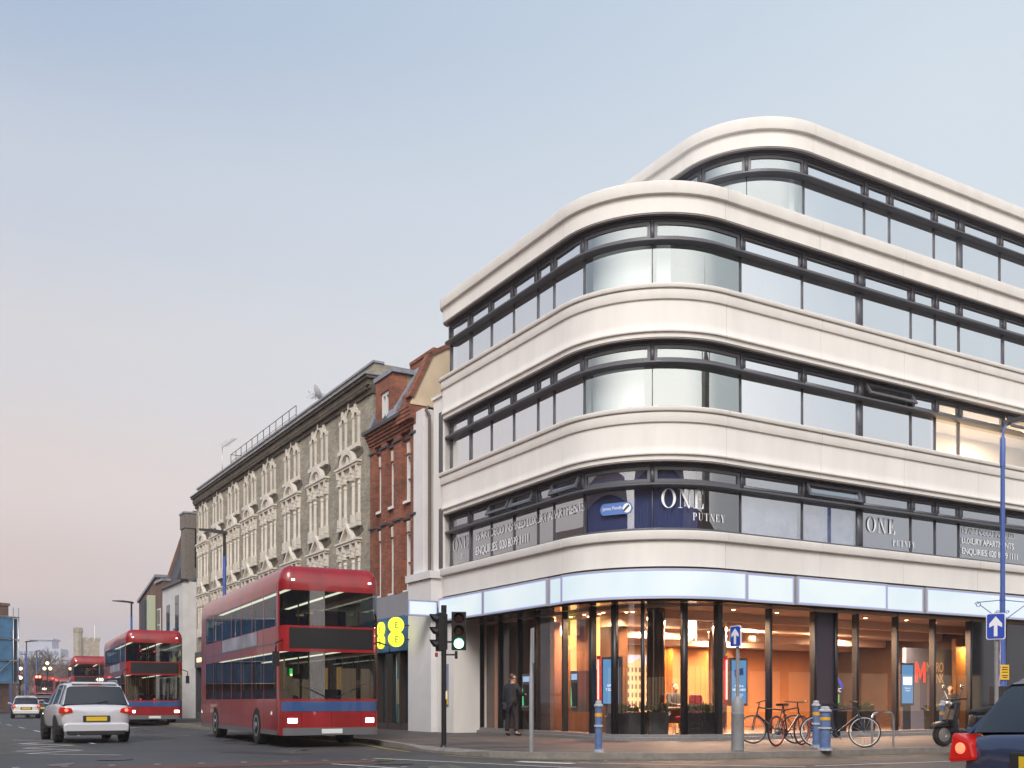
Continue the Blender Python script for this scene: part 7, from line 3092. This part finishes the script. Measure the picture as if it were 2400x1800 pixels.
def skin_mesh(name, chains, m, parent, subd=1):
    """chains: lists of (x, y, z, r) joined where points coincide; grown with a Skin modifier"""
    verts, rad, edges, key = [], [], [], {}

    def vid(q):
        k = tuple(round(c, 4) for c in q[:3])
        if k not in key:
            key[k] = len(verts)
            verts.append(q[:3])
            rad.append(q[3])
        return key[k]
    for ch_ in chains:
        ids = [vid(q) for q in ch_]
        edges += [e for e in zip(ids, ids[1:]) if e[0] != e[1]]
    me = bpy.data.meshes.new(name)
    me.from_pydata(verts, edges, [])
    o = bpy.data.objects.new(name, me)
    COL.objects.link(o)
    o.parent = parent
    sk_ = o.modifiers.new('skin', 'SKIN')
    sk_.use_smooth_shade = True
    sv = me.skin_vertices[0].data
    for i, r in enumerate(rad):
        rr = r if isinstance(r, tuple) else (r, r)
        sv[i].radius = rr
        sv[i].use_root = (i == 0)
    s2 = o.modifiers.new('sub', 'SUBSURF')
    s2.levels = s2.render_levels = subd
    me.materials.append(m)
    return o


def hand(wrist, d, side, r=0.009):
    """five separate bent finger chains from the palm; d = pointing direction"""
    w, d = Vector(wrist), Vector(d).normalized()
    sdv = Vector(side).normalized()
    up = d.cross(sdv).normalized()
    palm = w + d * 0.08
    out = [[(*w, 0.026), (*palm, (0.036))]]
    for k, ln in enumerate((0.065, 0.078, 0.072, 0.055)):
        b = palm + sdv * (0.030 - 0.020 * k)
        a1 = b + d * ln * 0.55 - up * 0.008
        a2 = b + d * ln * 0.95 - up * 0.03
        out.append([(*palm, 0.036), (*b, r * 1.1), (*a1, r), (*a2, r * 0.85)])
    tb = w + d * 0.035 + sdv * 0.035
    out.append([(*palm, 0.036), (*tb, r * 1.3), (*(tb + d * 0.05 + sdv * 0.012 - up * 0.01), r)])
    return out


def person(label, loc, rz, J, coat, trousers, hair, shoes=None, group=None, tie=None, hairlen=0.0):
    """J: joint positions in the person's frame (x right, y forward, z up)"""
    t = thing('person', label, 'person', loc, rz, group)
    g = lambda k: J[k]
    hips, chest, neck, head = g('hips'), g('chest'), g('neck'), g('head')
    hv = Vector(head)
    f = Vector(J.get('face', (0, 1, 0))).normalized()
    rgt = Vector((f.y, -f.x, 0)).normalized()
    chains = [[(*hips, 0.115), (*((Vector(hips) + Vector(chest)) / 2), 0.10), (*chest, 0.12), (*neck, 0.05), (*(hv - Vector((0, 0, 0.05)) + f * 0.01), 0.078), (*(hv + Vector((0, 0, 0.05)) - f * 0.01), 0.088), (*(hv + Vector((0, 0, 0.105)) - f * 0.015), 0.05)]]
    chains.append([(*(hv - Vector((0, 0, 0.05)) + f * 0.01), 0.078), (*(hv - Vector((0, 0, 0.02)) + f * 0.10), 0.016)])
    for sg in (-1, 1):
        chains.append([(*(hv + Vector((0, 0, 0.05)) - f * 0.01), 0.088), (*(hv + rgt * sg * 0.092 + Vector((0, 0, 0.0))), 0.018)])
    for sd in ('l', 'r'):
        chains.append([(*chest, 0.12), (*g('sh_' + sd), 0.055), (*g('el_' + sd), 0.036), (*g('wr_' + sd), 0.028)])
        dd = Vector(g('wr_' + sd)) - Vector(g('el_' + sd))
        if 'hd_' + sd in J:
            dd = Vector(J['hd_' + sd])
        chains += hand(g('wr_' + sd), dd, (1 if sd == 'l' else -1, 0.3, 0))
        kn, an = g('kn_' + sd), g('an_' + sd)
        chains.append([(*hips, 0.115), (*g('hp_' + sd), 0.08), (*kn, 0.05), (*an, 0.042), (*g('to_' + sd), 0.035)])
    skin_mesh('body', chains, SKIN, t)
    e = 0.02
    cc = [[(*(Vector(hips) - Vector((0, 0, 0.10))), 0.185), (*hips, 0.175), (*((Vector(hips) + Vector(chest)) / 2), 0.165), (*chest, 0.19), (*(Vector(neck) - Vector((0, 0, 0.03))), 0.085)]]
    for sd in ('l', 'r'):
        cc.append([(*chest, 0.19), (*g('sh_' + sd), 0.092), (*g('el_' + sd), 0.064), (*(Vector(g('wr_' + sd)) * 0.97 + Vector(g('el_' + sd)) * 0.03), 0.048)])
    skin_mesh('jacket', cc, coat, t)
    tt = []
    for sd in ('l', 'r'):
        tt.append([(*hips, 0.165), (*g('hp_' + sd), 0.115), (*g('kn_' + sd), 0.082), (*(Vector(g('an_' + sd)) + Vector((0, 0, 0.02))), 0.068)])
    skin_mesh('trousers', tt, trousers, t)
    for sd in ('l', 'r'):
        a, to = Vector(g('an_' + sd)), Vector(g('to_' + sd))
        skin_mesh('shoe', [[(*(a - Vector((0, 0, 0.03)) - (to - a).normalized() * 0.05), 0.045), (*((a + to) / 2 - Vector((0, 0, 0.015))), 0.048), (*to, 0.04)]], shoes or BLACK, t)
    hc = [[(*(hv + Vector((0, 0, 0.115)) - f * 0.0), 0.055), (*(hv + Vector((0, 0, 0.075)) - f * 0.035), 0.092), (*(hv - Vector((0, 0, 0.0 + hairlen)) - f * 0.06), 0.07)]]
    skin_mesh('hair', hc, hair, t)
    return t


DSUIT = mat('dark_navy_suiting', (0.013, 0.014, 0.020), 0.8, noise=(30, 0.2))
HAIRG = mat('grey_brown_hair', (0.10, 0.08, 0.065), 0.7, noise=(40, 0.4))
HAIRD = mat('dark_hair', (0.02, 0.015, 0.012), 0.6)
# man at the cash machine: back three-quarters to us, looking into the glass, case in his left hand
J = dict(hips=(0, 0, 0.95), chest=(0, 0.03, 1.35), neck=(0, 0.05, 1.53), head=(0.0, 0.09, 1.67), face=(0.25, 1, -0.12),
         sh_l=(-0.2, 0.02, 1.44), el_l=(-0.27, -0.03, 1.16), wr_l=(-0.27, 0.05, 0.90), hd_l=(0, 0.05, -1),
         sh_r=(0.2, 0.04, 1.44), el_r=(0.27, 0.16, 1.20), wr_r=(0.15, 0.40, 1.20), hd_r=(-0.2, 1, 0.1),
         hp_l=(-0.1, 0, 0.88), kn_l=(-0.12, 0.0, 0.49), an_l=(-0.13, -0.04, 0.09), to_l=(-0.16, 0.13, 0.035),
         hp_r=(0.1, 0, 0.88), kn_r=(0.14, 0.06, 0.49), an_r=(0.16, 0.03, 0.09), to_r=(0.20, 0.20, 0.035))
cm = PG(-8.05, 0.62)
px_, py_ = cm[0] - 0.30, cm[1] + 0.1
MANP = (at(1198, 29.6)[0], 29.6, 0.0)
person('man in a dark suit at the cash machine, briefcase in his left hand', MANP, R(-42), J, DSUIT, DSUIT, HAIRG)
# his case, hanging from the left hand
bc = thing('briefcase', 'black briefcase hanging from the hand of the man in the suit', 'briefcase', (MANP[0], MANP[1], 0.0), R(-42))
mb = MB()
mb.box(-0.31, -0.23, -0.17, 0.25, 0.46, 0.76)
mb.build('case', mat('black_leather', (0.012, 0.011, 0.011), 0.45), bc, bevel=0.02)
mb = MB()
mb.tube([(-0.27, -0.02, 0.76), (-0.27, 0.0, 0.81), (-0.27, 0.08, 0.81), (-0.27, 0.10, 0.76)], 0.012, 6)
mb.build('handle', BLACK, bc)

# passer-by outside the phone shop
J2 = dict(hips=(0, 0, 0.93), chest=(0, 0.04, 1.32), neck=(0, 0.07, 1.50), head=(0, 0.12, 1.63), face=(0, 1, -0.35),
          sh_l=(-0.2, 0.03, 1.42), el_l=(-0.24, 0.02, 1.14), wr_l=(-0.10, 0.24, 1.10), hd_l=(0.4, 0.8, 0.2),
          sh_r=(0.2, 0.03, 1.42), el_r=(0.25, 0.0, 1.14), wr_r=(0.22, 0.12, 0.92), hd_r=(0, 0.2, -1),
          hp_l=(-0.1, 0, 0.87), kn_l=(-0.1, 0.14, 0.50), an_l=(-0.1, 0.16, 0.09), to_l=(-0.1, 0.33, 0.035),
          hp_r=(0.1, 0, 0.87), kn_r=(0.1, 0.0, 0.49), an_r=(0.1, -0.22, 0.11), to_r=(0.1, -0.06, 0.035))
q = P(-15.6, 1.4)
person('person in a dark coat walking past the phone shop, head bowed', (q[0], q[1], 0), ROT_L - math.pi / 2 + R(15), J2, mat('black_coat', (0.016, 0.016, 0.022), 0.85), mat('grey_trousers', (0.06, 0.06, 0.07), 0.85), HAIRD)
# seated people inside the bank
J3 = dict(hips=(0, 0, 0.55), chest=(0, 0.03, 0.98), neck=(0, 0.05, 1.15), head=(0, 0.08, 1.29), face=(0, 1, -0.1),
          sh_l=(-0.2, 0.02, 1.06), el_l=(-0.25, 0.12, 0.82), wr_l=(-0.12, 0.35, 0.80), hd_l=(0.3, 1, 0),
          sh_r=(0.2, 0.02, 1.06), el_r=(0.25, 0.12, 0.82), wr_r=(0.12, 0.35, 0.80), hd_r=(-0.3, 1, 0),
          hp_l=(-0.1, 0.05, 0.54), kn_l=(-0.12, 0.45, 0.53), an_l=(-0.12, 0.45, 0.10), to_l=(-0.12, 0.62, 0.04),
          hp_r=(0.1, 0.05, 0.54), kn_r=(0.12, 0.45, 0.53), an_r=(0.12, 0.45, 0.10), to_r=(0.12, 0.62, 0.04))


def seat_for(loc, rz, label):
    t = thing('visitor_chair', label, 'chair', loc, rz, 'visitor chairs inside the bank')
    mb = MB()
    mb.box(-0.24, 0.24, -0.2, 0.28, 0.38, 0.44)
    mb.build('seat', REDFAB, t, bevel=0.02)
    mb = MB()
    mb.box(-0.23, 0.23, -0.26, -0.20, 0.44, 0.86)
    mb.build('backrest', REDFAB, t, bevel=0.02)
    for x in (-0.21, 0.21):
        for y in (-0.18, 0.24):
            mb = MB()
            mb.tube([(x, y, 0), (x, y, 0.38)], 0.015, 6)
            mb.build('leg', STEEL, t)


for s, d, rz, lab, cl, ch_lab in ((0.75, 2.95, ROT_R + math.pi, 'dark-haired person seated behind the oak desk', mat('charcoal_knit', (0.04, 0.04, 0.045), 0.9), 'red visitor chair behind the oak desk'),
                                  (11.0, 1.5, ROT_R + R(120), 'dark-haired person seated below the raised lettering', mat('black_coat', (0.016, 0.016, 0.022), 0.85), 'red visitor chair below the raised lettering')):
    lc = Q(s, d, 0.1)
    person(lab, lc, rz, J3, cl, mat('grey_trousers', (0.06, 0.06, 0.07), 0.85), HAIRD)
    seat_for(lc, rz, ch_lab)
# ------------------------------------------------------------------ evening haze over the town
HAZE = bpy.data.materials.new('evening_haze')
HAZE.use_nodes = True
ht = HAZE.node_tree
ht.nodes.clear()
ho = ht.nodes.new('ShaderNodeOutputMaterial')
hv = ht.nodes.new('ShaderNodeVolumePrincipled')
hv.inputs['Color'].default_value = (0.93, 0.89, 0.93, 1)
hv.inputs['Density'].default_value = 0.0006
hv.inputs['Anisotropy'].default_value = 0.0
ht.links.new(hv.outputs[0], ho.inputs['Volume'])
mb = MB()
mb.box(-740, 740, -640, 780, -5.2, 46)
hz = mb.build('haze', HAZE)
tag(hz, 'thin pale evening haze filling the street and the far riverside', 'haze', kind='stuff')
